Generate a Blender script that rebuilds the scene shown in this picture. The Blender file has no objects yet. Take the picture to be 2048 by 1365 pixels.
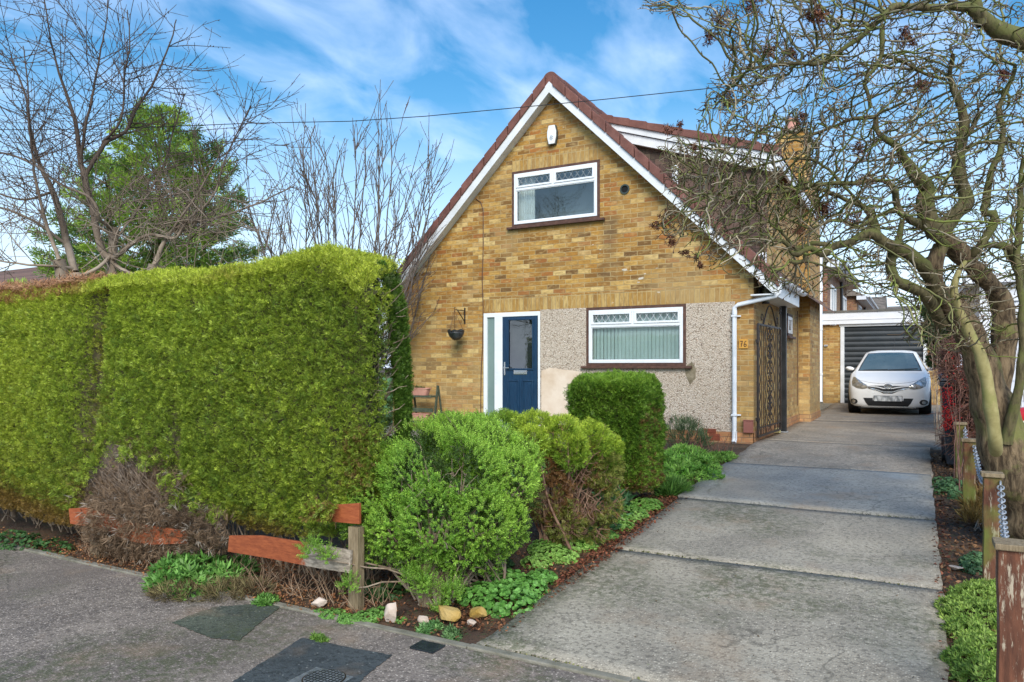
import bpy, bmesh, math, random
import numpy as np
from mathutils import Vector, Matrix, kdtree
from mathutils.bvhtree import BVHTree

random.seed(7)
RNG = np.random.default_rng(11)
SC = bpy.context.scene
COL = SC.collection
R = math.radians

# ------------------------------------------------------------------ camera
YAW = R(29.0)
CS, SN = math.cos(YAW), math.sin(YAW)
FPX = 1465.0            # focal length in pixels of the 2048 px wide photograph
EYE = 1.10              # eye above the ground in front of the house (z = 0)
HOR = 735.0
cd = bpy.data.cameras.new('camera'); cam = bpy.data.objects.new('camera', cd); COL.objects.link(cam)
cam.location = (0, 0, EYE); cam.rotation_euler = (R(90), 0, YAW)
cd.sensor_width = 36; cd.lens = FPX * 36 / 2048
cd.shift_y = (HOR - 682.5) / 2048
cd.clip_start = 0.05; cd.clip_end = 2000
SC.camera = cam

# ------------------------------------------------------------------ light
SUN_EL, SUN_AZ = R(38), R(150)      # azimuth clockwise from +Y (behind the camera, to its right)
SC.view_settings.view_transform = 'Standard'; SC.view_settings.look = 'None'
SC.view_settings.exposure = 1.32; SC.view_settings.gamma = 1
w = bpy.data.worlds.new('World'); SC.world = w; w.use_nodes = True
nt = w.node_tree; nt.nodes.clear(); N = nt.nodes; L = nt.links
out = N.new('ShaderNodeOutputWorld'); bg = N.new('ShaderNodeBackground')
sky = N.new('ShaderNodeTexSky'); sky.sky_type = 'NISHITA'; sky.sun_disc = False
sky.sun_elevation = SUN_EL; sky.sun_rotation = SUN_AZ
sky.air_density = 1.5; sky.dust_density = 0.6; sky.ozone_density = 3.5
hs = N.new('ShaderNodeHueSaturation'); hs.inputs['Saturation'].default_value = 1.42
hs.inputs['Value'].default_value = 0.47
L.new(sky.outputs[0], hs.inputs['Color'])
tc = N.new('ShaderNodeTexCoord')
sep = N.new('ShaderNodeSeparateXYZ'); L.new(tc.outputs['Generated'], sep.inputs[0])
# project the view direction on a high cloud layer
zc = N.new('ShaderNodeMath'); zc.operation = 'MAXIMUM'; zc.inputs[1].default_value = 0.0; L.new(sep.outputs[2], zc.inputs[0])
za = N.new('ShaderNodeMath'); za.operation = 'ADD'; za.inputs[1].default_value = 0.22; L.new(zc.outputs[0], za.inputs[0])
dx = N.new('ShaderNodeMath'); dx.operation = 'DIVIDE'; L.new(sep.outputs[0], dx.inputs[0]); L.new(za.outputs[0], dx.inputs[1])
dy = N.new('ShaderNodeMath'); dy.operation = 'DIVIDE'; L.new(sep.outputs[1], dy.inputs[0]); L.new(za.outputs[0], dy.inputs[1])
cmb = N.new('ShaderNodeCombineXYZ'); L.new(dx.outputs[0], cmb.inputs[0]); L.new(dy.outputs[0], cmb.inputs[1])
mp = N.new('ShaderNodeMapping'); mp.inputs['Rotation'].default_value = (0, 0, R(-38)); mp.inputs['Scale'].default_value = (2.6, 1.5, 1)
L.new(cmb.outputs[0], mp.inputs[0])
n1 = N.new('ShaderNodeTexNoise'); n1.inputs['Scale'].default_value = 2.3; n1.inputs['Detail'].default_value = 6
n1.inputs['Roughness'].default_value = 0.52; n1.inputs['Distortion'].default_value = 0.35; L.new(mp.outputs[0], n1.inputs['Vector'])
cr = N.new('ShaderNodeValToRGB'); cr.color_ramp.elements[0].position = 0.40; cr.color_ramp.elements[0].color = (0, 0, 0, 1)
cr.color_ramp.elements[1].position = 0.80; cr.color_ramp.elements[1].color = (0.55, 0.55, 0.55, 1)
L.new(n1.outputs['Fac'], cr.inputs[0])
# more cloud towards the horizon
hz = N.new('ShaderNodeMapRange'); hz.inputs['From Min'].default_value = 0.0; hz.inputs['From Max'].default_value = 0.34
hz.inputs['To Min'].default_value = 0.85; hz.inputs['To Max'].default_value = 0.0; L.new(sep.outputs[2], hz.inputs['Value'])
mxf = N.new('ShaderNodeMath'); mxf.operation = 'MAXIMUM'; L.new(cr.outputs[0], mxf.inputs[0]); L.new(hz.outputs[0], mxf.inputs[1])
mx = N.new('ShaderNodeMix'); mx.data_type = 'RGBA'; L.new(mxf.outputs[0], mx.inputs['Factor'])
L.new(hs.outputs[0], mx.inputs[6]); mx.inputs[7].default_value = (3.1, 3.65, 4.8, 1)
L.new(mx.outputs[2], bg.inputs['Color']); bg.inputs['Strength'].default_value = 0.145
L.new(bg.outputs[0], out.inputs[0])
sd = bpy.data.lights.new('sun', 'SUN'); sd.energy = 1.7; sd.angle = R(35); sd.color = (1.0, 0.95, 0.86)
sun = bpy.data.objects.new('sun', sd); COL.objects.link(sun)
sun.rotation_euler = (R(90) - SUN_EL, 0, math.pi - SUN_AZ)

# ------------------------------------------------------------------ surveying helpers (all return real points)
def tpx(px): return (px - 1024.0) / FPX
def at(px, py, d):
    t = tpx(px); return Vector((d * (-SN + t * CS), d * (CS + t * SN), EYE + (HOR - py) / FPX * d))
def onY(px, py, Y): return at(px, py, Y / (CS + SN * tpx(px)))
def onX(px, py, X): return at(px, py, X / (-SN + CS * tpx(px)))
def XY(px, Y): return onY(px, HOR, Y).x
def ZY(px, py, Y): return onY(px, py, Y).z
Y0 = 3.34
def zg(y):
    if y <= Y0: return -0.40
    if y <= 11: return -0.40 + (y - Y0) / (11 - Y0) * 0.40
    if y <= 16: return 0.0
    return min(0.07, (y - 16) * 0.01)
def onG(px, py):
    d = 3.0
    for _ in range(40):
        p = at(px, py, d); h = EYE - zg(p.y); d = 0.5 * d + 0.5 * h * FPX / (py - HOR)
    return at(px, py, d)

# ------------------------------------------------------------------ materials
MATS = {}
class NB:
    """tiny node builder"""
    def __init__(s, name):
        s.m = bpy.data.materials.new(name); s.m.use_nodes = True; s.t = s.m.node_tree
        s.b = s.t.nodes['Principled BSDF']; s.o = s.t.nodes['Material Output']; MATS[name] = s.m
        g = s.t.nodes.new('ShaderNodeNewGeometry'); s.pos = g.outputs['Position']; s.geo = g
    def n(s, typ, ins=None, **kw):
        x = s.t.nodes.new('ShaderNode' + typ)
        for k, v in kw.items(): setattr(x, k, v)
        for k, v in (ins or {}).items():
            if hasattr(v, 'links'): s.t.links.new(v, x.inputs[k])
            else: x.inputs[k].default_value = v
        return x
    def math(s, op, a, b=0.0, c=None):
        ins = {0: a, 1: b}
        if c is not None: ins[2] = c
        return s.n('Math', ins, operation=op).outputs[0]
    def mixc(s, f, a, b, mode='MIX'):
        x = s.n('Mix', data_type='RGBA', blend_type=mode)
        for k, v in ((0, f), (6, a), (7, b)):
            if hasattr(v, 'links'): s.t.links.new(v, x.inputs[k])
            else: x.inputs[k].default_value = (v if k == 0 else (tuple(v) + (1,) if len(v) == 3 else v))
        return x.outputs[2]
    def noise(s, scale, detail=3, rough=.5, vec=None, dist=0):
        return s.n('TexNoise', {'Vector': vec if vec is not None else s.pos, 'Scale': scale, 'Detail': detail, 'Roughness': rough, 'Distortion': dist}).outputs['Fac']
    def scale(s, v, vec=None):
        return s.n('Mapping', {'Vector': vec if vec is not None else s.pos, 'Scale': v}).outputs[0]
    def ramp(s, f, stops):
        x = s.n('ValToRGB', {0: f}); e = x.color_ramp.elements
        while len(e) < len(stops): e.new(0.5)
        for q, (p, c) in zip(e, stops):
            q.position = p; q.color = (c, c, c, 1) if not hasattr(c, '__len__') else tuple(c) + (1,)
        return x.outputs[0]
    def rng(s, v, a, b, c=0., d=1.):
        return s.n('MapRange', {'Value': v, 'From Min': a, 'From Max': b, 'To Min': c, 'To Max': d}).outputs[0]
    def set(s, **k):
        for a, v in k.items():
            a = {'col': 'Base Color', 'rough': 'Roughness', 'metal': 'Metallic', 'spec': 'Specular IOR Level', 'coat': 'Coat Weight', 'trans': 'Transmission Weight', 'alpha': 'Alpha'}[a]
            if hasattr(v, 'links'): s.t.links.new(v, s.b.inputs[a])
            else: s.b.inputs[a].default_value = tuple(v) + (1,) if hasattr(v, '__len__') and len(v) == 3 else v
    def bump(s, h, strength=.5, dist=.01):
        b = s.n('Bump', {'Height': h, 'Strength': strength, 'Distance': dist}); s.t.links.new(b.outputs[0], s.b.inputs['Normal'])

def mk(name, c1, c2=None, scale=8., rough=.6, metal=0., bump=0., bscale=60., lo=.35, hi=.65, spec=.5, stretch=None, coat=0.):
    b = NB(name)
    c2 = c2 or tuple(min(1, c * 1.25 + .004) for c in c1)
    vec = b.scale(stretch) if stretch else b.pos
    f = b.rng(b.noise(scale, 5, .6, vec), lo, hi)
    b.set(col=b.mixc(f, c1, c2), metal=metal, spec=spec, coat=coat)
    b.set(rough=b.rng(b.noise(scale * 1.7, 3), .3, .7, max(0, rough - .08), min(1, rough + .08)))
    if bump: b.bump(b.noise(bscale, 4, .6, vec), bump, .01)
    return b.m

def brick_mat(name, hh=.075, ww=.225, tones=None, mort=(.46, .34, .16), seed=0.0, soldier=False):
    b = NB(name)
    sp = b.n('SeparateXYZ', {0: b.pos})
    u = b.math('ADD', b.math('ADD', sp.outputs[0], sp.outputs[1]), 50 + seed)
    v = b.math('ADD', sp.outputs[2], 9.0)
    row = b.math('FLOOR', b.math('DIVIDE', v, hh))
    off = 0.0 if soldier else b.math('MULTIPLY', b.math('MODULO', row, 2.0), .5)
    uu = b.math('ADD', b.math('DIVIDE', u, ww), off)
    cx = b.math('FLOOR', uu)
    idv = b.n('CombineXYZ', {0: cx, 1: row, 2: seed}).outputs[0]
    wn = b.n('TexWhiteNoise', {'Vector': idv}, noise_dimensions='3D')
    tones = tones or [(.0, (.11, .052, .014)), (.12, (.22, .100, .014)), (.26, (.36, .165, .022)), (.44, (.45, .235, .040)), (.58, (.25, .112, .016)), (.72, (.51, .29, .060)), (.84, (.66, .48, .19)), (.93, (.30, .10, .018)), (1., (.40, .15, .026))]
    base = b.ramp(wn.outputs['Value'], tones)
    # long irregular burn marks inside each brick
    off3 = b.n('VectorMath', {0: b.pos, 1: b.n('VectorMath', {0: wn.outputs['Color'], 1: (7, 7, 7)}, operation='MULTIPLY').outputs[0]}, operation='ADD').outputs[0]
    st = b.noise(1.0, 4, .6, b.scale((14, 14, 34) if not soldier else (34, 34, 9), off3))
    base = b.mixc(b.rng(st, .42, .72, 0, .75), base, (.20, .10, .022))
    st2 = b.noise(1.0, 3, .6, b.scale((9, 9, 22) if not soldier else (22, 22, 9), off3))
    base = b.mixc(b.rng(st2, .50, .72, 0, .6), base, (.58, .41, .17))
    # weathering over the whole wall
    if name == 'yellow_brick':
        sx_ = b.math('ADD', b.math('MULTIPLY', b.math('SUBTRACT', sp.outputs[0], XY(1219, 11)), 5.5), b.math('MULTIPLY', b.math('SUBTRACT', b.noise(2.5, 4), .5), 1.4))
        gx_ = b.math('SUBTRACT', 1.0, b.math('MULTIPLY', sx_, sx_))
        gz_ = b.math('MULTIPLY', b.rng(sp.outputs[2], 2.2, 3.2), b.rng(sp.outputs[2], ZY(1219, 436, 11), ZY(1219, 430, 11), 1., 0.))
        base = b.mixc(b.math('MULTIPLY', b.math('MULTIPLY', b.rng(gx_, 0., 1.), gz_), .62), base, (.13, .085, .04))
    wv = b.noise(.55, 4, .6)
    base = b.mixc(b.rng(wv, .45, .7, 0, .40), base, (.25, .13, .025))
    low_ = b.rng(sp.outputs[2], 2.6, .8, 0., .22)
    base = b.mixc(b.math('ADD', b.rng(b.noise(1.1, 3), .50, .72, 0, .35), low_), base, (.56, .43, .21))
    base = b.mixc(b.rng(b.noise(1., 4, .7, b.scale((7, 7, .9))), .58, .74, 0, .4), base, (.14, .085, .03))
    fu = b.math('FRACT', uu); fv = b.math('FRACT', b.math('DIVIDE', v, hh))
    jit = b.math('MULTIPLY', b.math('SUBTRACT', b.noise(30., 2), .5), .03)
    du = b.math('MULTIPLY', b.math('MINIMUM', fu, b.math('SUBTRACT', 1.0, fu)), ww)
    dv = b.math('MULTIPLY', b.math('MINIMUM', fv, b.math('SUBTRACT', 1.0, fv)), hh)
    dd = b.math('ADD', b.math('MINIMUM', du, dv), b.math('MULTIPLY', jit, .12))
    mask = b.rng(dd, .0036, .0058)     # 1 on brick
    mort2 = b.mixc(b.rng(b.noise(3., 3), .4, .65), mort, tuple(c * .6 for c in mort))
    b.set(col=b.mixc(mask, mort2, base), rough=.78)
    h = b.math('ADD', b.math('MULTIPLY', mask, 1.0), b.math('MULTIPLY', b.noise(90., 4), .35))
    b.bump(h, .55, .006)
    return b.m

M_BRICK = brick_mat('yellow_brick')
M_SOLDIER = brick_mat('soldier_brick', .235, .075, soldier=True, seed=3.3, tones=[(0, (.27, .13, .022)), (.3, (.44, .25, .05)), (.5, (.31, .155, .025)), (.75, (.54, .37, .13)), (1, (.38, .20, .035))])
M_PLINTH = brick_mat('red_plinth_brick', tones=[(0, (.26, .06, .025)), (.5, (.40, .11, .045)), (1, (.52, .17, .07))], mort=(.32, .20, .12))
M_REDBRICK = brick_mat('dark_red_brick', tones=[(0, (.13, .04, .025)), (.5, (.20, .065, .04)), (1, (.30, .11, .07))], mort=(.30, .24, .2))

def pebble():
    b = NB('pebbledash')
    v = b.n('TexVoronoi', {'Vector': b.pos, 'Scale': 62.0, 'Randomness': 1.0})
    vc = b.n('SeparateXYZ', {0: v.outputs['Color']}).outputs[0]
    col = b.ramp(vc, [(0, (.10, .07, .05)), (.13, (.26, .18, .12)), (.2, (.52, .44, .35)), (.6, (.66, .58, .48)), (.8, (.50, .38, .28)), (1, (.78, .71, .62))])
    col = b.mixc(b.rng(v.outputs['Distance'], .38, .62, 0, .75), col, (.44, .36, .28))
    col = b.mixc(b.rng(b.noise(1.3, 4), .52, .72, 0, .3), col, (.40, .31, .21))
    b.set(col=col, rough=.85)
    b.bump(b.math('SUBTRACT', 1.0, v.outputs['Distance']), .9, .012)
pebble(); M_PEB = MATS['pebbledash']
M_PATCH = mk('smooth_render_patch', (.60, .46, .33), (.74, .62, .50), 3.5, .85, bump=.25, bscale=40)

def tile_mat(name, tones, hh, ww, axis=0, bumpd=.008):
    b = NB(name)
    sp = b.n('SeparateXYZ', {0: b.pos})
    row = b.math('FLOOR', b.math('DIVIDE', b.math('ADD', sp.outputs[2], 20.), hh))
    uu = b.math('ADD', b.math('DIVIDE', b.math('ADD', b.math('ADD', sp.outputs[0], sp.outputs[1]), 50.) if axis == 2 else b.math('ADD', sp.outputs[axis], 50.), ww), b.math('MULTIPLY', b.math('MODULO', row, 2.0), .5))
    wn = b.n('TexWhiteNoise', {'Vector': b.n('CombineXYZ', {0: b.math('FLOOR', uu), 1: row}).outputs[0]}, noise_dimensions='3D')
    col = b.ramp(wn.outputs['Value'], tones)
    col = b.mixc(b.rng(b.noise(6., 5, .65), .5, .75, 0, .6), col, (.10, .10, .05))
    fu = b.math('FRACT', uu); du = b.math('MULTIPLY', b.math('MINIMUM', fu, b.math('SUBTRACT', 1., fu)), ww)
    fv = b.math('FRACT', b.math('DIVIDE', b.math('ADD', sp.outputs[2], 20.), hh))
    mask = b.rng(du, .001, .005)
    m2 = b.rng(fv, .02, .1)
    b.set(col=b.mixc(b.math('MULTIPLY', mask, m2), (.025, .018, .014), col), rough=.85)
    b.bump(b.math('ADD', b.math('MULTIPLY', mask, .6), b.math('MULTIPLY', b.math('SUBTRACT', 1., fv), 1.0)), .6, bumpd)
    return b.m
M_TILE = tile_mat('brown_roof_tile', [(0, (.11, .06, .045)), (.5, (.16, .085, .06)), (1, (.23, .13, .09))], .2, .3, axis=1)
M_TILEHUNG = tile_mat('tile_hanging', [(0, (.055, .032, .026)), (.5, (.085, .05, .04)), (1, (.13, .08, .06))], .11, .165, axis=2)
M_GREYTILE = tile_mat('grey_brown_tile', [(0, (.10, .085, .07)), (.5, (.15, .125, .10)), (1, (.21, .17, .14))], .22, .3, axis=2)
M_VERGE = mk('verge_tile', (.125, .050, .038), (.20, .085, .065), 5, .85, bump=.3, bscale=70)
M_UPVC = mk('white_upvc', (.80, .82, .84), (.72, .75, .77), 3, .28)
M_FASCIA = mk('white_fascia', (.74, .76, .78), (.62, .64, .64), 4, .45, bump=.05)
M_BROWNWOOD = mk('dark_brown_timber', (.060, .026, .016), (.12, .055, .035), 14, .6, bump=.3)
M_BLUE = mk('blue_door_paint', (.004, .026, .066), (.008, .042, .095), 9, .38, bump=.35, bscale=50, stretch=(6, 6, .7))
M_CHROME = mk('satin_metal', (.62, .62, .60), (.72, .72, .70), 8, .25, metal=.9)
M_BLACK = mk('black_metal', (.012, .010, .009), (.035, .022, .016), 20, .45, bump=.2)
M_BLACKPL = mk('black_plastic', (.010, .012, .014), (.022, .025, .028), 6, .4)
M_GUTTER = mk('white_gutter_plastic', (.76, .79, .83), (.62, .66, .70), 5, .32)
M_ROOM = mk('pale_room', (.46, .53, .52), (.55, .62, .60), 2, .9)  # pale tone makes up for the little light reaching the room
M_BLIND = mk('pale_green_blind', (.62, .76, .70), (.70, .82, .77), 2, .7)
M_NET = mk('net_curtain', (.66, .72, .66), (.78, .82, .76), 12, .9, stretch=(3, 3, .2))
M_LEAD = mk('lead_strip', (.62, .64, .64), (.45, .47, .47), 20, .4, metal=.3)
M_LEADDARK = mk('lead_strip_grey', (.20, .22, .22), (.32, .34, .34), 20, .4, metal=.3)
M_TERRA = mk('pale_terracotta', (.46, .21, .16), (.56, .29, .22), 9, .7, bump=.1)
M_CREAM = mk('cream_plastic', (.72, .72, .60), (.80, .80, .70), 8, .4)
M_CONC = mk('mossy_concrete', (.15, .14, .10), (.26, .24, .19), 9, .85, bump=.5, bscale=90)
M_STONEY = mk('ochre_stone', (.33, .20, .035), (.50, .34, .12), 7, .85, bump=.6, bscale=30)
M_STONEP = mk('pale_stone', (.42, .32, .24), (.58, .48, .40), 9, .85, bump=.6, bscale=30)
M_GALV = mk('galvanised_steel', (.36, .38, .40), (.55, .57, .6), 30, .4, metal=.6)
M_METERBOX = mk('brown_meter_box', (.24, .085, .06), (.28, .105, .08), 3, .6)
M_WHITEPAINT = mk('white_painted_board', (.66, .68, .72), (.74, .76, .79), 3, .4)

def glass_mat(name, tint=(.75, .82, .82), refl=.22):
    b = NB(name)
    tr = b.n('BsdfTransparent', {0: tint + (1,)}); gl = b.n('BsdfGlossy', {0: (.95, .98, 1, 1), 1: .02})
    bp = b.n('Bump', {'Height': b.noise(1.2, 1), 'Strength': .06, 'Distance': .05}); b.t.links.new(bp.outputs[0], gl.inputs['Normal'])
    fr = b.n('Fresnel', {'IOR': 1.5}).outputs[0]
    ms = b.n('MixShader', {0: b.math('ADD', b.math('MULTIPLY', fr, .8), refl), 1: tr.outputs[0], 2: gl.outputs[0]})
    b.t.links.new(ms.outputs[0], b.o.inputs[0]); return b.m
M_GLASS = glass_mat('window_glass', (.93, .97, .96), refl=.03)
M_GLASSR = glass_mat('upper_window_glass', (.92, .97, .97), refl=.09)
M_CARGLASS = glass_mat('car_glass', tint=(.45, .52, .52), refl=.42)

def asphalt(name, c1, c2, peb, dens=.35, sc=160., moss=True, wet=.0, spec=.3, k=1.22):
    b = NB(name); c1 = tuple(c * k for c in c1); c2 = tuple(c * k for c in c2)
    v = b.n('TexVoronoi', {'Vector': b.pos, 'Scale': sc, 'Randomness': 1.0})
    vx = b.n('SeparateXYZ', {0: v.outputs['Color']})
    g = b.mixc(b.rng(b.noise(2.2, 5, .6), .35, .65), c1, c2)
    m = b.math('MULTIPLY', b.rng(vx.outputs[0], 1 - dens, 1 - dens + .05), b.rng(v.outputs['Distance'], .30, .55, 1., 0.))
    pc = b.mixc(vx.outputs[1], tuple(c * .5 for c in peb), peb)
    col = b.mixc(m, g, pc)
    m3 = b.rng(b.noise(sc * .42, 4, .75), .50, .60)
    col = b.mixc(b.math('MULTIPLY', m3, .6), col, tuple(c * .30 for c in c1))
    col = b.mixc(b.rng(b.noise(.9, 4, .6, b.scale((1, .6, 1))), .50, .70, 0, .5), col, tuple(c * .55 for c in c2))
    col = b.mixc(b.rng(b.noise(1.7, 3, .6), .56, .72, 0, .45), col, (.30, .20, .12))
    if moss:
        mm = b.math('MULTIPLY', b.rng(b.noise(.8, 3, .6), .48, .60), b.rng(b.noise(18., 5, .8), .45, .55))
        col = b.mixc(b.math('MULTIPLY', mm, .62), col, (.060, .075, .028))
    if k > 1.2:
        wv = b.n('VectorMath', {0: b.pos, 1: b.n('VectorMath', {0: b.n('TexNoise', {'Vector': b.pos, 'Scale': 5.0, 'Detail': 5.0}).outputs['Color'], 1: (.22, .22, .22)}, operation='MULTIPLY').outputs[0]}, operation='ADD').outputs[0]
        ck = b.n('TexVoronoi', {'Vector': wv, 'Scale': .62}, feature='DISTANCE_TO_EDGE').outputs['Distance']
        cm = b.math('MULTIPLY', b.rng(ck, .0022, .0050, 1., 0.), b.rng(b.noise(.5, 2), .50, .53))
        col = b.mixc(b.math('MULTIPLY', cm, .40), col, (.045, .042, .030))
    b.set(col=col)
    wetf = b.rng(b.noise(.7, 3, .5), .42, .6)
    b.set(rough=b.rng(wetf, 0., 1., .78, .78 - wet), spec=spec)
    b.bump(b.math('ADD', b.math('SUBTRACT', 1., v.outputs['Distance']), b.math('MULTIPLY', b.noise(60, 3), .6)), .45, .006)
    return b.m
M_PAVE = asphalt('pavement_asphalt', (.135, .112, .096), (.215, .178, .148), (.60, .51, .43), .38, 92., wet=.12)
M_PATCHD = asphalt('dark_tar_patch', (.040, .048, .050), (.060, .068, .070), (.30, .31, .28), .06, 80., moss=False, wet=.2)
M_PATCHM = asphalt('mossy_tar_patch', (.050, .060, .052), (.085, .095, .070), (.24, .24, .19), .16, 80., wet=.1)
M_DRIVE = [asphalt('drive_concrete_a', (.215, .190, .150), (.32, .285, .222), (.58, .52, .41), .36, 84., wet=.10),
           asphalt('drive_concrete_b', (.22, .198, .160), (.31, .280, .222), (.56, .50, .41), .34, 88., wet=.16),
           asphalt('drive_concrete_c', (.22, .215, .195), (.31, .295, .255), (.46, .44, .39), .08, 80., moss=False, wet=.46, spec=.42),
           asphalt('drive_concrete_d', (.20, .175, .14), (.30, .255, .20), (.62, .57, .48), .16, 60., moss=False, wet=.15)]

def soil():
    b = NB('bare_soil')
    c = b.mixc(b.rng(b.noise(5, 6, .7), .35, .65), (.035, .020, .012), (.115, .065, .038))
    c = b.mixc(b.math('MULTIPLY', b.rng(b.noise(1.6, 4, .6), .52, .62), .7), c, (.16, .085, .04))
    c = b.mixc(b.math('MULTIPLY', b.rng(b.noise(24, 5, .75), .56, .62), .8), c, (.05, .085, .022))
    b.set(col=c, rough=.9); b.bump(b.noise(35, 6, .7), .9, .03)
soil(); M_SOIL = MATS['bare_soil']
M_LAWN = mk('lawn_grass', (.05, .13, .018), (.11, .24, .04), 12, .8, bump=.8, bscale=120)

def wood(name, c1, c2, c3=None, z0=0, rough=.8):
    b = NB(name)
    f = b.noise(1., 5, .65, b.scale((18, 60, 60)))
    c = b.mixc(b.rng(f, .38, .66), c1, c2)
    if c3:
        fx = b.n('SeparateXYZ', {0: b.pos}).outputs[0]
        m = b.rng(b.math('ADD', fx, b.math('MULTIPLY', b.noise(9., 4, .7), .45)), z0, z0 + .07)
        c = b.mixc(m, c, b.mixc(b.rng(f, .4, .62), (.20, .165, .125), c3))
    b.set(col=c, rough=rough); b.bump(f, .5, .006); return b.m
M_RAIL = wood('orange_stained_board', (.22, .050, .014), (.33, .085, .025), (.46, .39, .31), -3.20)
M_RAIL2 = wood('orange_stained_rail', (.25, .055, .015), (.36, .095, .028))
M_OLDPOST = mk('weathered_post', (.16, .115, .06), (.30, .23, .14), 10, .85, bump=.6, bscale=40, stretch=(6, 6, .8))
def postmat():
    b = NB('peeling_brown_post')
    v = b.scale((14, 14, 2.2))
    c = b.mixc(b.rng(b.noise(3, 5, .6, v), .35, .65), (.075, .026, .012), (.17, .062, .03))
    c = b.mixc(b.rng(b.noise(2.2, 6, .75, v), .55, .62), c, (.42, .35, .25))
    mz = b.n('SeparateXYZ', {0: b.pos}).outputs[1]
    ym = b.math('MULTIPLY', b.rng(mz, 4.6, 4.8), b.rng(b.noise(2.6, 4, .6), .42, .56))
    c = b.mixc(b.math('MULTIPLY', ym, .7), c, (.13, .18, .025))
    b.set(col=c, rough=.8); b.bump(b.noise(4, 6, .7, v), .6, .01)
postmat(); M_POST = MATS['peeling_brown_post']

def bark(name, c1, c2, moss, mossamt=.5, sc=(9, 9, 2.2), bd=.02):
    b = NB(name)
    f = b.noise(3.2, 6, .68, b.scale(sc), .4)
    c = b.mixc(b.rng(f, .38, .62), c1, c2)
    up = b.n('SeparateXYZ', {0: b.geo.outputs['Normal']}).outputs[2]
    mm = b.rng(b.math('ADD', b.noise(3.5, 5, .65), b.math('MULTIPLY', up, .12)), .62 - mossamt * .25, .72 - mossamt * .25)
    c = b.mixc(b.math('MULTIPLY', mm, .85), c, moss)
    b.set(col=c, rough=.85, spec=.3); b.bump(f, .9, bd); return b.m
M_BARK = bark('mossy_grey_bark', (.050, .033, .018), (.23, .165, .095), (.15, .155, .045), .35)
M_LIMB = bark('mossy_limb_bark', (.050, .042, .020), (.16, .135, .065), (.115, .125, .035), .60, bd=.008)
M_SMOOTH = bark('smooth_green_bark', (.25, .215, .085), (.36, .315, .14), (.23, .23, .07), .15, (3, 3, 3), .003)
M_CHTWIG = mk('dark_twig_bark', (.075, .052, .038), (.20, .155, .115), 3, .85)
M_CHERRY = bark('pale_grey_bark', (.19, .145, .10), (.36, .29, .215), (.15, .18, .06), .12, (8, 8, 3), .01)
def cherry2():
    b = NB('backlit_bark'); zz = b.n('SeparateXYZ', {0: b.pos}).outputs[2]
    c = b.mixc(b.rng(b.noise(6., 4), .35, .65), (.20, .15, .105), (.36, .29, .22))
    c = b.mixc(b.rng(b.math('ADD', zz, b.noise(1.5, 3)), 2.9, 4.1), c, (.075, .052, .038)); b.set(col=c, rough=.85); return b.m  # upper limbs coloured darker to imitate their backlit look against the sky
M_CHBACKLIT = cherry2()
M_SHRUBW = mk('grey_brown_stem', (.14, .095, .06), (.34, .27, .20), 12, .85, bump=.5)
def tintmat(name, rough=.6, var=.3, spec=.3, trans=0.):
    b = NB(name)
    a = b.n('Attribute', attribute_name='tint'); r = b.geo.outputs['Random Per Island']
    k = b.rng(r, 0., 1., 1 - var, 1 + var)
    v = b.n('VectorMath', {0: a.outputs['Color'], 3: k}, operation='SCALE').outputs[0]
    b.set(col=v, rough=rough, spec=spec)
    if trans:
        ts = b.n('BsdfTranslucent', {0: v}); ms = b.n('MixShader', {0: trans, 1: b.b.outputs[0], 2: ts.outputs[0]})
        b.t.links.new(ms.outputs[0], b.o.inputs[0])
    return b.m
M_LEAF = tintmat('leaf_blades', .5, .45, .35, .42)
M_TWIG = tintmat('twig_bark', .8, .25, .25)
M_LITTER = tintmat('fallen_leaves', .8, .4, .2)

# ------------------------------------------------------------------ mesh helpers
def fastmesh(name, V, Fq, smooth=False, tint=None):
    """V (n,3); Fq list of (m,k) int arrays"""
    V = np.asarray(V, dtype=np.float32)
    me = bpy.data.meshes.new(name)
    if not isinstance(Fq, (list, tuple)): Fq = [Fq]
    Fq = [np.asarray(f, dtype=np.int32) for f in Fq if len(f)]
    me.vertices.add(len(V)); me.vertices.foreach_set('co', V.ravel())
    loops = np.concatenate([f.ravel() for f in Fq]); tot = np.concatenate([np.full(len(f), f.shape[1], dtype=np.int32) for f in Fq])
    st = np.concatenate([[0], np.cumsum(tot)[:-1]]).astype(np.int32)
    me.loops.add(len(loops)); me.loops.foreach_set('vertex_index', loops)
    me.polygons.add(len(tot)); me.polygons.foreach_set('loop_start', st); me.polygons.foreach_set('loop_total', tot)
    if smooth: me.polygons.foreach_set('use_smooth', np.ones(len(tot), dtype=bool))
    me.update(calc_edges=True)
    if tint is not None:
        ca = me.color_attributes.new('tint', 'FLOAT_COLOR', 'POINT')
        c = np.ones((len(V), 4), dtype=np.float32); c[:, :3] = tint; ca.data.foreach_set('color', c.ravel())
    return me

def wloc(o):
    v = Vector((0, 0, 0))
    while o is not None: v += o.location; o = o.parent
    return v
def link(name, me, mat, parent=None, **tg):
    o = bpy.data.objects.new(name, me); COL.objects.link(o)
    if mat is not None and not me.materials: me.materials.append(mat)
    if parent is not None:
        p = wloc(parent); me.transform(Matrix.Translation(-p)); o.parent = parent
    for k, v in tg.items():
        if v: o[k] = v
    return o
def thing(name, label, cat, loc=(0, 0, 0), group=None):
    o = bpy.data.objects.new(name, None); COL.objects.link(o); o.location = loc; o.empty_display_size = .1
    o['label'] = label; o['category'] = cat
    if group: o['group'] = group
    return o
def copy_tree(o, off=(0, 0, 0), parent=None):
    c = o.copy(); COL.objects.link(c); c.parent = parent
    if parent is None: c.location = Vector(o.location) + Vector(off)
    for ch in o.children: copy_tree(ch, parent=c)
    return c

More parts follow.
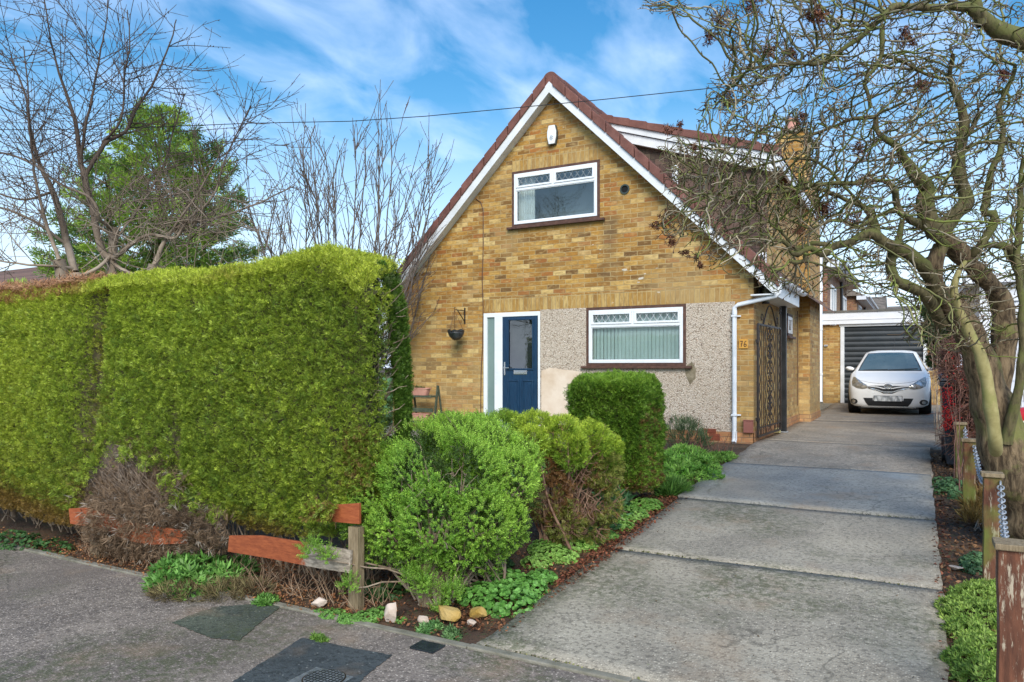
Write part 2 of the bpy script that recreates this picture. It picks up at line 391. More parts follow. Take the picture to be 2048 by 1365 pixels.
class MB:
    def __init__(s): s.v = []; s.f = []
    def add(s, vs, fs):
        n = len(s.v); s.v += [tuple(v) for v in vs]; s.f += [tuple(i + n for i in f) for f in fs]; return s
    def box(s, x0, x1, y0, y1, z0, z1):
        if x0 > x1: x0, x1 = x1, x0
        if y0 > y1: y0, y1 = y1, y0
        if z0 > z1: z0, z1 = z1, z0
        return s.add([(x0, y0, z0), (x1, y0, z0), (x1, y1, z0), (x0, y1, z0), (x0, y0, z1), (x1, y0, z1), (x1, y1, z1), (x0, y1, z1)],
                     [(0, 3, 2, 1), (4, 5, 6, 7), (0, 1, 5, 4), (1, 2, 6, 5), (2, 3, 7, 6), (3, 0, 4, 7)])
    def beam(s, a, b, w_, h_, up=(0, 0, 1)):
        a, b = Vector(a), Vector(b); t = (b - a).normalized(); up = Vector(up)
        sd_ = t.cross(up).normalized() * (w_ / 2); u = sd_.cross(t).normalized() * (h_ / 2)
        vs = [a - sd_ - u, a + sd_ - u, a + sd_ + u, a - sd_ + u, b - sd_ - u, b + sd_ - u, b + sd_ + u, b - sd_ + u]
        return s.add(vs, [(0, 1, 2, 3), (7, 6, 5, 4), (0, 4, 5, 1), (1, 5, 6, 2), (2, 6, 7, 3), (3, 7, 4, 0)])
    def tube(s, pts, r, n=8, caps=True):
        pts = [Vector(p) for p in pts]; k = len(pts); rr = r if hasattr(r, '__len__') else [r] * k
        ref = Vector((.13, .31, .94)) if abs((pts[-1] - pts[0]).normalized().z) < .9 else Vector((1, .1, 0))
        vs = []
        for i, p in enumerate(pts):
            t = (pts[min(i + 1, k - 1)] - pts[max(i - 1, 0)]).normalized()
            a = t.cross(ref).normalized(); b_ = t.cross(a)
            vs += [p + (a * math.cos(q) + b_ * math.sin(q)) * rr[i] for q in [2 * math.pi * j / n for j in range(n)]]
        fs = [(i * n + j, i * n + (j + 1) % n, (i + 1) * n + (j + 1) % n, (i + 1) * n + j) for i in range(k - 1) for j in range(n)]
        if caps: fs += [tuple(range(n - 1, -1, -1)), tuple((k - 1) * n + j for j in range(n))]
        return s.add(vs, fs)
    def lathe(s, prof, c, n=20, sx=1, sy=1):
        vs = [(c[0] + r * math.cos(2 * math.pi * j / n) * sx, c[1] + r * math.sin(2 * math.pi * j / n) * sy, c[2] + z) for r, z in prof for j in range(n)]
        fs = [(i * n + j, i * n + (j + 1) % n, (i + 1) * n + (j + 1) % n, (i + 1) * n + j) for i in range(len(prof) - 1) for j in range(n)]
        fs += [tuple(range(n - 1, -1, -1)), tuple((len(prof) - 1) * n + j for j in range(n))]
        return s.add(vs, fs)
    def prism(s, poly, vec):
        """poly: 3d points of a planar outline, extruded by vec"""
        n = len(poly); vec = Vector(vec); a = [Vector(p) for p in poly]; b_ = [p + vec for p in a]
        return s.add(a + b_, [tuple(range(n)), tuple(range(2 * n - 1, n - 1, -1))] + [(i, i + n, (i + 1) % n + n, (i + 1) % n) for i in range(n)])
    def build(s, name, mat, parent=None, bevel=0, smooth=False, sub=0, **tg):
        me = bpy.data.meshes.new(name); me.from_pydata(s.v, [], s.f)
        bm = bmesh.new(); bm.from_mesh(me); bmesh.ops.recalc_face_normals(bm, faces=bm.faces)
        if bevel: bmesh.ops.bevel(bm, geom=bm.edges[:], offset=bevel, segments=2, affect='EDGES', profile=.6)
        bm.to_mesh(me); bm.free()
        if smooth:
            me.polygons.foreach_set('use_smooth', [True] * len(me.polygons))
            if smooth == 'auto': me.set_sharp_from_angle(angle=R(38))
        o = link(name, me, mat, parent, **tg)
        return o

def waves(P, freq, seed, n=5):
    """smooth pseudo noise, about -1..1, for point arrays"""
    r = np.random.default_rng(seed); P = np.asarray(P, dtype=float); o = np.zeros(len(P))
    for _ in range(n):
        k = r.normal(size=3); k = k / np.linalg.norm(k) * freq * r.uniform(.6, 1.6); o += np.sin(P @ k + r.uniform(0, 6.28))
    return o / n * 1.6

def tubes_mesh(name, lines, radii, sides=4, tints=None, smooth=True):
    """many polylines -> one mesh, batched by length"""
    groups = {}
    for i, l in enumerate(lines): groups.setdefault(len(l), []).append(i)
    Vs, Fs, Ts = [], [], []; base = 0
    for k, idx in groups.items():
        if k < 2: continue
        P = np.array([lines[i] for i in idx], dtype=float); Rr = np.array([radii[i] for i in idx], dtype=float)
        B = len(idx)
        T = np.empty_like(P); T[:, 1:-1] = P[:, 2:] - P[:, :-2]; T[:, 0] = P[:, 1] - P[:, 0]; T[:, -1] = P[:, -1] - P[:, -2]
        T /= np.linalg.norm(T, axis=2, keepdims=True) + 1e-9
        mt = T.mean(axis=1); ref = np.zeros((B, 3)); a = np.argmin(np.abs(mt), axis=1); ref[np.arange(B), a] = 1
        A = np.cross(T, ref[:, None, :]); A /= np.linalg.norm(A, axis=2, keepdims=True) + 1e-9
        Bn = np.cross(T, A)
        ang = np.arange(sides) * 2 * np.pi / sides
        V = P[:, :, None, :] + Rr[:, :, None, None] * (A[:, :, None, :] * np.cos(ang)[None, None, :, None] + Bn[:, :, None, :] * np.sin(ang)[None, None, :, None])
        Vs.append(V.reshape(-1, 3))
        ii, jj = np.meshgrid(np.arange(k - 1), np.arange(sides), indexing='ij'); j2 = (jj + 1) % sides
        f = np.stack([ii * sides + jj, ii * sides + j2, (ii + 1) * sides + j2, (ii + 1) * sides + jj], axis=-1).reshape(-1, 4)
        F = f[None] + (np.arange(B) * k * sides)[:, None, None] + base
        Fs.append(F.reshape(-1, 4)); base += B * k * sides
        if tints is not None: Ts.append(np.repeat(np.array([tints[i] for i in idx]), k * sides, axis=0))
    return fastmesh(name, np.concatenate(Vs), np.concatenate(Fs), smooth, np.concatenate(Ts) if tints is not None else None)

def frames(D, spin):
    """orthonormal frames with z axis along D, spun randomly"""
    D = D / (np.linalg.norm(D, axis=1, keepdims=True) + 1e-9)
    ref = np.where(np.abs(D[:, 2:3]) < .9, np.array([[0, 0, 1.]]), np.array([[1., 0, 0]]))
    A = np.cross(ref, D); A /= np.linalg.norm(A, axis=1, keepdims=True) + 1e-9
    Bv = np.cross(D, A); c, s_ = np.cos(spin)[:, None], np.sin(spin)[:, None]
    return A * c + Bv * s_, -A * s_ + Bv * c, D
def scatter_mesh(name, temps, pos, dirs, size, tint, spin=None):
    """instances of small leaf templates -> one mesh. temps: list of (V(n,3), F(m,3|4)) with z = growth direction"""
    n = len(pos); spin = RNG.uniform(0, 6.283, n) if spin is None else spin
    A, Bv, D = frames(np.asarray(dirs, float), spin)
    which = RNG.integers(0, len(temps), n); Vs, Fs, Ts = [], [], []; base = 0
    for k, (tv, tf) in enumerate(temps):
        m = which == k; c = int(m.sum())
        if not c: continue
        s_ = size[m][:, None, None]
        V = pos[m][:, None, :] + s_ * (tv[None, :, 0:1] * A[m][:, None, :] + tv[None, :, 1:2] * Bv[m][:, None, :] + tv[None, :, 2:3] * D[m][:, None, :])
        Vs.append(V.reshape(-1, 3)); F = tf[None] + (np.arange(c) * len(tv))[:, None, None] + base
        Fs.append(F.reshape(-1, tf.shape[1])); base += c * len(tv); Ts.append(np.repeat(tint[m], len(tv), axis=0))
    return fastmesh(name, np.concatenate(Vs), Fs, False, np.concatenate(Ts))

# leaf templates -------------------------------------------------
def blade(p, d, up, ln, wd, curl=.2):
    """4-vertex lance leaf from p along d"""
    d = Vector(d).normalized(); s_ = d.cross(Vector(up)).normalized() * wd / 2; n = s_.cross(d).normalized()
    p = Vector(p); m = p + d * ln * .5 + n * curl * ln * .3
    return [p, m + s_, p + d * ln, m - s_], [(0, 1, 2, 3)]
def template(fn):
    mb = MB(); fn(mb); return np.array(mb.v, float), np.array(mb.f, int)
def cypress_t(seed):
    r = random.Random(seed)
    def f(mb):
        for i in range(7):
            z = .12 * i; sx = (-1) ** i
            d = Vector((sx * r.uniform(.5, 1.1), r.uniform(-.35, .35), r.uniform(.5, 1.1)))
            mb.add(*blade((0, 0, z), d, (r.uniform(-.6, .6), 1, r.uniform(-.2, .2)), r.uniform(.5, .8) * (1 - .05 * i), .13))
        mb.add(*blade((0, 0, .5), (r.uniform(-.2, .2), 0, 1), (0, 1, 0), .65, .11))
    return template(f)
def yew_t(seed):
    r = random.Random(seed)
    def f(mb):
        for i in range(13):
            z = .07 * i; a = i * 2.4 + r.uniform(-.3, .3); q = .9 - .03 * i
            d = Vector((math.cos(a), math.sin(a), r.uniform(.5, 1.0)))
            mb.add(*blade((0, 0, z), d, (0, 0, 1), .36 * r.uniform(.8, 1.15) * q, .105))
    return template(f)
def round_t(seed):
    r = random.Random(seed)
    def f(mb):
        n = 7; vs = [(0, 0, .0)] + [(math.cos(2 * math.pi * k / n) * .5 * r.uniform(.85, 1.1), math.sin(2 * math.pi * k / n) * .5 * r.uniform(.85, 1.1), r.uniform(-.02, .14)) for k in range(n)]
        for k in range(n): mb.add([vs[0], vs[1 + k], vs[1 + (k + 1) % n]], [(0, 1, 2)])
    return template(f)
def lance_t(seed, n=8, wd=.22, up=.5):
    r = random.Random(seed)
    def f(mb):
        for i in range(n):
            a = i * 2.4 + r.uniform(-.3, .3); d = Vector((math.cos(a), math.sin(a), r.uniform(up - .3, up + .5)))
            mb.add(*blade((0, 0, r.uniform(0, .3)), d, (0, 0, 1), r.uniform(.6, 1.), wd, -.3))
    return template(f)
def hair_t(seed, n=6):
    r = random.Random(seed)
    def f(mb):
        for i in range(n):
            d = Vector((r.uniform(-.6, .6), r.uniform(-.6, .6), 1))
            mb.add(*blade((r.uniform(-.1, .1), r.uniform(-.1, .1), 0), d, (r.uniform(-1, 1), r.uniform(-1, 1), .1), r.uniform(.6, 1.), .05, r.uniform(-.5, .5)))
    return template(f)
def fleck_t(seed):
    r = random.Random(seed)
    def f(mb):
        mb.add([(-.5, -.25, 0), (.1, -.3, .12), (.5, .1, .0), (0, .3, .1)], [(0, 1, 2, 3)])
    return template(f)
T_CYP = [cypress_t(i) for i in range(5)]; T_YEW = [yew_t(i) for i in range(5)]; T_ROUND = [round_t(i) for i in range(4)]
T_LANCE = [lance_t(i) for i in range(4)]; T_HAIR = [hair_t(i) for i in range(5)]; T_FLECK = [fleck_t(i) for i in range(2)]
T_GRASS = [hair_t(i + 20, 7) for i in range(4)]
def jitter(n, a=.25): return RNG.normal(size=(n, 3)) * a
def lerp(a, b, t): return np.asarray(a) * (1 - t) + np.asarray(b) * t
# ================================================================== THE SETTING
def struct(o): o['kind'] = 'structure'; return o
def sheet(name, x0, x1, ys, mat, dz=0., nx=1, edge=None, kind='structure'):
    vs, fs = [], []
    xs = [x0 + (x1 - x0) * i / nx for i in range(nx + 1)]
    for j, y in enumerate(ys):
        for i, x in enumerate(xs):
            vs.append((x, y, zg(y) + dz))
    for j in range(len(ys) - 1):
        for i in range(nx): a = j * (nx + 1) + i; fs.append((a, a + 1, a + nx + 2, a + nx + 1))
    o = link(name, fastmesh(name, vs, [np.array(fs)]), mat); o['kind'] = kind; return o
yy = [-300, -20, Y0 - .001, Y0] + [Y0 + (11 - Y0) * i / 12 for i in range(1, 13)] + [16, 23, 60, 900]
sheet('ground', -900, 900, yy, M_SOIL, -.012)
sheet('pavement', -80, 80, [-60, -20, 0, 3.295], M_PAVE, 0.)
sheet('lawn', -30, -3.6, [4.9, 6, 8, 10, 10.9], M_LAWN, .004)
sheet('back_lawn', -60, -9.2, [10.95, 16, 23, 60], M_LAWN, -.004)

# concrete edging between pavement and garden, a little broken
mb = MB(); x = -14.0
while x < 1.6:
    ln = .915; j = random.uniform(-.004, .004)
    mb.box(x, x + ln - .006, 3.300 + j, 3.352 + j, -.50, -.388 + random.uniform(-.004, .003)); x += ln
struct(mb.build('kerb', M_CONC, bevel=.006))

# driveway: slabs with real thickness and open joints
J1, J2, J3 = onG(1625, 1150).y, onG(1625, 1022).y, onG(1660, 942).y
DXL, DXR = -2.07, .135
def slab(name, y0, y1, mat, zoff, x0=DXL, x1=DXR):
    ys = [y0 + (y1 - y0) * i / 16 for i in range(17)]; xs = [x0 + (x1 - x0) * i / 14 for i in range(15)]
    vs, fs = [], []
    for j, y in enumerate(ys):
        for i, x in enumerate(xs):
            e = .016 * waves(np.array([[x * 2 + j, y * 2, 0]]), 2.5, 5)[0] if i in (0, 14) else 0
            ey = .006 * math.sin(x * 9 + y) * (1 if j in (0, 16) else 0)
            vs.append((x + e, y + ey, zg(y) + zoff + .004 * math.sin(x * 2.3 + y * 1.7)))
    n = 15
    for j in range(16):
        for i in range(14): a = j * n + i; fs.append((a, a + 1, a + n + 1, a + n))
    rim = [i for i in range(n)] + [j * n + n - 1 for j in range(1, 17)] + [16 * n + i for i in range(n - 2, -1, -1)] + [j * n for j in range(15, 0, -1)]
    b0 = len(vs)
    for i in rim: v = vs[i]; vs.append((v[0], v[1], v[2] - .09))
    m = len(rim)
    for k in range(m): fs.append((rim[(k + 1) % m], rim[k], b0 + k, b0 + (k + 1) % m))
    return struct(link(name, fastmesh(name, vs, [np.array(fs)]), mat))
slab('driveway', 3.362, J1 - .007, M_DRIVE[0], .010)
slab('driveway_slab', J1 + .007, J2 - .010, M_DRIVE[1], .014)
slab('driveway_slab', J2 + .010, J3 - .009, M_DRIVE[2], .030)
slab('driveway_slab', J3 + .009, 11.4, M_DRIVE[3], .016)
slab('driveway_slab', 11.41, 16.2, M_DRIVE[3], .012, -2.07, .75)
slab('driveway_slab', 16.21, 22.98, M_DRIVE[3], .010, -2.07, 1.2)
struct(MB().box(-2.49, -2.075, 18.55, 22.95, -.02, .06).build('path', M_CONC))
sheet('garden_path', -8.6, -3.4, [9.75, 10.4, 10.88], M_CONC, .012)

# far road in front / behind the camera is plain pavement; a far green band closes the horizon behind the houses
# ================================================================== THE HOUSE
HY = 11.0
XL, XR, XC = -8.57, -2.09, -5.30
house = thing('brick_house', 'yellow brick gable-fronted house with steep brown tiled roof and blue front door', 'house', (XC, HY, 0))
SL = 0.99; ZA = 5.80      # rafter slope and verge underside apex height at the wall
def roofz(x): return ZA - abs(x - XC) * SL
UW = dict(x0=XY(1027, HY), x1=XY(1197, HY), z1=ZY(1110, 336, HY), z0=ZY(1110, 444, HY))
LW = dict(x0=XY(1176, HY), x1=XY(1369, HY), z1=ZY(1270, 616, HY), z0=ZY(1270, 729, HY))
DR = dict(x0=XY(968, HY), x1=XY(1081, HY), z1=ZY(1024, 625, HY), z0=.06)
SOLZ = ZY(1215, 614, HY)    # underside of the soldier course
# front wall with real openings
xb = sorted({XL, XC, XR, UW['x0'], UW['x1'], LW['x0'], LW['x1'], DR['x0'], DR['x1']})
holes = [UW, LW, DR]
mb = MB()
for a, b_ in zip(xb[:-1], xb[1:]):
    m_ = (a + b_) / 2; hs_ = sorted([h for h in holes if h['x0'] < m_ < h['x1']], key=lambda h: h['z0'])
    z = -.3
    for h in hs_:
        mb.add([(a, HY, z), (b_, HY, z), (b_, HY, h['z0']), (a, HY, h['z0'])], [(0, 1, 2, 3)]); z = h['z1']
    mb.add([(a, HY, z), (b_, HY, z), (b_, HY, roofz(b_) - .03), (a, HY, roofz(a) - .03)], [(0, 1, 2, 3)])
for h in holes:   # reveals
    x0, x1, z0, z1 = h['x0'], h['x1'], h['z0'], h['z1']; d = HY + .25
    mb.add([(x0, HY, z0), (x1, HY, z0), (x1, HY, z1), (x0, HY, z1), (x0, d, z0), (x1, d, z0), (x1, d, z1), (x0, d, z1)], [(0, 1, 5, 4), (1, 2, 6, 5), (2, 3, 7, 6), (3, 0, 4, 7)])
HB = 18.5
# side and back walls
mb.add([(XR, HY, -.3), (XR, HB, -.3), (XR, HB, 2.45), (XR, HY, 2.45)], [(0, 1, 2, 3)])
mb.add([(XL, HY, -.3), (XL, HB, -.3), (XL, HB, 2.45), (XL, HY, 2.45)], [(3, 2, 1, 0)])
mb.add([(XL, HB, -.3), (XR, HB, -.3), (XR, HB, 2.5), (XC, HB, ZA - .05), (XL, HB, 2.5)], [(4, 3, 2, 1, 0)])
me = bpy.data.meshes.new('front_wall'); me.from_pydata(mb.v, [], mb.f); link('wall', me, M_BRICK, house)
# upper side wall behind the dormer cheek, external chimney breast, stack
DY = 12.08
MB().box(XR - .25, XR, DY + .02, HB, 2.45, 4.62).build('upper_side_wall', M_BRICK, house)
BX = -1.89
ch = MB().box(XR - .3, BX, 15.7, 17.4, .16, 4.75).prism([(XR - .3, 15.7, 4.75), (BX, 15.7, 4.75), (BX - .1, 15.75, 5.05), (XR - .3, 15.75, 5.05)], (0, 1.3, 0)).box(-2.56, -1.99, 15.78, 16.7, 4.9, 5.86).build('chimney', M_BRICK, house)
MB().box(-2.60, -1.95, 15.74, 16.74, 5.86, 5.93).build('chimney_cap', M_CONC, ch, bevel=.01)
MB().lathe([(.13, 0), (.12, .05), (.10, .28), (.13, .30), (.13, .34), (.08, .34)], (-2.3, 16.2, 5.93), 16).build('chimney_pot', M_TERRA, ch, smooth='auto')
# flush plinths
MB().box(LW['x0'] - .75, XR + .012, HY - .02, HY - .001, -.3, .15).box(XR + .001, XR + .014, HY - .02, 15.69, -.3, .17).build('plinth', M_PLINTH, house)
MB().box(XR - .05, BX + .016, 15.68, 17.42, -.2, .159).build('plinth', M_PLINTH, house)
# left wing return projecting from the wall
MB().box(XL - .02, XY(818, HY), HY - .10, HY - .001, -.3, roofz(XL) - .0).build('wall_pier', M_BRICK, house)
# soldier courses
s1 = MB().box(DR['x0'] - .01, XY(1462, HY), HY - .0035, HY + .01, SOLZ, SOLZ + .225)
s1.build('soldier_course', M_SOLDIER, house)
MB().box(UW['x0'] - .02, UW['x1'] + .02, HY - .0035, HY + .01, UW['z1'] + .03, UW['z1'] + .255).build('soldier_course', M_SOLDIER, house)
# pebbledash apron around the lower window
px0, px1 = DR['x1'] + .004, XY(1470, HY)
pd = MB()
fy = HY - .014
pd.box(px0, LW['x0'] - .028, fy, HY - .001, .151, SOLZ - .002).box(LW['x1'] + .028, px1, fy, HY - .001, .151, SOLZ - .002).box(LW['x0'] - .028, LW['x1'] + .028, fy, HY - .001, .151, LW['z0'] - .03)
pd.build('pebbledash_panel', M_PEB, house)
pts = [(1083, 742), (1100, 736), (1122, 739), (1165, 744), (1150, 780), (1133, 850), (1083, 850)]
MB().prism([(p.x, fy - .004, p.z) for p in [onY(a, b_, fy) for a, b_ in pts]], (0, .003, 0)).build('render_patch', M_PATCH, house)
# stains: brown damp mark below the lower sill
st = [(1369, 735), (1384, 724), (1392, 738), (1391, 757), (1380, 770), (1372, 752)]
MB().prism([(p.x, fy - .0035, p.z) for p in [onY(a, b_, fy) for a, b_ in st]], (0, .003, 0)).build('damp_stain', mk('damp_render', (.15, .12, .07), (.30, .25, .17), 14, .9, bump=.6), house)
# small mortar splashes and pale marks on the brick
for a, b_, s_ in [(1186, 490, 4), (1201, 500, 4), (1200, 507, 3), (1250, 540, 12), (1262, 541, 5), (1313, 537, 5), (1283, 557, 14), (1290, 548, 5), (1278, 565, 6), (1318, 585, 6), (1127, 255, 4), (1226, 606, 4)]:
    p = onY(a, b_, HY); q = s_ * .0048; vs = [(p.x + q * math.cos(t) * random.uniform(.5, 1.1), HY - .004, p.z + .35 * q * math.sin(t) * random.uniform(.5, 1.2)) for t in [k * .785 for k in range(8)]]
    MB().add(vs, [tuple(range(8))]).build('mortar_splash', MATS.get('white_mortar') or mk('white_mortar', (.50, .44, .34), (.66, .60, .5), 20, .9), house)

# ---- windows
def frame_box(mb, x0, x1, z0, z1, y0, y1, t):
    mb.box(x0, x0 + t, y0, y1, z0, z1).box(x1 - t, x1, y0, y1, z0, z1).box(x0 + t, x1 - t, y0, y1, z0, z0 + t).box(x0 + t, x1 - t, y0, y1, z1 - t, z1)
def window(nm, h, split, lead, glassm, blind):
    x0, x1, z0, z1 = h['x0'], h['x1'], h['z0'], h['z1']; y = HY
    w_ = MB(); frame_box(w_, x0 - .025, x1 + .025, z0 - .025, z1 + .03, y - .012, y + .09, .045)
    root = w_.build('window', M_BROWNWOOD, house, bevel=.003)
    x0 += .021; x1 -= .021; z0 += .021; z1 -= .016
    f = MB(); frame_box(f, x0, x1, z0, z1, y - .022, y + .05, .042)
    zt = z1 - (z1 - z0) * split; xm = x0 + (x1 - x0) * .485
    f.box(x0 + .042, x1 - .042, y - .022, y + .05, zt - .022, zt + .022).box(xm - .022, xm + .022, y - .021, y + .05, zt + .022, z1 - .042)
    f.build('frame', M_UPVC, root, bevel=.004)
    cells = [(x0 + .042, xm - .022, zt + .022, z1 - .042), (xm + .022, x1 - .042, zt + .022, z1 - .042)]
    for (a, b_, c, d) in cells:
        s = MB(); frame_box(s, a + .002, b_ - .002, c + .002, d - .002, y - .034, y + .02, .032); sash = s.build('sash', M_UPVC, root, bevel=.004)
        gx0, gx1, gz0, gz1 = a + .034, b_ - .034, c + .034, d - .034
        MB().add([(gx0, y - .006, gz0), (gx1, y - .006, gz0), (gx1, y - .006, gz1), (gx0, y - .006, gz1)], [(0, 1, 2, 3)]).build('pane', glassm, sash)
        l_ = MB(); ww, hh = gx1 - gx0, gz1 - gz0; nx = 6; st_ = ww / nx
        for k in range(-8, nx + 8):
            for sg in (1, -1):
                # a diagonal clipped to the pane
                xa = gx0 + k * st_; run = hh / 1.5; xb_ = xa + sg * run
                p0, p1 = Vector((xa, 0, gz0)), Vector((xb_, 0, gz1)); ts = [0, 1]
                lo_, hi_ = 0., 1.
                dxx = p1.x - p0.x
                ta, tb = (gx0 - p0.x) / dxx, (gx1 - p0.x) / dxx
                lo_, hi_ = max(lo_, min(ta, tb)), min(hi_, max(ta, tb))
                if hi_ - lo_ > .02:
                    q0, q1 = p0.lerp(p1, lo_), p0.lerp(p1, hi_); q0.y = q1.y = y - .0085 + .0015 * sg
                    l_.beam(q0, q1, .003, .008, up=(1, 0, .01) if False else (0, 0, 1))
        l_.build('lead_lattice', lead, sash)
    MB().add([(x0 + .05, y + .006, z0 + .05), (x1 - .05, y + .006, z0 + .05), (x1 - .05, y + .006, zt - .03), (x0 + .05, y + .006, zt - .03)], [(0, 1, 2, 3)]).build('pane', glassm, root)
    # drip bead on the glazing
    b = MB(); frame_box(b, x0 + .042, x1 - .042, z0 + .042, zt - .022, y - .012, y + .004, .013); b.build('glazing_bead', M_UPVC, root, bevel=.003)
    # room behind
    rm = MB(); X0, X1, Z0, Z1, ya, yb = x0 - .3, x1 + .3, z0 - .25, z1 + .1, y + .26, y + (2.4 if blind else .85)  # upper room kept shallow so its back wall catches more light
    rm.add([(X0, ya, Z0), (X1, ya, Z0), (X1, ya, Z1), (X0, ya, Z1), (X0, yb, Z0), (X1, yb, Z0), (X1, yb, Z1), (X0, yb, Z1)], [(4, 5, 6, 7), (0, 1, 5, 4), (1, 2, 6, 5), (2, 3, 7, 6), (3, 0, 4, 7)])
    rm.build('room_interior', M_ROOM, root)
    if blind:
        n = 24
        for i in range(n):
            bx = x0 + .03 + (x1 - x0 - .06) * (i + .5) / n; a = R(17 + random.uniform(-4, 4)); hw = .034
            MB().add([(bx - hw * math.cos(a), y + .085 + hw * math.sin(a), z0 + .02), (bx + hw * math.cos(a), y + .085 - hw * math.sin(a), z0 + .02), (bx + hw * math.cos(a), y + .085 - hw * math.sin(a), z1 + .02), (bx - hw * math.cos(a), y + .085 + hw * math.sin(a), z1 + .02)], [(0, 1, 2, 3)]).build('blind_slat', M_BLIND, root)
    else:
        for (fa, fb) in ((-.02, .21), (.99, 1.1)):
            vs = []; n = 26
            for i in range(n + 1):
                xx = x0 + (x1 - x0) * (fa + (fb - fa) * i / n); vs += [(xx, y + .16 + .018 * math.sin(i * 1.9), z0 - .05), (xx, y + .16 + .018 * math.sin(i * 1.9), z1 + .05)]
            MB().add(vs, [(2 * i, 2 * i + 2, 2 * i + 3, 2 * i + 1) for i in range(n)]).build('curtain', M_NET, root, smooth=True)
    sl = MB().box(h['x0'] - .10, h['x1'] + .12, HY - .075, HY - .012, h['z0'] - .065, h['z0'] - .027); sl.build('sill', M_BROWNWOOD, root, bevel=.005)
    return root
window('upper', UW, .31, M_LEADDARK, M_GLASSR, False)
window('lower', LW, .30, M_LEAD, M_GLASS, True)

# ---- front door with sidelight
x0, x1, z0, z1 = DR['x0'], DR['x1'], DR['z0'], DR['z1']
dl0, dl1 = XY(1006, HY), XY(1075, HY)
f = MB().box(x0 + .002, x0 + .055, HY - .02, HY + .06, z0, z1 - .002).box(x1 - .04, x1 - .002, HY - .02, HY + .06, z0, z1 - .002).box(x0 + .055, x1 - .04, HY - .02, HY + .06, z1 - .075, z1 - .002)
sx0, sx1 = XY(975, HY), XY(990, HY)
f.box(sx1, dl0 - .004, HY - .02, HY + .06, z0, z1 - .075).box(x0 + .055, sx0, HY - .019, HY + .05, z0, z1 - .075).box(sx0, sx1, HY - .02, HY + .06, z0, z0 + .09).box(dl0 - .004, x1 - .04, HY - .03, HY + .06, z0 - .02, z0 + .03)
door_f = f.build('door_frame', M_UPVC, house, bevel=.004)
MB().add([(sx0, HY + .01, z0 + .09), (sx1, HY + .01, z0 + .09), (sx1, HY + .01, z1 - .075), (sx0, HY + .01, z1 - .075)], [(0, 1, 2, 3)]).build('side_pane', mk('obscured_glass', (.13, .20, .19), (.20, .28, .26), 1.2, .35, bump=.1), door_f)
dz0, dz1 = z0 + .035, z1 - .08
gx0, gx1 = XY(1018, HY), XY(1066, HY); gz0, gz1 = ZY(1042, 738, HY), ZY(1042, 640, HY)
d = MB().box(dl0, gx0, HY - .012, HY + .035, dz0, dz1).box(gx1, dl1, HY - .012, HY + .035, dz0, dz1).box(gx0, gx1, HY - .012, HY + .035, gz1, dz1).box(gx0, gx1, HY - .012, HY + .035, dz0, gz0)
door = d.build('door', M_BLUE, house)
g = MB(); frame_box(g, gx0 - .022, gx1 + .022, gz0 - .022, gz1 + .022, HY - .028, HY - .01, .028); g.build('glazing_surround', M_BLUE, door, bevel=.006)
MB().add([(gx0, HY, gz0), (gx1, HY, gz0), (gx1, HY, gz1), (gx0, HY, gz1)], [(0, 1, 2, 3)]).build('pane', glass_mat('door_glass', (.8, .86, .84), .10), door)
MB().box(gx0 - .1, gx1 + .1, HY + .2, HY + 1.6, gz0 - .3, gz1 + .2).build('hall_interior', mk('hall_gloom', (.05, .06, .06), (.11, .12, .12), 2, .9), door)
pz0, pz1 = dz0 + .12, ZY(1042, 750, HY) - .09; pm = (gx0 + gx1) / 2
for a, b_ in ((gx0 - .01, pm - .025), (pm + .025, gx1 + .01)):
    q = MB(); frame_box(q, a, b_, pz0, pz1, HY - .024, HY - .01, .02); q.box(a + .045, b_ - .045, HY - .022, HY - .01, pz0 + .045, pz1 - .045); q.build('door_panel', M_BLUE, door, bevel=.006)
lx = ZY(1042, 745, HY)
MB().box(pm - .13, pm + .13, HY - .024, HY - .012, lx - .035, lx + .035).box(pm - .10, pm + .10, HY - .03, HY - .022, lx - .018, lx + .018).build('letter_plate', M_CHROME, door, bevel=.004)
hx = XY(1009, HY) + .01; hz_ = ZY(1009, 736, HY)
MB().box(hx - .012, hx + .016, HY - .022, HY - .012, hz_ - .13, hz_ + .10).tube([(hx, HY - .02, hz_), (hx, HY - .055, hz_), (hx + .11, HY - .055, hz_)], .009, 8).build('handle', M_CHROME, door, bevel=.002)
MB().box(x0 - .05, x1 + .05, HY - .32, HY - .001, -.05, z0 - .005).build('doorstep', M_CONC, house, bevel=.01)

# ---- roof
OH = .17; YF = HY - OH     # verge overhang towards the street
rise = .12
EXL, EXR = XC - 3.54, XC + 3.54
def rz(x, o=0.0): return ZA + .10 - abs(x - XC) * SL + o       # top of the roof boards
# courses of tiles as overlapping steps on each slope
for sg in (1, -1):
    rm = MB(); n = 17; L_ = 3.58 / n
    for k in range(n):
        xa, xb_ = XC + sg * k * L_, XC + sg * ((k + 1) * L_ + .02)
        za, zb = rz(xa, .015), rz(xb_, .045)
        rm.prism([(xa, YF + .12, za), (xb_, YF + .12, zb), (xb_, YF + .12, zb - .03), (xa, YF + .12, za - .03)], (0, HB + .1 - YF - .12, 0))
    rm.build('roof_slope', M_TILE, house)
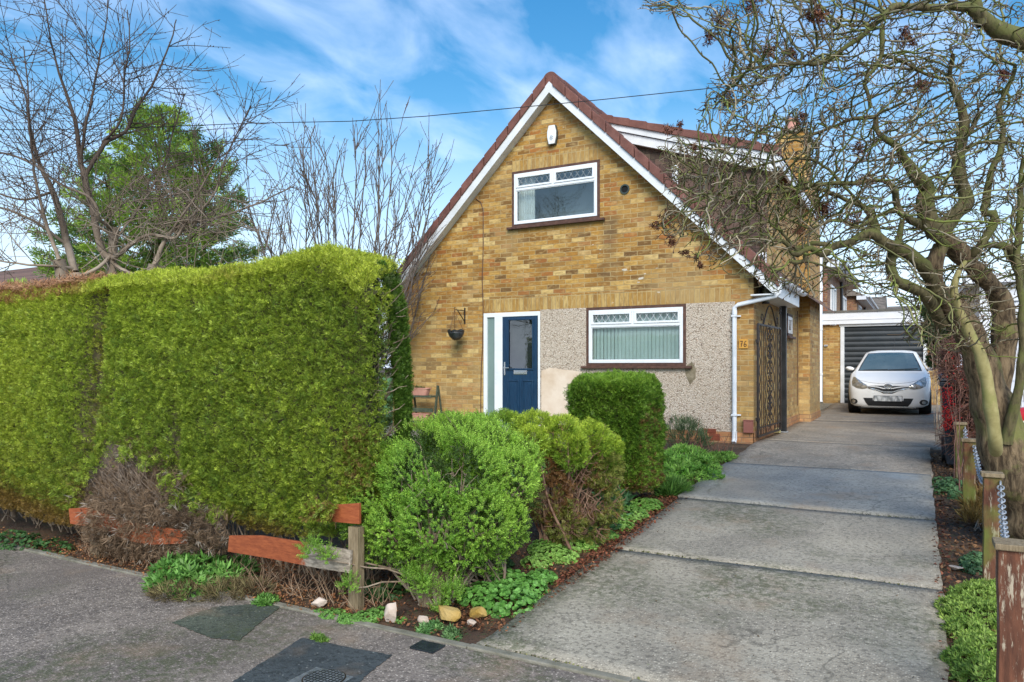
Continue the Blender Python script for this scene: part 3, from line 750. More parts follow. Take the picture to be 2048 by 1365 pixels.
# ridge tiles
y = YF + .02; k = 0; rd = MB()
while y < HB:
    rr = .125 + .008 * (k % 2); seg = 10; ln = .44
    vs = [(XC + rr * math.cos(math.pi * j / seg) * 1.0, yy_, ZA + .02 + rr * .95 * math.sin(math.pi * j / seg) + .03) for yy_ in (y, y + ln) for j in range(seg + 1)]
    vs += [(XC - rr * .9, yy_, ZA - .09) for yy_ in (y, y + ln)] + [(XC + rr * .9, yy_, ZA - .09) for yy_ in (y, y + ln)]
    m = seg + 1; rd.add(vs, [(j, j + 1, m + j + 1, m + j) for j in range(seg)] + [tuple(range(m)) + (2 * m, 2 * m + 2), tuple(range(2 * m - 1, m - 1, -1)) + (2 * m + 3, 2 * m + 1), (0, m, 2 * m + 3, 2 * m + 2), (seg, 2 * m, 2 * m + 1, m + seg)])
    y += ln - .03; k += 1
rd.build('ridge_tiles', M_VERGE, house)
# dry verge tiles stepping down each rake
for sg in (1, -1):
    n = 15; L_ = 3.52 / n
    for k in range(n):
        a, b_ = k * L_ + .07, (k + 1) * L_ + .058; o0, o1 = .054, .070
        xa, xb_ = XC + sg * a, XC + sg * b_
        za, zb = rz(xa), rz(xb_)
        sx = .0025 * (k % 2) + random.uniform(0, .003)
        m_ = MB().prism([(xa, YF - .045 - sx, za + o0), (xb_, YF - .045 - sx, zb + o1), (xb_, YF - .045 - sx, zb - .12), (xa, YF - .045 - sx, za - .12)], (0, .20, 0))
        m_.build('verge_tile', M_VERGE, house, bevel=.011)
# barge boards and soffit
for sg in (1, -1):
    xe = XC + sg * 3.50
    bb = MB().prism([(XC, YF - .02, ZA - .005), (xe, YF - .02, rz(xe) - .105), (xe, YF - .02, rz(xe) - .285), (XC, YF - .02, ZA - .185)], (0, .025, 0))
    if sg == 1: bb.prism([(xe, YF - .02, rz(xe) - .105), (xe + .06, YF - .02, rz(xe) - .11), (xe + .06, YF - .02, rz(xe) - .30), (xe, YF - .02, rz(xe) - .285)], (0, .025, 0))
    bb.build('barge_board', M_FASCIA, house, bevel=.003)
    MB().prism([(XC, YF + .006, ZA - .175), (xe, YF + .006, rz(xe) - .275), (xe, YF + .006, rz(xe) - .265), (XC, YF + .006, ZA - .16)], (0, OH - .008, 0)).build('soffit', M_FASCIA, house)
# eaves on the drive side: fascia, soffit and gutter run only to the dormer wall
EY1 = 13.35; ex = XC + 3.50
MB().box(ex - .005, ex + .02, YF + .01, EY1, rz(ex) - .31, rz(ex) - .05).box(XR - .01, ex - .006, YF + .01, EY1, rz(ex) - .31, rz(ex) - .29).build('eaves_fascia', M_FASCIA, house)
gz = rz(ex) - .07; gx = ex + .085
gt = MB(); n = 10
prof = [(gx + .058 * math.cos(math.pi + math.pi * j / n), gz + .058 * math.sin(math.pi + math.pi * j / n)) for j in range(n + 1)]
prof2 = [(gx + .053 * math.cos(math.pi + math.pi * j / n), gz + .053 * math.sin(math.pi + math.pi * j / n)) for j in range(n, -1, -1)]
gt.prism([(a, YF - .03, b_) for a, b_ in prof + prof2], (0, EY1 - YF + .05, 0))
gt.prism([(a, YF - .035, b_) for a, b_ in prof], (0, .006, 0)).prism([(a, EY1 + .021, b_) for a, b_ in prof], (0, .006, 0))
for yb in (YF + .25, YF + 1.1, YF + 1.95): gt.prism([(gx + .064 * math.cos(math.pi + math.pi * j / n), yb, gz + .064 * math.sin(math.pi + math.pi * j / n)) for j in range(n + 1)], (0, .05, 0))
gut = gt.build('gutter', M_GUTTER, house, smooth='auto')
# downpipe: outlet, swan neck across to the pier, straight drop with clips
pX = XY(1469, HY - .06); pr = .032
yq = YF + .07
dp = MB().tube([(gx - .01, yq, gz - .04), (gx - .01, yq, gz - .20)], [.045, .038], 12)
zt_ = ZY(1469, 613, HY - .06)
dp.tube([(gx - .01, yq, gz - .14), (gx - .01, yq, gz - .215), (gx - .04, yq, gz - .25), (pX + .05, HY - .055, zt_ + .02), (pX, HY - .06, zt_ - .02), (pX, HY - .06, .13)], pr, 12)
dp.tube([(pX, HY - .06, .17), (pX, HY - .06, .05), (pX + .0, HY - .10, .0)], [.037, .037, .036], 12)
dp.lathe([(.038, -.03), (.038, .03)], (pX, HY - .06, zt_ - .09), 12)
for zz in (ZY(1470, 633, HY), ZY(1470, 830, HY)): dp.box(pX - .042, pX + .042, HY - .098, HY - .03, zz - .012, zz + .012).box(pX + .042, pX + .085, HY - .03, HY - .015, zz - .01, zz + .01)
dp.build('downpipe', M_GUTTER, house, smooth='auto')

# ---- dormer
DXa, DXb = -4.81, -1.90
dzr = lambda x: 5.47 - (x - DXa) * .335
d0 = DY
# tile hung cheek facing the street
ck = [(x_, rz(x_) + .0) for x_ in (-4.7, -4.0, -3.0, XR - .001)]
MB().prism([(x_, d0, z_) for x_, z_ in ck] + [(XR - .001, d0, dzr(XR) - .1), (-4.75, d0, dzr(-4.75) - .1)], (0, .03, 0)).build('tile_hung_cheek', M_TILEHUNG, house)
MB().prism([(DXa - .25, d0 - .12, dzr(DXa - .25) - .04), (DXb + .02, d0 - .12, dzr(DXb) - .04), (DXb + .02, d0 - .12, dzr(DXb) - .10), (DXa - .2, d0 - .12, dzr(DXa) - .10)], (0, HB - d0, 0)).build('dormer_roof', M_TILE, house)
fb = MB().prism([(DXa - .1, d0 - .135, dzr(DXa - .1) - .09), (DXb, d0 - .135, dzr(DXb) - .09), (DXb, d0 - .135, dzr(DXb) - .20), (DXa + .02, d0 - .135, dzr(DXa) - .20)], (0, .03, 0))
fb.build('dormer_fascia', M_FASCIA, house)
MB().prism([(DXa + .05, d0 - .10, dzr(DXa + .05) - .205), (DXb - .02, d0 - .10, dzr(DXb) - .205), (DXb - .02, d0 - .10, dzr(DXb) - .36), (DXa + .12, d0 - .10, dzr(DXa + .12) - .36)], (0, .095, 0)).build('dormer_fascia', M_FASCIA, house)
n = 10; L_ = (DXb - DXa + .15) / n
for k in range(n):
    xa, xb_ = DXa - .12 + k * L_, DXa - .12 + (k + 1) * L_
    MB().prism([(xa, d0 - .17 - .002 * (k % 2), dzr(xa) + .03), (xb_, d0 - .17 - .002 * (k % 2), dzr(xb_) + .05), (xb_, d0 - .17 - .002 * (k % 2), dzr(xb_) - .088), (xa, d0 - .17 - .002 * (k % 2), dzr(xa) - .088)], (0, .2, 0)).build('verge_tile', M_VERGE, house, bevel=.006)
MB().box(DXb - .02, DXb + .02, d0 - .1, HB, dzr(DXb) - .26, dzr(DXb) - .06).build('dormer_fascia', M_FASCIA, house)
# little white window in the cheek and the vent pipe above the slope
wx0, wx1 = XY(1514, d0), XY(1533, d0); wz0, wz1 = ZY(1523, 545, d0), ZY(1523, 506, d0)
q = MB(); frame_box(q, wx0, wx1, wz0, wz1, d0 - .03, d0 + .01, .04); wq = q.build('window', M_UPVC, house)
MB().box(wx0 + .04, wx1 - .04, d0 - .01, d0 + .005, wz0 + .04, wz1 - .04).build('pane', mk('dim_glass', (.06, .08, .10), (.10, .12, .15), 3, .15), wq)
vp = onY(1350, 352, 11.75); vz = rz(vp.x)
MB().tube([(vp.x, 11.75, vz - .1), (vp.x, 11.75, vp.z + .10)], .05, 12).lathe([(.075, 0), (.08, .03), (.05, .07)], (vp.x, 11.75, vp.z + .09), 12).build('vent_pipe', M_GUTTER, house, smooth='auto')
# small side window
ya, yb = onX(1573, 650, XR).y, onX(1583, 650, XR).y; za, zb = onX(1578, 673, XR).z, onX(1578, 629, XR).z
sw = MB().box(XR - .05, XR + .02, ya, ya + .05, za, zb).box(XR - .05, XR + .02, yb - .05, yb, za, zb).box(XR - .05, XR + .02, ya, yb, zb - .05, zb).box(XR - .05, XR + .02, ya, yb, za, za + .05).build('window', M_BROWNWOOD, house)
MB().box(XR - .04, XR + .026, ya + .051, ya + .11, za + .051, zb - .051).box(XR - .04, XR + .026, yb - .11, yb - .051, za + .051, zb - .051).box(XR - .04, XR + .026, ya + .11, yb - .11, zb - .11, zb - .051).box(XR - .04, XR + .026, ya + .11, yb - .11, za + .051, za + .11).build('frame', M_UPVC, sw)
MB().box(XR - .03, XR + .012, ya + .11, yb - .11, za + .11, zb - .11).build('pane', MATS['dim_glass'], sw)
MB().box(XR + .001, XR + .07, ya - .08, yb + .12, za - .045, za - .002).build('sill', M_BROWNWOOD, sw, bevel=.004)
# rear range whose corner carries the far downpipe
MB().box(-6.5, -2.5, HB + .01, 22.9, -.1, 4.5).build('rear_wing', M_BRICK, house)
MB().box(-6.6, -2.42, HB + .0, 23.0, 4.5, 4.62).build('rear_wing_roof', M_FASCIA, house)
fp = onY(1641, 700, 22.85)
m_ = MB().tube([(fp.x, 22.85, 4.45), (fp.x, 22.85, .16), (fp.x + .02, 22.80, .08)], .055, 12)
for zz in (.9, 2.2, 3.4): m_.lathe([(.066, -.03), (.066, .03)], (fp.x, 22.85, zz), 12)
m_.build('downpipe', M_GUTTER, house, smooth='auto')
# thin brown wire/pipe down the front wall
wl = [(952, 398), (962, 405), (967, 420), (967, 500), (965, 560), (967, 615), (966, 690), (963, 745), (962, 830)]
MB().tube([(onY(a, b_, HY).x, HY - .012, onY(a, b_, HY).z) for a, b_ in wl], .007, 6).build('wall_cable', M_BROWNWOOD, house)
# thin pipes on the side wall
for px, r_ in ((1556, .012), (1592, .008)):
    p = onX(px, 700, XR); MB().tube([(XR + .03, p.y, .35 if px > 1560 else .1), (XR + .03, p.y, 2.2)], r_, 6).build('side_pipe', M_CREAM if px < 1560 else M_BROWNWOOD, house)
# brown meter box low on the pier, air bricks
a = onY(1477, 832, HY); b_ = onY(1505, 832, HY)
# external items are things of their own
def small(name, label, cat, mb, mat, bevel=.003, smooth=False, group=None):
    return mb.build(name, mat, bevel=bevel, smooth=smooth, label=label, category=cat, group=group)
zt_, zb_ = ZY(1496, 842, HY - .06), ZY(1496, 866, HY - .06)
small('meter_box', 'small red-brown box low on the brick pier by the iron gate', 'meter box', MB().box(XY(1487, HY - .06), XY(1506, HY - .06), HY - .07, HY - .022, zb_, zt_).box(XY(1486, HY - .06), XY(1507, HY - .06), HY - .078, HY - .02, zt_, zt_ + .012), M_METERBOX)
ab = MB()
for (pa, pb, q0, q1) in ((1405, 1432, 858, 866), (1418, 1440, 868, 880)):
    A0, A1 = onY(pa, q1, HY - .03), onY(pb, q0, HY - .03)
    n = 5
    for i in range(n): ab.box(A0.x, A1.x, HY - .03 - .004 * (i % 2), HY - .019, A0.z + (A1.z - A0.z) * i / n, A0.z + (A1.z - A0.z) * (i + .8) / n)
ab.build('air_brick', mk('terracotta_vent', (.20, .05, .025), (.30, .08, .04), 9, .8), house)

# house number plate: orange tile, dark 76
cx, cz = onY(1486.5, 688, HY - .02).x, onY(1486.5, 688, HY - .02).z
hn = thing('house_number_sign', 'small square orange tile reading 76 on the brick pier', 'house number', (cx, HY, cz))
MB().box(cx - .062, cx + .062, HY - .016, HY - .001, cz - .068, cz + .068).build('tile', mk('orange_tile', (.55, .27, .035), (.62, .33, .06), 5, .5), hn, bevel=.004)
dg = MB(); yk = HY - .019
def stroke(pts, wd=.0075):
    dg.tube([(cx + a, yk, cz + b_) for a, b_ in pts], wd * .5, 6)
stroke([(-.042, .034), (-.030, .040), (-.018, .036), (-.008, .042), (-.016, .020), (-.024, -.005), (-.028, -.042)], .011)
stroke([(-.036, -.002), (-.010, .003)], .007)
stroke([(.042, .040), (.026, .030), (.014, .008), (.010, -.018), (.016, -.036), (.028, -.042), (.040, -.034), (.044, -.018), (.036, -.004), (.024, -.004), (.013, -.014)], .010)
dg.build('numerals', M_BROWNWOOD, hn)

# alarm box
p = onY(1107, 272, HY)
al = thing('alarm_box', 'white hexagonal burglar alarm box with dark sides high in the gable', 'alarm box', (p.x, HY, p.z))
hexa = lambda w1, w2, h, y: [(p.x - w2, y, p.z + h), (p.x + w2, y, p.z + h), (p.x + w1, y, p.z + h * .35), (p.x + w1, y, p.z - h * .25), (p.x + w2, y, p.z - h), (p.x - w2, y, p.z - h), (p.x - w1, y, p.z - h * .25), (p.x - w1, y, p.z + h * .35)]
MB().prism(hexa(.088, .062, .160, HY - .055), (0, .053, 0)).build('back_box', mk('dark_grey_plastic', (.03, .045, .045), (.05, .065, .065), 5, .4), al, bevel=.006)
MB().prism(hexa(.080, .052, .154, HY - .080), (0, .024, 0)).build('cover', M_UPVC, al, bevel=.007)
tx = MB()
for k, (w_, o_) in enumerate(((.022, 0), (.036, .004), (.030, -.004), (.034, 0), (.014, 0))): tx.box(p.x - w_ + o_, p.x + w_ * .8 + o_, HY - .082, HY - .0795, p.z - .028 - k * .017, p.z - .021 - k * .017)
tx.build('small_print', mk('grey_print', (.10, .14, .17), (.12, .16, .19), 5, .5), al)
# round wall vent
p = onY(1250, 379, HY)
v = thing('wall_vent', 'round black flue vent in the upper brick wall right of the window', 'vent', (p.x, HY, p.z))
n = 20
m_ = MB()
ring = lambda r, y: [(p.x + r * math.cos(2 * math.pi * k / n), y, p.z + r * math.sin(2 * math.pi * k / n)) for k in range(n)]
m_.add(ring(.078, HY - .02) + ring(.078, HY - .002) + ring(.056, HY - .02) + ring(.056, HY - .004), [(k, (k + 1) % n, n + (k + 1) % n, n + k) for k in range(n)] + [(k, (k + 1) % n, 2 * n + (k + 1) % n, 2 * n + k) for k in range(n)] + [(2 * n + k, 2 * n + (k + 1) % n, 3 * n + (k + 1) % n, 3 * n + k) for k in range(n)])
m_.build('collar', mk('dark_green_plastic', (.03, .045, .035), (.05, .06, .05), 5, .4), v, smooth='auto')
MB().add(ring(.057, HY - .0035), [tuple(range(n))]).build('opening', mk('black_void', (.004, .004, .004), (.006, .006, .006), 5, .9), v)
# bulkhead lamp on the side wall below the eaves
p = onX(1545, 590, XR)
q = thing('wall_lamp', 'dark outdoor wall lamp with cylindrical glass under the eaves', 'wall lamp', (XR, 11.9, 1.95))
lx_, ly_, lz_ = XR + .10, HY + .42, ZY(1542, 590, HY + .42)
MB().box(XR + .001, XR + .02, ly_ - .04, ly_ + .04, lz_ - .1, lz_ + .14).box(XR + .02, lx_, ly_ - .02, ly_ + .02, lz_ + .10, lz_ + .13).lathe([(.05, .1), (.05, .13)], (lx_, ly_, lz_), 14).lathe([(.055, -.13), (.05, -.10)], (lx_, ly_, lz_), 14).build('lamp_bracket', M_BLACK, q)
MB().lathe([(.045, -.10), (.05, .10)], (lx_, ly_, lz_), 14).build('lamp_shade', mk('fogged_glass', (.16, .15, .07), (.25, .24, .13), 12, .3), q, smooth='auto')

# ---- garage
GY = 23.0
GX0, GO0, GO1, GX1 = XY(1646, GY), XY(1681, GY), XY(1855, GY), XY(1880, GY)
gz1 = ZY(1768, 652, GY); gr = thing('brick_garage', 'flat-roofed yellow brick garage with dark roller door and white fascia', 'garage', ((GO0 + GO1) / 2, GY, .07))
MB().box(GX0, GO0 - .001, GY, GY + .22, -.1, gz1 + .05).box(GO1 + .001, GX1, GY, GY + .22, -.1, gz1 + .05).box(GX1 - .2, GX1, GY + .22, GY + 5.5, -.1, gz1 + .05).box(GX0, GX0 + .2, GY + .22, GY + 5.5, -.1, gz1 + .05).build('wall', M_BRICK, gr)
fz0, fz1 = ZY(1690, 651, GY), ZY(1690, 628, GY)
fz1 = ZY(1745, 624, GY)
MB().box(GX0 - .03, GX1 + .05, GY - .10, GY - .02, fz0 + .03, fz1).box(GX0 - .03, GX1 + .05, GY - .115, GY - .10, fz0 + .15, fz0 + .165).build('fascia', M_WHITEPAINT, gr)
MB().box(GX0 - .05, GX1 + .08, GY - .13, GY + 5.6, fz1 + .001, fz1 + .055).build('roof', mk('grey_felt', (.09, .09, .08), (.15, .14, .12), 6, .9, bump=.4), gr)
fr = MB().box(GO0, GO0 + .10, GY - .03, GY + .08, .0, gz1).box(GO1 - .10, GO1, GY - .03, GY + .08, .0, gz1).box(GO0 - .03, GO1 + .03, GY - .031, GY + .08, gz1 + .001, fz0 + .029)
fr.build('door_frame', M_FASCIA, gr, bevel=.004)
n = 15; H_ = (gz1 - .07) / n; vs = []; fs = []
for k in range(n * 8 + 1):
    z_ = .07 + H_ * k / 8; ph = (k % 8) / 8; y_ = GY + .06 - .020 * math.sin(math.pi * ph)
    vs += [(GO0 + .10, y_, z_), (GO1 - .10, y_, z_)]
fs = [(2 * k, 2 * k + 1, 2 * k + 3, 2 * k + 2) for k in range(n * 8)]
MB().add(vs, fs).build('roller_door', mk('anthracite_steel', (.018, .024, .028), (.028, .034, .038), 3, .42), gr)
q = onY(1652, 692, GY)
small('tap_box', 'tiny grey fitting on the narrow brick wall left of the garage door', 'wall fitting', MB().box(q.x - .05, q.x + .05, GY - .05, GY - .001, q.z - .02, q.z + .03), M_GALV)

# ---- black post and iron gate on the drive side of the house
pp = onX(1567, 857, XR + .12)
p_ = thing('black_post', 'tall square black post standing by the side wall beyond the gate', 'post', (pp.x, pp.y, 0))
MB().box(pp.x - .048, pp.x + .048, pp.y - .048, pp.y + .048, .03, 2.12).build('shaft', M_BLACKPL, p_, bevel=.004)
MB().box(pp.x - .07, pp.x + .07, pp.y - .07, pp.y + .07, .012, .03).build('foot_plate', M_GALV, p_, bevel=.003)

g0 = Vector((XR + .05, HY + .06, 0)); ang = R(3); gw = 1.52
gd = Vector((math.sin(ang), math.cos(ang), 0))
gt_ = thing('iron_gate', 'open black wrought iron gate leaf with scroll panels against the side wall', 'gate', g0)
zb0, zt0 = .09, ZY(1515, 648, HY)
gp = lambda s, z, o=0.: g0 + gd * s + Vector((o * gd.y, -o * gd.x, z))
fr = MB()
for s in (0, gw): fr.beam(gp(s, zb0), gp(s, zt0), .03, .03, up=(0, 1, 0))
fr.beam(gp(0, zb0), gp(gw, zb0), .025, .03).beam(gp(0, zt0), gp(gw, zt0), .02, .03).beam(gp(0, zb0 + .12), gp(gw, zb0 + .12), .016, .02)
fr.beam(gp(-.05, zt0 - .25), gp(0, zt0 - .25), .04, .05).beam(gp(-.05, zb0 + .25), gp(0, zb0 + .25), .04, .05)
fr.build('gate_frame', M_BLACK, gt_)
def twist(mb, s, z0, z1):
    k = 44; mb.tube([gp(s + .009 * math.cos(i * .9), z0 + (z1 - z0) * i / k, .009 * math.sin(i * .9)) for i in range(k + 1)], .008, 5)
for s in (.12, .24, .36, .48, 1.04, 1.16, 1.28, 1.40):
    b = MB(); (twist(b, s, zb0, zt0) if s in (.12, .48, 1.04, 1.40) else b.beam(gp(s, zb0), gp(s, zt0), .010, .010, up=(0, 1, 0)))
    b.build('bar', M_BLACK, gt_)
def scroll(mb, cs, cz, r, a0, turns, sgn, wd=.007):
    pts = []
    for i in range(22):
        u = i / 21; rr = r * (1 - .8 * u); a = a0 + sgn * turns * 2 * math.pi * u
        pts.append(gp(cs + rr * math.cos(a), cz + rr * math.sin(a)))
    mb.tube(pts, wd, 5)
for cz_ in (.55, 1.35):
    b = MB()
    for dz_ in (-.26, 0, .26):
        for sg in (1, -1):
            scroll(b, .76 + sg * .11, cz_ + dz_ + .06, .10, math.pi / 2, 1.2, sg); scroll(b, .76 + sg * .11, cz_ + dz_ - .06, .10, -math.pi / 2, 1.2, -sg)
    for a in range(4): b.tube([gp(.76 + .12 * math.cos(a * math.pi / 4), cz_ + .12 * math.sin(a * math.pi / 4)), gp(.76 - .12 * math.cos(a * math.pi / 4), cz_ - .12 * math.sin(a * math.pi / 4))], .012, 5)
    b.build('scroll_panel', M_BLACK, gt_)
b = MB()
scroll(b, .25, zt0 + .10, .10, -math.pi / 2, 1.1, 1); scroll(b, 1.27, zt0 + .10, .10, -math.pi / 2, 1.1, -1)
b.tube([gp(.35 + .82 * i / 12, zt0 + .02 + .30 * math.sin(math.pi * i / 12)) for i in range(13)], .011, 5)
scroll(b, gw - .05, zt0 + .28, .09, 0, 1.3, 1); b.tube([gp(gw, zt0), gp(gw, zt0 + .34)], .012, 5)
b.build('cresting', M_BLACK, gt_)
bp_ = onG(1548, 868)
small('loose_brick', 'single pale yellow brick lying on the drive by the gate foot', 'brick', MB().box(bp_.x - .10, bp_.x + .10, bp_.y - .05, bp_.y + .05, .02, .095), mk('pale_yellow_brick', (.60, .52, .22), (.70, .62, .32), 20, .85, bump=.3), .006)

# ---- hanging basket on its bracket
def onw(a, b_, dy=.0): return onY(a, b_, HY - dy)
br = thing('wall_bracket', 'black triangular iron bracket fixed to the brick left of the door', 'bracket', (onw(930, 640).x, HY, onw(930, 640).z))
W0, W1 = onw(930, 616), onw(930, 644); tip = Vector((W0.x - .02, HY - .30, W0.z - .05))
tip = onY(912, 620, HY - .28)
MB().box(W0.x - .012, W0.x + .012, HY - .012, HY - .001, W1.z - .04, W0.z).beam((W0.x, HY - .01, tip.z), tip, .014, .014).beam((W0.x, HY - .01, W1.z), tip + Vector((.02, .02, -.01)), .012, .012).tube([tip, tip + Vector((-.01, -.03, .0)), tip + Vector((-.01, -.04, .03)), tip + Vector((0, -.02, .045))], .006, 6).build('bracket_arm', M_BLACK, br)
bc = onY(912, 664, HY - .28); br_ = .145
hb = thing('hanging_basket', 'round hanging basket lined with black plastic, empty, on the wall bracket', 'hanging basket', bc)
prof = [(.02, -.145), (.07, -.13), (.115, -.085), (.14, -.03), (.145, 0), (.138, 0), (.12, -.03)]
pl = MB().lathe(prof, bc, 22).build('liner', mk('crinkled_black_liner', (.012, .014, .016), (.05, .055, .06), 12, .3, bump=.9, bscale=30), hb, smooth=True)
rg = MB().tube([bc + Vector((.148 * math.cos(a), .148 * math.sin(a), .0)) for a in [k * math.pi / 8 for k in range(17)]], .004, 5)
for a in (0, 1.57, 3.14, 4.71): rg.tube([bc + Vector((r_ * math.cos(a) * 1.04, r_ * math.sin(a) * 1.04, z_ - .004)) for r_, z_ in prof[:5]], .003, 5)
rg.build('wire_frame', M_BLACK, hb)
for a in (.2, 2.3, 4.4): MB().tube([bc + Vector((.145 * math.cos(a), .145 * math.sin(a), 0)), tip + Vector((-.01, -.035, -.005))], .0035, 5).build('hanger_chain', M_BROWNWOOD, hb)
# crumpled liner edge
vs = []; n = 24
for k in range(n): a = 2 * math.pi * k / n; h_ = random.uniform(.005, .045); vs += [tuple(bc + Vector((.142 * math.cos(a), .142 * math.sin(a), 0))), tuple(bc + Vector((.15 * math.cos(a), .15 * math.sin(a), h_)))]
MB().add(vs, [(2 * k, (2 * k + 2) % (2 * n), (2 * k + 3) % (2 * n), 2 * k + 1) for k in range(n)]).build('liner_edge', MATS['crinkled_black_liner'], hb)

# ---- planter stand with troughs
ps = onG(842, 852); sy = HY - .38
a0, a1 = XY(817, sy), XY(868, sy)
stn = thing('plant_stand', 'dark green wooden ladder-style plant stand against the brick wall', 'plant stand', ((a0 + a1) / 2, sy, 0))
ztop = ZY(870, 772, sy)
for sx_ in (a0, a1):
    MB().beam((sx_, sy - .02, -.02), (sx_, sy + .12, ztop), .025, .045, up=(0, 1, 0)).build('leg', mk('dark_green_wood', (.035, .05, .03), (.08, .095, .06), 15, .8) if 'dark_green_wood' not in MATS else MATS['dark_green_wood'], stn)
    MB().beam((sx_, sy + .3, -.02), (sx_, sy + .13, ztop - .02), .02, .035, up=(0, 1, 0)).build('leg', MATS['dark_green_wood'], stn)
sh = [ZY(842, 791, sy), ZY(842, 820, sy) - .18]
sh = [ZY(842, 791, sy), ZY(842, 842, sy)]
for k, z_ in enumerate(sh):
    MB().box(a0 - .005, a1 + .005, sy - .10, sy + .10, z_ - .035, z_).build('shelf', MATS['dark_green_wood'], stn, bevel=.003)
MB().box(a0 - .004, a1 + .004, sy - .05, sy - .03, ZY(842, 824, sy), ZY(842, 816, sy)).build('rail', MATS['dark_green_wood'], stn)
tr_lab = ['pale terracotta trough with small plant on the top shelf of the stand', 'pale terracotta trough on the lower shelf of the stand, half hidden by shrub']
for k, z_ in enumerate(sh):
    xm = (a0 + a1) / 2 - .03; hw, hd, hh = .21, .085, .115
    t_ = thing('planter_trough', tr_lab[k], 'planter', (xm, sy, z_), 'terracotta troughs on the plant stand')
    vs = []; n = 28; body = []
    for r_, zz in ((.80, 0), (.90, .06), (.98, hh), (1.06, hh), (1.06, hh + .018), (.95, hh + .018), (.93, hh - .02)):
        for j in range(n):
            a = 2 * math.pi * j / n; c_, s_ = math.cos(a), math.sin(a); e = .42
            body.append((xm + hw * r_ * math.copysign(abs(c_) ** e, c_), sy + hd * r_ * math.copysign(abs(s_) ** e, s_), z_ + .002 + zz))
    fs = [(i * n + j, i * n + (j + 1) % n, (i + 1) * n + (j + 1) % n, (i + 1) * n + j) for i in range(6) for j in range(n)] + [tuple(range(n - 1, -1, -1)), tuple(6 * n + j for j in range(n))]
    MB().add(body, fs).build('pot_body', M_TERRA, t_, smooth='auto')
    if k == 0:
        m = 46; P = np.stack([RNG.uniform(xm - .16, xm + .08, m), RNG.uniform(sy - .05, sy + .05, m), np.full(m, z_ + hh - .01)], 1)
        D = np.array([[0, 0, 1.]]) + jitter(m, .5); tt = lerp((.10, .14, .04), (.26, .22, .08), RNG.uniform(0, 1, (m, 1)))
        link('foliage', scatter_mesh('pot_plant', T_LANCE, P, D, RNG.uniform(.05, .10, m), tt), M_LEAF, t_)

# ---- overhead cable
cb = [(-500, 262, 9.5), (200, 259, 9.0), (500, 247, 8.8), (700, 243, 8.6), (850, 233, 8.5), (1000, 219, 8.4), (1200, 200, 8.2), (1440, 175, 8.0), (1700, 138, 7.6), (2100, 60, 7)]
A = [at(*c) for c in cb]
MB().tube(A, .0045, 6).build('overhead_cable', M_BLACKPL, label='thin black twisted cable slung across the sky in front of the gable', category='cable')
# ================================================================== BACKGROUND BUILDINGS
def terrace(name, label, y0, y1, xw, zev, group):
    h = thing(name, label, 'house', (xw - 3, (y0 + y1) / 2, .07), group)
    MB().box(xw - 7, xw, y0, y1, -.1, zev).build('wall', M_REDBRICK, h)
    MB().prism([(xw + .35, y0 - .2, zev - .02), (xw - 3.5, y0 - .2, zev + 1.9), (xw - 7.4, y0 - .2, zev - .02)], (0, y1 - y0 + .4, 0)).build('roof', M_GREYTILE, h)
    MB().box(xw + .001, xw + .38, y0 - .22, y1 + .22, zev - .20, zev - .03).build('soffit', M_WHITEPAINT, h)
    MB().tube([(xw + .46, y0 - .25, zev - .05), (xw + .46, y1 + .25, zev - .05)], .065, 8).build('gutter', M_GUTTER, h)
    MB().tube([(xw + .05, (y0 + y1) / 2 + .8, zev - .2), (xw + .05, (y0 + y1) / 2 + .8, 0)], .05, 8).build('downpipe', M_BLACKPL, h)
    for yc in (y0 + 1.7, y1 - 1.5):
        w_ = MB().box(xw + .001, xw + .05, yc - .8, yc - .72, 2.5, 3.9).box(xw + .001, xw + .05, yc + .72, yc + .8, 2.5, 3.9).box(xw + .001, xw + .05, yc - .72, yc + .72, 3.82, 3.9).box(xw + .001, xw + .05, yc - .72, yc + .72, 2.5, 2.58).box(xw + .001, xw + .05, yc - .04, yc + .04, 2.58, 3.82).build('window', M_UPVC, h)
        MB().box(xw + .001, xw + .02, yc - .72, yc - .04, 2.58, 3.82).box(xw + .001, xw + .02, yc + .04, yc + .72, 2.58, 3.82).build('pane', MATS['dim_glass'], w_)
    return h
terrace('terraced_house', 'red brick two-storey house just beyond the garage with white window', 26.0, 33.5, -2.60, 4.55, 'red brick houses beyond the garage')
terrace('terraced_house', 'farther red brick house beyond, its porch canopy showing past the first', 35.5, 43.0, -2.35, 4.25, 'red brick houses beyond the garage')
cp = MB().prism([(-2.35, 36.5, 3.4), (-1.3, 36.5, 2.95), (-1.3, 36.5, 3.05), (-2.35, 36.5, 3.6)], (0, 2.6, 0))
cp.build('porch_canopy', M_GREYTILE, [o for o in COL.objects if o.name.startswith('terraced_house')][1])
def bung(name, label, px0, px1, pyt, pye, Y, grp=None):
    x0, x1 = XY(px0, Y), XY(px1, Y); zt = ZY((px0 + px1) / 2, pyt, Y); ze = ZY((px0 + px1) / 2, pye, Y)
    h = thing(name, label, 'house', ((x0 + x1) / 2, Y + 3, 0), grp)
    MB().box(x0 + .3, x1 - .3, Y, Y + 7, -.1, ze + .02).build('wall', M_REDBRICK, h)
    MB().prism([(x0, Y - .3, ze), (x0, Y + 3.5, zt), (x0, Y + 7.3, ze)], (x1 - x0, 0, 0)).build('roof', M_GREYTILE if grp else M_TILE, h)
    MB().box(x0, x1, Y - .36, Y - .31, ze - .1, ze + .02).build('fascia', M_WHITEPAINT, h)
    MB().box(x0 + 1.2, x0 + 2.6, Y - .03, Y - .001, ze - 1.6, ze - .5).build('window', MATS['dim_glass'], h)
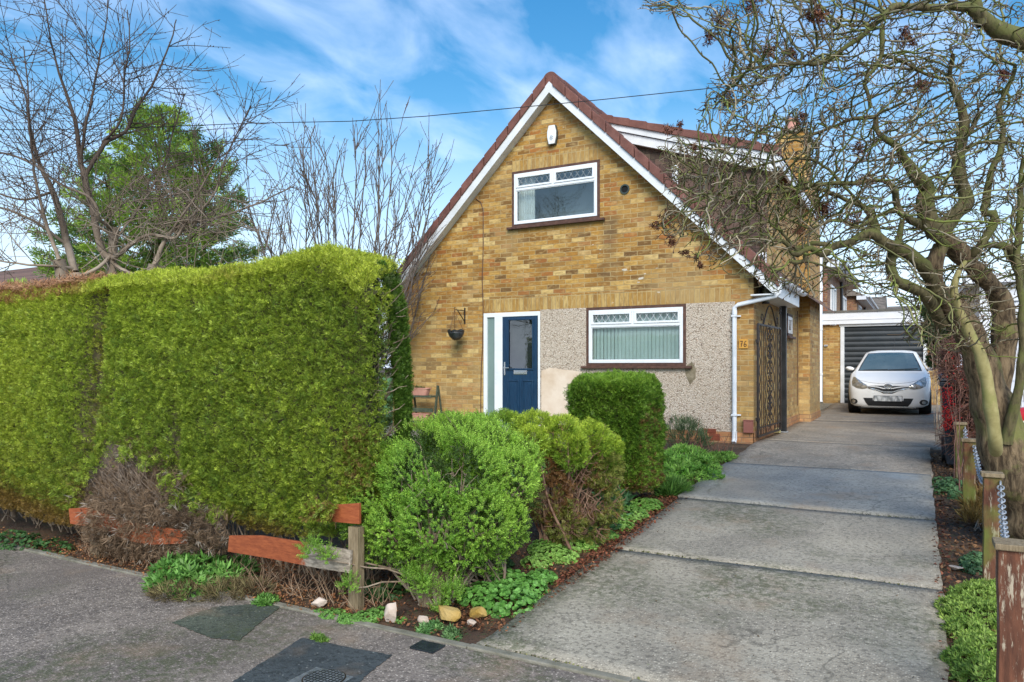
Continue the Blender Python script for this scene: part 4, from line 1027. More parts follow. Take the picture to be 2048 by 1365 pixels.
bung('distant_house', 'distant house with grey-brown tiled roof in the gap above the garage', 1690, 1769, 586, 640, 52, 'tiled roofs beyond the garage')
bung('distant_house', 'distant low reddish-brown roof right of the grey-brown one above the garage', 1771, 1895, 603, 640, 50, 'tiled roofs beyond the garage')
bung('neighbouring_bungalow', 'dark brown tiled roof just showing over the hedge at the far left', -240, 66, 516, 600, 17, None)
# neighbour's white sectional garage on the right
nY = 13.0; nx0 = XY(1978, nY); ng = thing('neighbour_garage', 'pale flat-roofed garage with white panelled door behind the big tree', 'garage', (nx0 + 1.6, nY, 0))
MB().box(nx0 - .12, nx0, nY, nY + 5.2, -.1, 2.35).box(nx0 + 2.5, nx0 + 2.75, nY, nY + 5.2, -.1, 2.35).box(nx0 + .001, nx0 + 2.499, nY, nY + .2, 2.08, 2.35).build('wall', M_WHITEPAINT, ng)
MB().box(nx0 - .3, nx0 + 2.8, nY - .12, nY + 5.3, 2.351, 2.48).build('roof', M_WHITEPAINT, ng)
dm = MB()
for k in range(7): dm.box(nx0 + .002, nx0 + 2.498, nY + .03 + .0, nY + .06, .02 + k * .294, .02 + (k + 1) * .294 - .012)
dm.box(nx0 + .002, nx0 + 2.498, nY + .045, nY + .07, 0, 2.078)
dm.build('garage_door', mk('lilac_white_door', (.66, .68, .74), (.72, .74, .80), 3, .4), ng)
sheet('neighbour_drive', 1.55, 14, [3.36, 6, 8, 11, 12.9], MATS['drive_concrete_d'], .006)

# ================================================================== THE CAR
CY = 18.4; CX = XY(1776, CY); CG = .024
car = thing('parked_car', 'small white hatchback parked nose-out in front of the garage', 'car', (CX, CY + 1.9, CG))
# body stations: y, half width at waist, z underside, z waist, z top at centre, half width of the top
ST = [(-.02, .40, .30, .50, .60, .30), (.00, .56, .22, .54, .655, .42), (.03, .66, .19, .57, .70, .50), (.08, .735, .18, .60, .735, .56), (.16, .785, .18, .66, .775, .60), (.28, .815, .18, .73, .815, .64),
      (.45, .832, .18, .80, .865, .67), (.70, .842, .18, .87, .925, .69), (.95, .847, .18, .92, .985, .70), (1.15, .847, .18, .935, 1.11, .675), (1.40, .847, .18, .94, 1.27, .60), (1.62, .847, .18, .945, 1.405, .545),
      (1.80, .847, .18, .95, 1.465, .53), (2.2, .847, .18, .96, 1.505, .525), (2.8, .845, .18, .98, 1.49, .52), (3.3, .84, .19, .99, 1.43, .51), (3.6, .82, .22, .98, 1.25, .50), (3.78, .78, .26, .93, 1.02, .50), (3.85, .66, .32, .80, .88, .45)]
def car_sec(s):
    y, w_, zb, zw, zt, wt = s; h = zw - zb
    pr_ = [(0, zb), (w_ * .55, zb), (w_ * .86, zb + .01), (w_ * .955, zb + .06 * min(1, h / .4)), (w_ * .985, zb + h * .28), (w_, zb + h * .55), (w_ * .995, zb + h * .80), (w_ * .965, zw), (w_ * .93, zw + .02 * (zt > zw + .05))]
    a0 = pr_[-1]; dz_ = zt - a0[1]
    pr_ += [(a0[0] + (wt - a0[0]) * q, a0[1] + dz_ * r_) for q, r_ in ((.35, .38), (.70, .72), (.92, .90))]
    pr_ += [(wt * .86, zt - .012 - dz_ * .02), (wt * .55, zt - .004), (0, zt)]
    return [(a, y, b_) for a, b_ in pr_]
def catm(a, b_, c, d, t): return tuple(.5 * ((2 * q1) + (-q0 + q2) * t + (2 * q0 - 5 * q1 + 4 * q2 - q3) * t * t + (-q0 + 3 * q1 - 3 * q2 + q3) * t ** 3) for q0, q1, q2, q3 in zip(a, b_, c, d))
S2 = []
for i in range(len(ST) - 1):
    for t in (0, .34, .67): S2.append(catm(ST[max(i - 1, 0)], ST[i], ST[i + 1], ST[min(i + 2, len(ST) - 1)], t))
S2.append(ST[-1])
cv = []; 
for s in S2:
    h_ = car_sec(s); full = h_ + [(-a, b_, c) for a, b_, c in h_[-2:0:-1]]; cv += full
nn = len(full); cf = [(i * nn + j, i * nn + (j + 1) % nn, (i + 1) * nn + (j + 1) % nn, (i + 1) * nn + j) for i in range(len(S2) - 1) for j in range(nn)]
cf += [tuple(range(nn)), tuple((len(S2) - 1) * nn + j for j in range(nn - 1, -1, -1))]
cvw = [(CX + a, CY + b_, CG + c) for a, b_, c in cv]
M_CARW = mk('white_car_paint', (.82, .82, .80), (.86, .86, .84), 1.5, .45, coat=.5)
cb_ = MB().add(cvw, cf)
BV = BVHTree.FromPolygons([Vector(v) for v in cvw], cf)
body = cb_.build('body', M_CARW, car, smooth=True)
def cpatch(poly, off, res=.018, axis=None, zlift=0):
    """front-view polygon (x,z in car space) laid on the bodywork, proud by off"""
    poly = [Vector((a, b_)) for a, b_ in poly]; bm = bmesh.new()
    xs = [p.x for p in poly]; zs = [p.y for p in poly]
    vs = [bm.verts.new((p.x, 0, p.y)) for p in poly]; f = bm.faces.new(vs)
    for ax, lo_, hi_ in ((0, min(xs), max(xs)), (2, min(zs), max(zs))):
        k = lo_ + res
        while k < hi_:
            co = Vector((0, 0, 0)); co[ax] = k; no = Vector((0, 0, 0)); no[ax] = 1
            bmesh.ops.bisect_plane(bm, geom=bm.verts[:] + bm.edges[:] + bm.faces[:], plane_co=co, plane_no=no); k += res
    for v in bm.verts:
        hit = BV.ray_cast(Vector((CX + v.co.x, CY - 2, CG + v.co.z)), Vector((0, 1, 0)))
        if hit[0] is None: hit = BV.find_nearest(Vector((CX + v.co.x, CY, CG + v.co.z)))
        v.co = Vector((CX + v.co.x, hit[0].y - off, CG + v.co.z))
    bmesh.ops.recalc_face_normals(bm, faces=bm.faces)
    # give it a rim going back to the body
    r_ = bmesh.ops.extrude_face_region(bm, geom=bm.faces[:])
    for g_ in r_['geom']:
        if isinstance(g_, bmesh.types.BMVert): g_.co.y += off + .006
    me = bpy.data.meshes.new('p'); bm.to_mesh(me); bm.free(); return me
def cadd(name, poly, off, mat, par=car, smooth=True):
    me = cpatch(poly, off); me.name = name
    o = link(name, me, mat, par); return o
mir = lambda P: [(-a, b_) for a, b_ in P[::-1]]
WS = [(-.645, 1.005), (.645, 1.005), (.60, 1.12), (.535, 1.28), (.47, 1.405), (.2, 1.425), (-.2, 1.425), (-.47, 1.405), (-.535, 1.28), (-.60, 1.12)]
M_RUB = mk('black_rubber', (.012, .012, .012), (.02, .02, .02), 9, .6)
wsr = cadd('windscreen', [(-.67, .99), (.67, .99), (.625, 1.12), (.555, 1.28), (.485, 1.418), (.2, 1.437), (-.2, 1.437), (-.485, 1.418), (-.555, 1.28), (-.625, 1.12)], .004, M_RUB)
cadd('glass', WS, .008, mk('windscreen_glass', (.05, .085, .09), (.09, .13, .135), 2, .05, spec=1., coat=1.), wsr)
HLr = [(.40, .66), (.43, .60), (.52, .585), (.63, .60), (.735, .655), (.755, .74), (.74, .86), (.70, .855), (.60, .79), (.50, .715)]
M_HL = mk('headlamp_reflector', (.16, .15, .12), (.42, .40, .34), 22, .15, metal=.4, coat=1.)
for P in (HLr, mir(HLr)):
    hl = cadd('headlight', P, .008, M_HL)
    c0 = (sum(a for a, _ in P) / len(P), sum(b_ for _, b_ in P) / len(P) - .005)
    for dx_, rr in ((0, .062), (-.095 if c0[0] > 0 else .095, .045)):
        cadd('lamp_lens', [(c0[0] + dx_ + rr * math.cos(k * .5236), c0[1] - abs(dx_) * .5 + rr * math.sin(k * .5236)) for k in range(12)], .014, mk('lamp_lens', (.55, .55, .52), (.70, .70, .68), 9, .08, metal=.7) if 'lamp_lens' not in MATS else MATS['lamp_lens'], hl)
M_GR = mk('grille_black', (.012, .013, .014), (.022, .023, .025), 9, .45)
cadd('grille', [(-.43, .66), (-.12, .665), (0, .66), (.12, .665), (.43, .66), (.40, .605), (.20, .545), (.09, .49), (-.09, .49), (-.20, .545), (-.40, .605)], .006, M_GR)
cadd('grille_trim', [(-.41, .625), (-.20, .575), (-.09, .535), (.09, .535), (.20, .575), (.41, .625), (.405, .607), (.20, .552), (.09, .512), (-.09, .512), (-.20, .552), (-.405, .607)], .014, M_CHROME)
cadd('grille_trim', [(-.43, .662), (-.2, .640), (-.1, .612), (.1, .612), (.2, .640), (.43, .662), (.42, .650), (.2, .622), (.1, .594), (-.1, .594), (-.2, .622), (-.42, .650)], .012, M_CARW)
cadd('lower_intake', [(-.50, .385), (-.31, .385), (-.30, .33), (.30, .33), (.31, .385), (.50, .385), (.45, .28), (.39, .205), (-.39, .205), (-.45, .28)], .006, M_GR)
cadd('lower_trim', [(-.55, .172), (.55, .172), (.55, .186), (-.55, .186)], .01, M_CHROME)
M_PL = NB('plate_blur'); pn = M_PL.noise(9., 2, .4, M_PL.scale((1.6, 1, .9))); M_PL.set(col=M_PL.ramp(pn, [(.42, (.72, .74, .74)), (.62, (.28, .30, .31))]), rough=.4)
fy_ = BV.ray_cast(Vector((CX, CY - 2, CG + .37)), Vector((0, 1, 0)))[0].y
MB().box(CX - .275, CX + .275, fy_ - .035, fy_ - .02, CG + .318, CG + .432).build('number_plate', M_PL.m, car, bevel=.003)
MB().box(CX - .285, CX + .285, fy_ - .022, fy_ + .03, CG + .31, CG + .44).build('plate_holder', M_GR, car)
for sg in (1, -1):
    P = [(sg * .70 + .085 * math.cos(k * .5236), .30 + .062 * math.sin(k * .5236)) for k in range(12)]
    fl = cadd('fog_lamp_recess', P, .005, M_GR)
    cadd('fog_lamp', [(sg * .705 + .042 * math.cos(k * .5236), .297 + .040 * math.sin(k * .5236)) for k in range(12)], .012, MATS['lamp_lens'], fl)
# emblem: three interlocked ovals
ey = BV.ray_cast(Vector((CX, CY - 2, CG + .645)), Vector((0, 1, 0)))[0].y - .02
em = MB(); el = lambda a, b_, cz_: [(CX + a * math.cos(t), ey, CG + .645 + cz_ + b_ * math.sin(t)) for t in [k * math.pi / 12 for k in range(25)]]
em.tube(el(.078, .052, 0), .010, 6).tube(el(.024, .050, 0), .008, 6).tube(el(.050, .018, .024), .008, 6)
em.build('emblem', M_CHROME, car)
cadd('emblem_bed', [(.09 * math.cos(k * .35), .645 + .06 * math.sin(k * .35)) for k in range(18)], .011, MATS['headlamp_reflector'])
# side windows
for sg in (1, -1):
    for a, b_ in ((1.42, 2.22), (2.28, 3.12)):
        vs = []; nq = 8
        for i in range(nq + 1):
            y_ = a + (b_ - a) * i / nq
            for zz in ((.99, 1.12, 1.24, 1.35) if y_ > 1.6 else (.99, 1.04, 1.09, 1.15)):
                hit = BV.ray_cast(Vector((CX + sg * 2, CY + y_, CG + zz)), Vector((-sg, 0, 0)))[0]; vs.append((hit.x + sg * .006, hit.y, hit.z))
        MB().add(vs, [(4 * i + j, 4 * i + 4 + j, 4 * i + 5 + j, 4 * i + j + 1) for i in range(nq) for j in range(3)]).build('side_window', MATS['windscreen_glass'], car)
# mirrors
for sg in (1, -1):
    cx_, cy_, cz_ = CX + sg * .87, CY + 1.28, CG + 1.045
    vs = []; n = 12; rings = [(0.02, -.055), (.055, -.05), (.085, -.02), (.09, .02), (.08, .045), (.03, .05)]
    for rr, yy_ in rings:
        for k in range(n): a = 2 * math.pi * k / n; vs.append((cx_ + rr * 1.12 * math.cos(a), cy_ + yy_, cz_ + rr * .58 * math.sin(a) - sg * 0 + .012 * math.cos(a) * sg))
    fs = [(i * n + j, i * n + (j + 1) % n, (i + 1) * n + (j + 1) % n, (i + 1) * n + j) for i in range(len(rings) - 1) for j in range(n)] + [tuple(range(n)), tuple((len(rings) - 1) * n + j for j in range(n))]
    mi = MB().add(vs, fs).build('door_mirror', M_CARW, car, smooth=True)
    MB().tube([(cx_ - sg * .07, cy_ + .0, cz_ - .03), (CX + sg * .70, cy_ + .12, CG + .96)], [.02, .03], 8).build('mirror_arm', M_RUB, mi)
# wheels and arches
for sg in (1, -1):
    for wy in (.72, 3.22):
        wx = CX + sg * .76
        pr_ = [(.20, -.088), (.27, -.092), (.298, -.075), (.302, 0), (.298, .075), (.27, .092), (.20, .088)]
        n = 28; vs = [(wx + q, CY + wy + r_ * math.cos(2 * math.pi * k / n), CG + .30 + r_ * math.sin(2 * math.pi * k / n)) for r_, q in pr_ for k in range(n)]
        fs = [(i * n + j, i * n + (j + 1) % n, (i + 1) * n + (j + 1) % n, (i + 1) * n + j) for i in range(len(pr_) - 1) for j in range(n)]
        whl = MB().add(vs, fs).build('wheel', M_RUB, car, smooth='auto')
        vs = [(wx + sg * .07, CY + wy + .20 * math.cos(2 * math.pi * k / n), CG + .30 + .20 * math.sin(2 * math.pi * k / n)) for k in range(n)] + [(wx + sg * .085, CY + wy, CG + .30)]
        MB().add(vs, [(k, (k + 1) % n, n) for k in range(n)]).build('rim', M_GALV, whl)
        MB().tube([(CX + sg * .60, CY + wy, CG + .34), (CX + sg * .838, CY + wy, CG + .34)], .34, 24).build('wheel_arch', M_GR, car)
MB().box(CX - .60, CX + .60, CY + .10, CY + 3.6, CG + .14, CG + .22).build('underside', M_GR, car)
# wipers, aerial, bonnet shut line
def onbody(x_, z_, off): h_ = BV.ray_cast(Vector((CX + x_, CY - 2, CG + z_)), Vector((0, 1, 0)))[0]; return h_ + Vector((0, -off, 0))
MB().tube([onbody(-.55 + .52 * k / 5, 1.01 + .015 * k / 5, .02) for k in range(6)], .007, 5).build('wiper', M_RUB, car)
MB().tube([onbody(-.02 + .60 * k / 5, 1.015 + .03 * k / 5, .024) for k in range(6)], .008, 5).build('wiper', M_RUB, car)
MB().tube([(CX + .08, CY + 1.95, CG + 1.49), (CX + .08, CY + 2.2, CG + 1.84)], .004, 5).build('aerial', M_RUB, car)
MB().tube([onbody(x_, .70 + .10 * (abs(x_) / .66) ** 2 + (.02 if abs(x_) < .1 else 0), .001) for x_ in [-.62 + 1.24 * k / 24 for k in range(25)]], .0035, 5).build('bonnet_shut_line', M_GR, car)

# ================================================================== CHAIN POSTS ON THE RIGHT
def cpost(label, x, y, ztop, w_, d_):
    zb = zg(y) - .15
    p = thing('chain_post', label, 'post', (x, y, zg(y)), 'wooden posts carrying the chain')
    vs = []; n = 7
    mb = MB(); zs = [zb + (ztop - .02 - zb) * k / n for k in range(n + 1)]
    vs = []
    for z_ in zs:
        j = random.uniform(-.003, .003)
        vs += [(x - w_ / 2 + j, y - d_ / 2, z_), (x + w_ / 2 + j, y - d_ / 2, z_), (x + w_ / 2 + j, y + d_ / 2, z_), (x - w_ / 2 + j, y + d_ / 2, z_)]
    mb.add(vs, [(4 * i + j, 4 * i + (j + 1) % 4, 4 * i + 4 + (j + 1) % 4, 4 * i + 4 + j) for i in range(n) for j in range(4)] + [(3, 2, 1, 0), (4 * n, 4 * n + 1, 4 * n + 2, 4 * n + 3)])
    mb.build('shaft', M_POST, p, bevel=.004)
    c = MB().box(x - w_ / 2 - .014, x + w_ / 2 + .014, y - d_ / 2 - .014, y + d_ / 2 + .014, ztop - .02, ztop + .006).build('cap', M_OLDPOST, p, bevel=.005)
    return Vector((x, y, ztop))
tops = []
for lab, px, py, yy_, w_ in (('nearest thick square chain post with peeling brown paint, right edge', 2028, 1087, 3.62, .115), ('second chain post, narrow, streaked with bright green algae', 1984, 947, 5.55, .095), ('third chain post, dark brown, left of the big tree trunk', 1938, 879, 7.6, .095), ('farthest chain post, lichened, beside the dark bins', 1921, 846, 9.3, .095)):
    q = onY(px, py, yy_); tops.append(cpost(lab, q.x, yy_, q.z, w_, w_))
q = onY(1975, 940, 8.2)
def chain(a, b_, sag, label):
    ch_ = thing('chain', label, 'chain', (a + b_) / 2, 'chains linking the posts')
    n = int((b_ - a).length * 1.04 / .044); mbs = MB(); P = []
    for i in range(n + 1):
        t = i / n; p = a.lerp(b_, t); p.z -= sag * 4 * t * (1 - t); P.append(p)
    for i in range(n):
        c = (P[i] + P[i + 1]) / 2; d = (P[i + 1] - P[i]).normalized(); s_ = d.cross(Vector((0, 0, 1))).normalized(); u = s_.cross(d)
        sidev = (s_ if i % 2 else u); 
        pts = []
        for k in range(11):
            an = 2 * math.pi * k / 10; pts.append(c + d * (.031 * math.cos(an)) + sidev * (.0165 * math.sin(an)))
        mbs.tube(pts, .0056, 5, caps=False)
    mbs.build('links', M_GALV, ch_, smooth=True)
lab = ['thick galvanised chain sagging between the nearest and second posts', 'galvanised chain between the algae-green post and the dark brown third post', 'galvanised chain hanging between the third and farthest posts']
for k in range(3):
    a = tops[k] + Vector((0, .05, -.03)); b_ = tops[k + 1] + Vector((.04, -.05, -.05)); chain(a, b_, .16, lab[k])
# wheelie bins behind
def bin_(label, x, y, rz_):
    b0 = thing('wheelie_bin', label, 'bin', (x, y, zg(y)), 'dark wheelie bins beside the drive')
    M_ = mk('dark_blue_plastic', (.012, .018, .028), (.022, .032, .045), 4, .35) if 'dark_blue_plastic' not in MATS else MATS['dark_blue_plastic']
    z0 = zg(y); w0, w1, d0_, d1 = .22, .28, .24, .34
    mb = MB().add([(x - w0, y - d0_, z0 + .03), (x + w0, y - d0_, z0 + .03), (x + w0, y + d0_, z0 + .03), (x - w0, y + d0_, z0 + .03), (x - w1, y - d1, z0 + .98), (x + w1, y - d1, z0 + .98), (x + w1, y + d1, z0 + .98), (x - w1, y + d1, z0 + .98)], [(0, 3, 2, 1), (4, 5, 6, 7), (0, 1, 5, 4), (1, 2, 6, 5), (2, 3, 7, 6), (3, 0, 4, 7)])
    mb.box(x - w1 - .015, x + w1 + .015, y - d1 - .015, y + d1 + .015, z0 + .93, z0 + .985)
    mb.build('bin_body', M_, b0, bevel=.012)
    MB().prism([(x - w1 - .02, y - d1 - .03, z0 + .99), (x - w1 - .02, y - d1 - .02, z0 + 1.02), (x - w1 - .02, y, z0 + 1.075), (x - w1 - .02, y + d1 + .02, z0 + 1.04), (x - w1 - .02, y + d1 + .02, z0 + .99)], (2 * w1 + .04, 0, 0)).build('lid', M_, b0, bevel=.01)
    for sg in (1, -1): MB().tube([(x + sg * .21, y + .25, z0 + .10), (x + sg * .26, y + .25, z0 + .10)], .10, 16).build('wheel', M_RUB, b0)
bin_('nearer dark wheelie bin behind the farthest chain post, hung with red berries', .51, 10.05, 0)
bin_('farther dark wheelie bin, mostly hidden behind the nearer one', .53, 11.0, 0)
# red-lidded kettle shape behind the tree
bq = onY(2052, 828, 8.6); bqz = zg(8.6)
bb_ = thing('barbecue', 'red-lidded round dark barbecue seen behind the tree at the right edge', 'barbecue', (bq.x, 8.6, bqz))
MB().lathe([(.02, .125), (.07, .118), (.125, .08), (.155, .03), (.16, .0)], (bq.x, 8.6, bq.z - .06), 24).build('lid', mk('red_enamel', (.42, .010, .012), (.52, .02, .02), 3, .25, coat=.6), bb_, smooth='auto')
MB().lathe([(.165, -.018), (.165, 0)], (bq.x, 8.6, bq.z - .06), 24).build('rim', M_CREAM, bb_)
MB().lathe([(.05, -.14), (.11, -.10), (.15, -.02)], (bq.x, 8.6, bq.z - .06), 24).build('bowl', mk('dark_red_enamel', (.05, .006, .006), (.09, .01, .01), 3, .3), bb_, smooth='auto')
for a in (.5, 2.6, 4.7): MB().tube([(bq.x + .09 * math.cos(a), 8.6 + .09 * math.sin(a), bq.z - .17), (bq.x + .22 * math.cos(a), 8.6 + .22 * math.sin(a), bqz)], .012, 6).build('leg', M_BLACK, bb_)

# ================================================================== LOW FENCE UNDER THE HEDGE
FY = 3.47
fn = thing('low_fence', 'low broken orange-stained board fence with weathered posts under the hedge', 'fence', (-4.3, FY, -.4))
def board(poly, nm, mat, Y, th=.022, lab=None):
    MB().prism([(p.x, Y, p.z) for p in [onY(a, b_, Y) for a, b_ in poly]], (0, th, 0)).build(nm, mat, fn, bevel=.003, label=lab)
board([(458, 1072), (520, 1072), (610, 1086), (701, 1102), (699, 1147), (640, 1138), (540, 1118), (455, 1104)], 'board', M_RAIL, FY - .03, lab='lower board, orange stain worn to bare grey wood at its end')
board([(634, 1018), (660, 1011), (718, 1007), (718, 1049), (660, 1044), (630, 1036)], 'rail', M_RAIL2, FY - .01)
board([(137, 1018), (170, 1016), (200, 1026), (260, 1046), (260, 1084), (200, 1058), (140, 1048)], 'rail', M_RAIL2, FY - .03)
board([(250, 1044), (300, 1052), (372, 1064), (372, 1088), (300, 1090), (250, 1082)], 'rail', M_RAIL2, FY - .031)
for (pa, pb, yt, yb_, mt) in ((697, 716, 1056, 1216, M_OLDPOST), (181, 198, 1052, 1122, M_OLDPOST)):
    a, b_ = onY(pa, yb_, FY), onY(pb, yt, FY); MB().box(a.x, b_.x, FY - .004, FY + .06, a.z - .08, b_.z).build('post', mt, fn, bevel=.004)
for (pa, pb, yt, yb_, YY) in ((838, 858, 1075, 1200, 3.72),):
    a, b_ = onY(pa, yb_, YY), onY(pb, yt, YY)
    s_ = thing('timber_stake', 'weathered timber stake standing among the bright green shrub stems', 'stake', (a.x, YY, zg(YY)))
    MB().box(a.x, b_.x, YY, YY + .05, a.z - .08, b_.z).build('shaft', M_OLDPOST, s_, bevel=.004)

# ================================================================== STONES
def stone(label, px, py, wpx, hpx, mat, seed, flat=1.):
    p = onG(px, py); d = (p.y) / (CS + SN * tpx(px)); w_ = wpx / FPX * d; h_ = hpx / FPX * d
    bm = bmesh.new(); bmesh.ops.create_icosphere(bm, subdivisions=3, radius=.5); r = np.random.default_rng(seed)
    pl = [(Vector(r.normal(size=3)).normalized(), r.uniform(.20, .38)) for _ in range(12)]
    for v in bm.verts:
        for nrm, dd in pl:
            q = v.co.dot(nrm) - dd
            if q > 0: v.co -= nrm * q * .92
        v.co += v.co.normalized() * .012 * math.sin(v.co.x * 31 + seed) * math.cos(v.co.z * 27)
        v.co = Vector((v.co.x * w_ * 1.15, v.co.y * w_ * .8 * flat, v.co.z * h_ * 1.3))
    me = bpy.data.meshes.new('stone'); bm.to_mesh(me); bm.free()
    me.transform(Matrix.Translation(Vector((p.x, p.y + .02, p.z + h_ * .45))))
    link('stone', me, mat, label=label, category='stone', group='stones edging the bed corner')
stone('largest mustard-yellow flat stone between the shrub trunk and pavement edging', 893, 1246, 66, 34, M_STONEY, 1)
stone('upright pinkish-ochre stone left of the shrub trunk', 780, 1246, 34, 42, M_STONEP, 2)
stone('small pale ochre stone left of the mustard-yellow one', 845, 1250, 28, 17, M_STONEP, 3)
stone('rounded ochre stone beside the green leafy mound', 948, 1240, 44, 26, M_STONEY, 4)
stone('smallest pale yellow stone in front of the rounded ochre one', 939, 1256, 28, 13, M_STONEP, 5)
stone('pale pink stone lying on leaf litter left of the fence post', 634, 1216, 34, 22, M_STONEP, 6)
# one on the soil strip at the right
stone('flat pinkish stone on soil beside the second chain post', 1912, 1142, 26, 10, M_STONEP, 8)

# ================================================================== PAVEMENT ITEMS
def flat(name, pts, mat, dz, **tg):
    P0 = [onG(a, b_) for a, b_ in pts]; P = []
    for i_ in range(len(P0)):
        a_, c_ = P0[i_], P0[(i_ + 1) % len(P0)]; m_ = max(2, int((c_ - a_).length / .018))
        for k_ in range(m_): q_ = a_.lerp(c_, k_ / m_); P.append(Vector((q_.x + random.uniform(-.005, .005), q_.y + random.uniform(-.005, .005), q_.z)))
    m = MB().add([(p.x, p.y, -.40 + dz) for p in P], [tuple(range(len(P)))])
    o = m.build(name, mat, **tg); 
    if 'label' not in tg: o['kind'] = 'structure'
    return o
flat('tar_patch', [(455, 1372), (520, 1330), (605, 1277), (640, 1283), (700, 1297), (785, 1312), (735, 1350), (690, 1400), (430, 1420)], M_PATCHD, .004)
flat('tar_patch', [(345, 1247), (380, 1232), (430, 1215), (545, 1208), (560, 1216), (520, 1247), (478, 1283), (420, 1277)], M_PATCHM, .004)
# manhole: square steel frame with round ribbed cover
mc = onG(650, 1352)
mh = thing('manhole_cover', 'grey square-framed round access cover set in the dark tar patch', 'manhole cover', (mc.x, mc.y, -.395))
fr = flat('x', [(632, 1334), (668, 1345), (676, 1400), (560, 1400)], mk('worn_cast_iron', (.13, .145, .15), (.26, .28, .285), 25, .45, metal=.4, bump=.5), .006); bpy.data.objects.remove(fr)
rc = .105; mcx = onG(648, 1360)
cxm, cym = mcx.x, mcx.y
MB().box(cxm - .13, cxm + .11, cym - .15, cym + .085, -.399, -.393).build('frame', MATS['worn_cast_iron'], mh, bevel=.003)
n = 30; ring2 = lambda r, z_: [(cxm + r * math.cos(2 * math.pi * k / n), cym + r * math.sin(2 * math.pi * k / n), z_) for k in range(n)]
MB().add(ring2(rc, -.3925), [tuple(range(n))]).build('lid_surround', M_BLACK, mh)
MB().add(ring2(rc - .008, -.390), [tuple(range(n))]).build('lid', MATS['worn_cast_iron'], mh)
rb = MB()
for i in range(-4, 5):
    h_ = math.sqrt(max(0, (rc - .012) ** 2 - (i * .021) ** 2)); rb.box(cxm + i * .021 - .0022, cxm + i * .021 + .0022, cym - h_, cym + h_, -.3902, -.3885)
    if i % 1 == 0: rb.box(cxm - h_, cxm + h_, cym + i * .021 - .0022, cym + i * .021 + .0022, -.3902, -.3883)
rb.build('lid_pattern', M_BLACKPL, mh)
gp0 = onG(855, 1296); gsz = .058
dr = thing('drain_grate', 'small dark slotted drain grate by the pavement edging', 'drain grate', (gp0.x, gp0.y, -.395))
q = MB()
for k in range(7): q.box(gp0.x - .07, gp0.x + .07, gp0.y - gsz + k * .0175, gp0.y - gsz + k * .0175 + .010, -.399, -.390)
q.box(gp0.x - .075, gp0.x - .068, gp0.y - gsz, gp0.y + gsz, -.399, -.389).box(gp0.x + .068, gp0.x + .075, gp0.y - gsz, gp0.y + gsz, -.399, -.389)
q.build('grate_bars', mk('wet_dark_iron', (.02, .026, .034), (.04, .05, .06), 20, .35, metal=.3), dr)
MB().box(gp0.x - .07, gp0.x + .07, gp0.y - gsz, gp0.y + gsz, -.3988, -.3975).build('sump', MATS['black_void'], dr)
# ================================================================== VEGETATION
def proj(P):
    P = np.asarray(P, float); d = -SN * P[:, 0] + CS * P[:, 1]; r = CS * P[:, 0] + SN * P[:, 1]
    return 1024 + FPX * r / d, HOR - FPX * (P[:, 2] - EYE) / d
def inpoly(x, y, poly):
    c = np.zeros(len(x), bool); n = len(poly)
    for i in range(n):
        x0, y0 = poly[i]; x1, y1 = poly[(i + 1) % n]
        if y0 == y1: continue
        c ^= ((y0 > y) != (y1 > y)) & (x < (x1 - x0) * (y - y0) / (y1 - y0) + x0)
    return c
zgv = np.vectorize(zg)

# ---------------------------------------------------------------- the big clipped hedge
HX0, HX1 = -9.4, -3.04
def hedge_front(X, z):
    P = np.stack([X, np.zeros_like(X), z], 1)
    f = 3.60 + .095 * waves(P, 1.7, 3) + .040 * waves(P, 5.5, 4) + .014 * waves(P, 15., 5)
    f += np.clip((z + .1) / 1.9, 0, 1) * .05                       # leans back towards the top
    f += .18 * np.clip((X - (HX1 - .28)) / .28, 0, 1) ** 2             # right corner turns in
    f -= .05 * np.exp(-((X + 4.4) / .9) ** 2) * np.clip(1 - abs(z - .6), 0, 1)
    f += .17 * np.exp(-((X + 6.02) / .10) ** 2) * np.clip((z - .1) * 2, 0, 1) + .10 * np.exp(-((X + 4.93) / .06) ** 2) * np.clip((1.0 - z) * 2, 0, 1) + 0 * np.exp(-((X + 6.02) / .10) ** 2) * np.clip((z - .2) * 2, 0, 1)   # seam between two plants
    return f
def hedge_top(X):
    P = np.stack([X, X * 0, X * 0], 1)
    return 1.83 + .030 * waves(P, 3., 8) + .018 * waves(P, 11., 9) + .09 * np.clip((X + 4.9) / 1.2, 0, 1) - .34 * np.clip((X - (HX1 - .60)) / .60, 0, 1) ** 2 - .03 * np.clip((-X - 5.9) / .1, 0, 1) 
HBK = 4.28
hedge = thing('clipped_hedge', 'tall clipped conifer hedge along the pavement, green with a dead brown gap', 'hedge', (-5.6, 3.95, -.35))
def hedge_bot(X):
    P = np.stack([X, X * 0, X * 0], 1); return -.06 - .13 * np.clip((-X - 5.75) * 4, 0, 1) + .05 * waves(P, 5., 12) + .13 * np.exp(-((X + 4.95) / .35) ** 2)
pos, dr_, sz, tn = [], [], [], []
def hadd(P, D, s, T): pos.append(P); dr_.append(D); sz.append(s); tn.append(T)
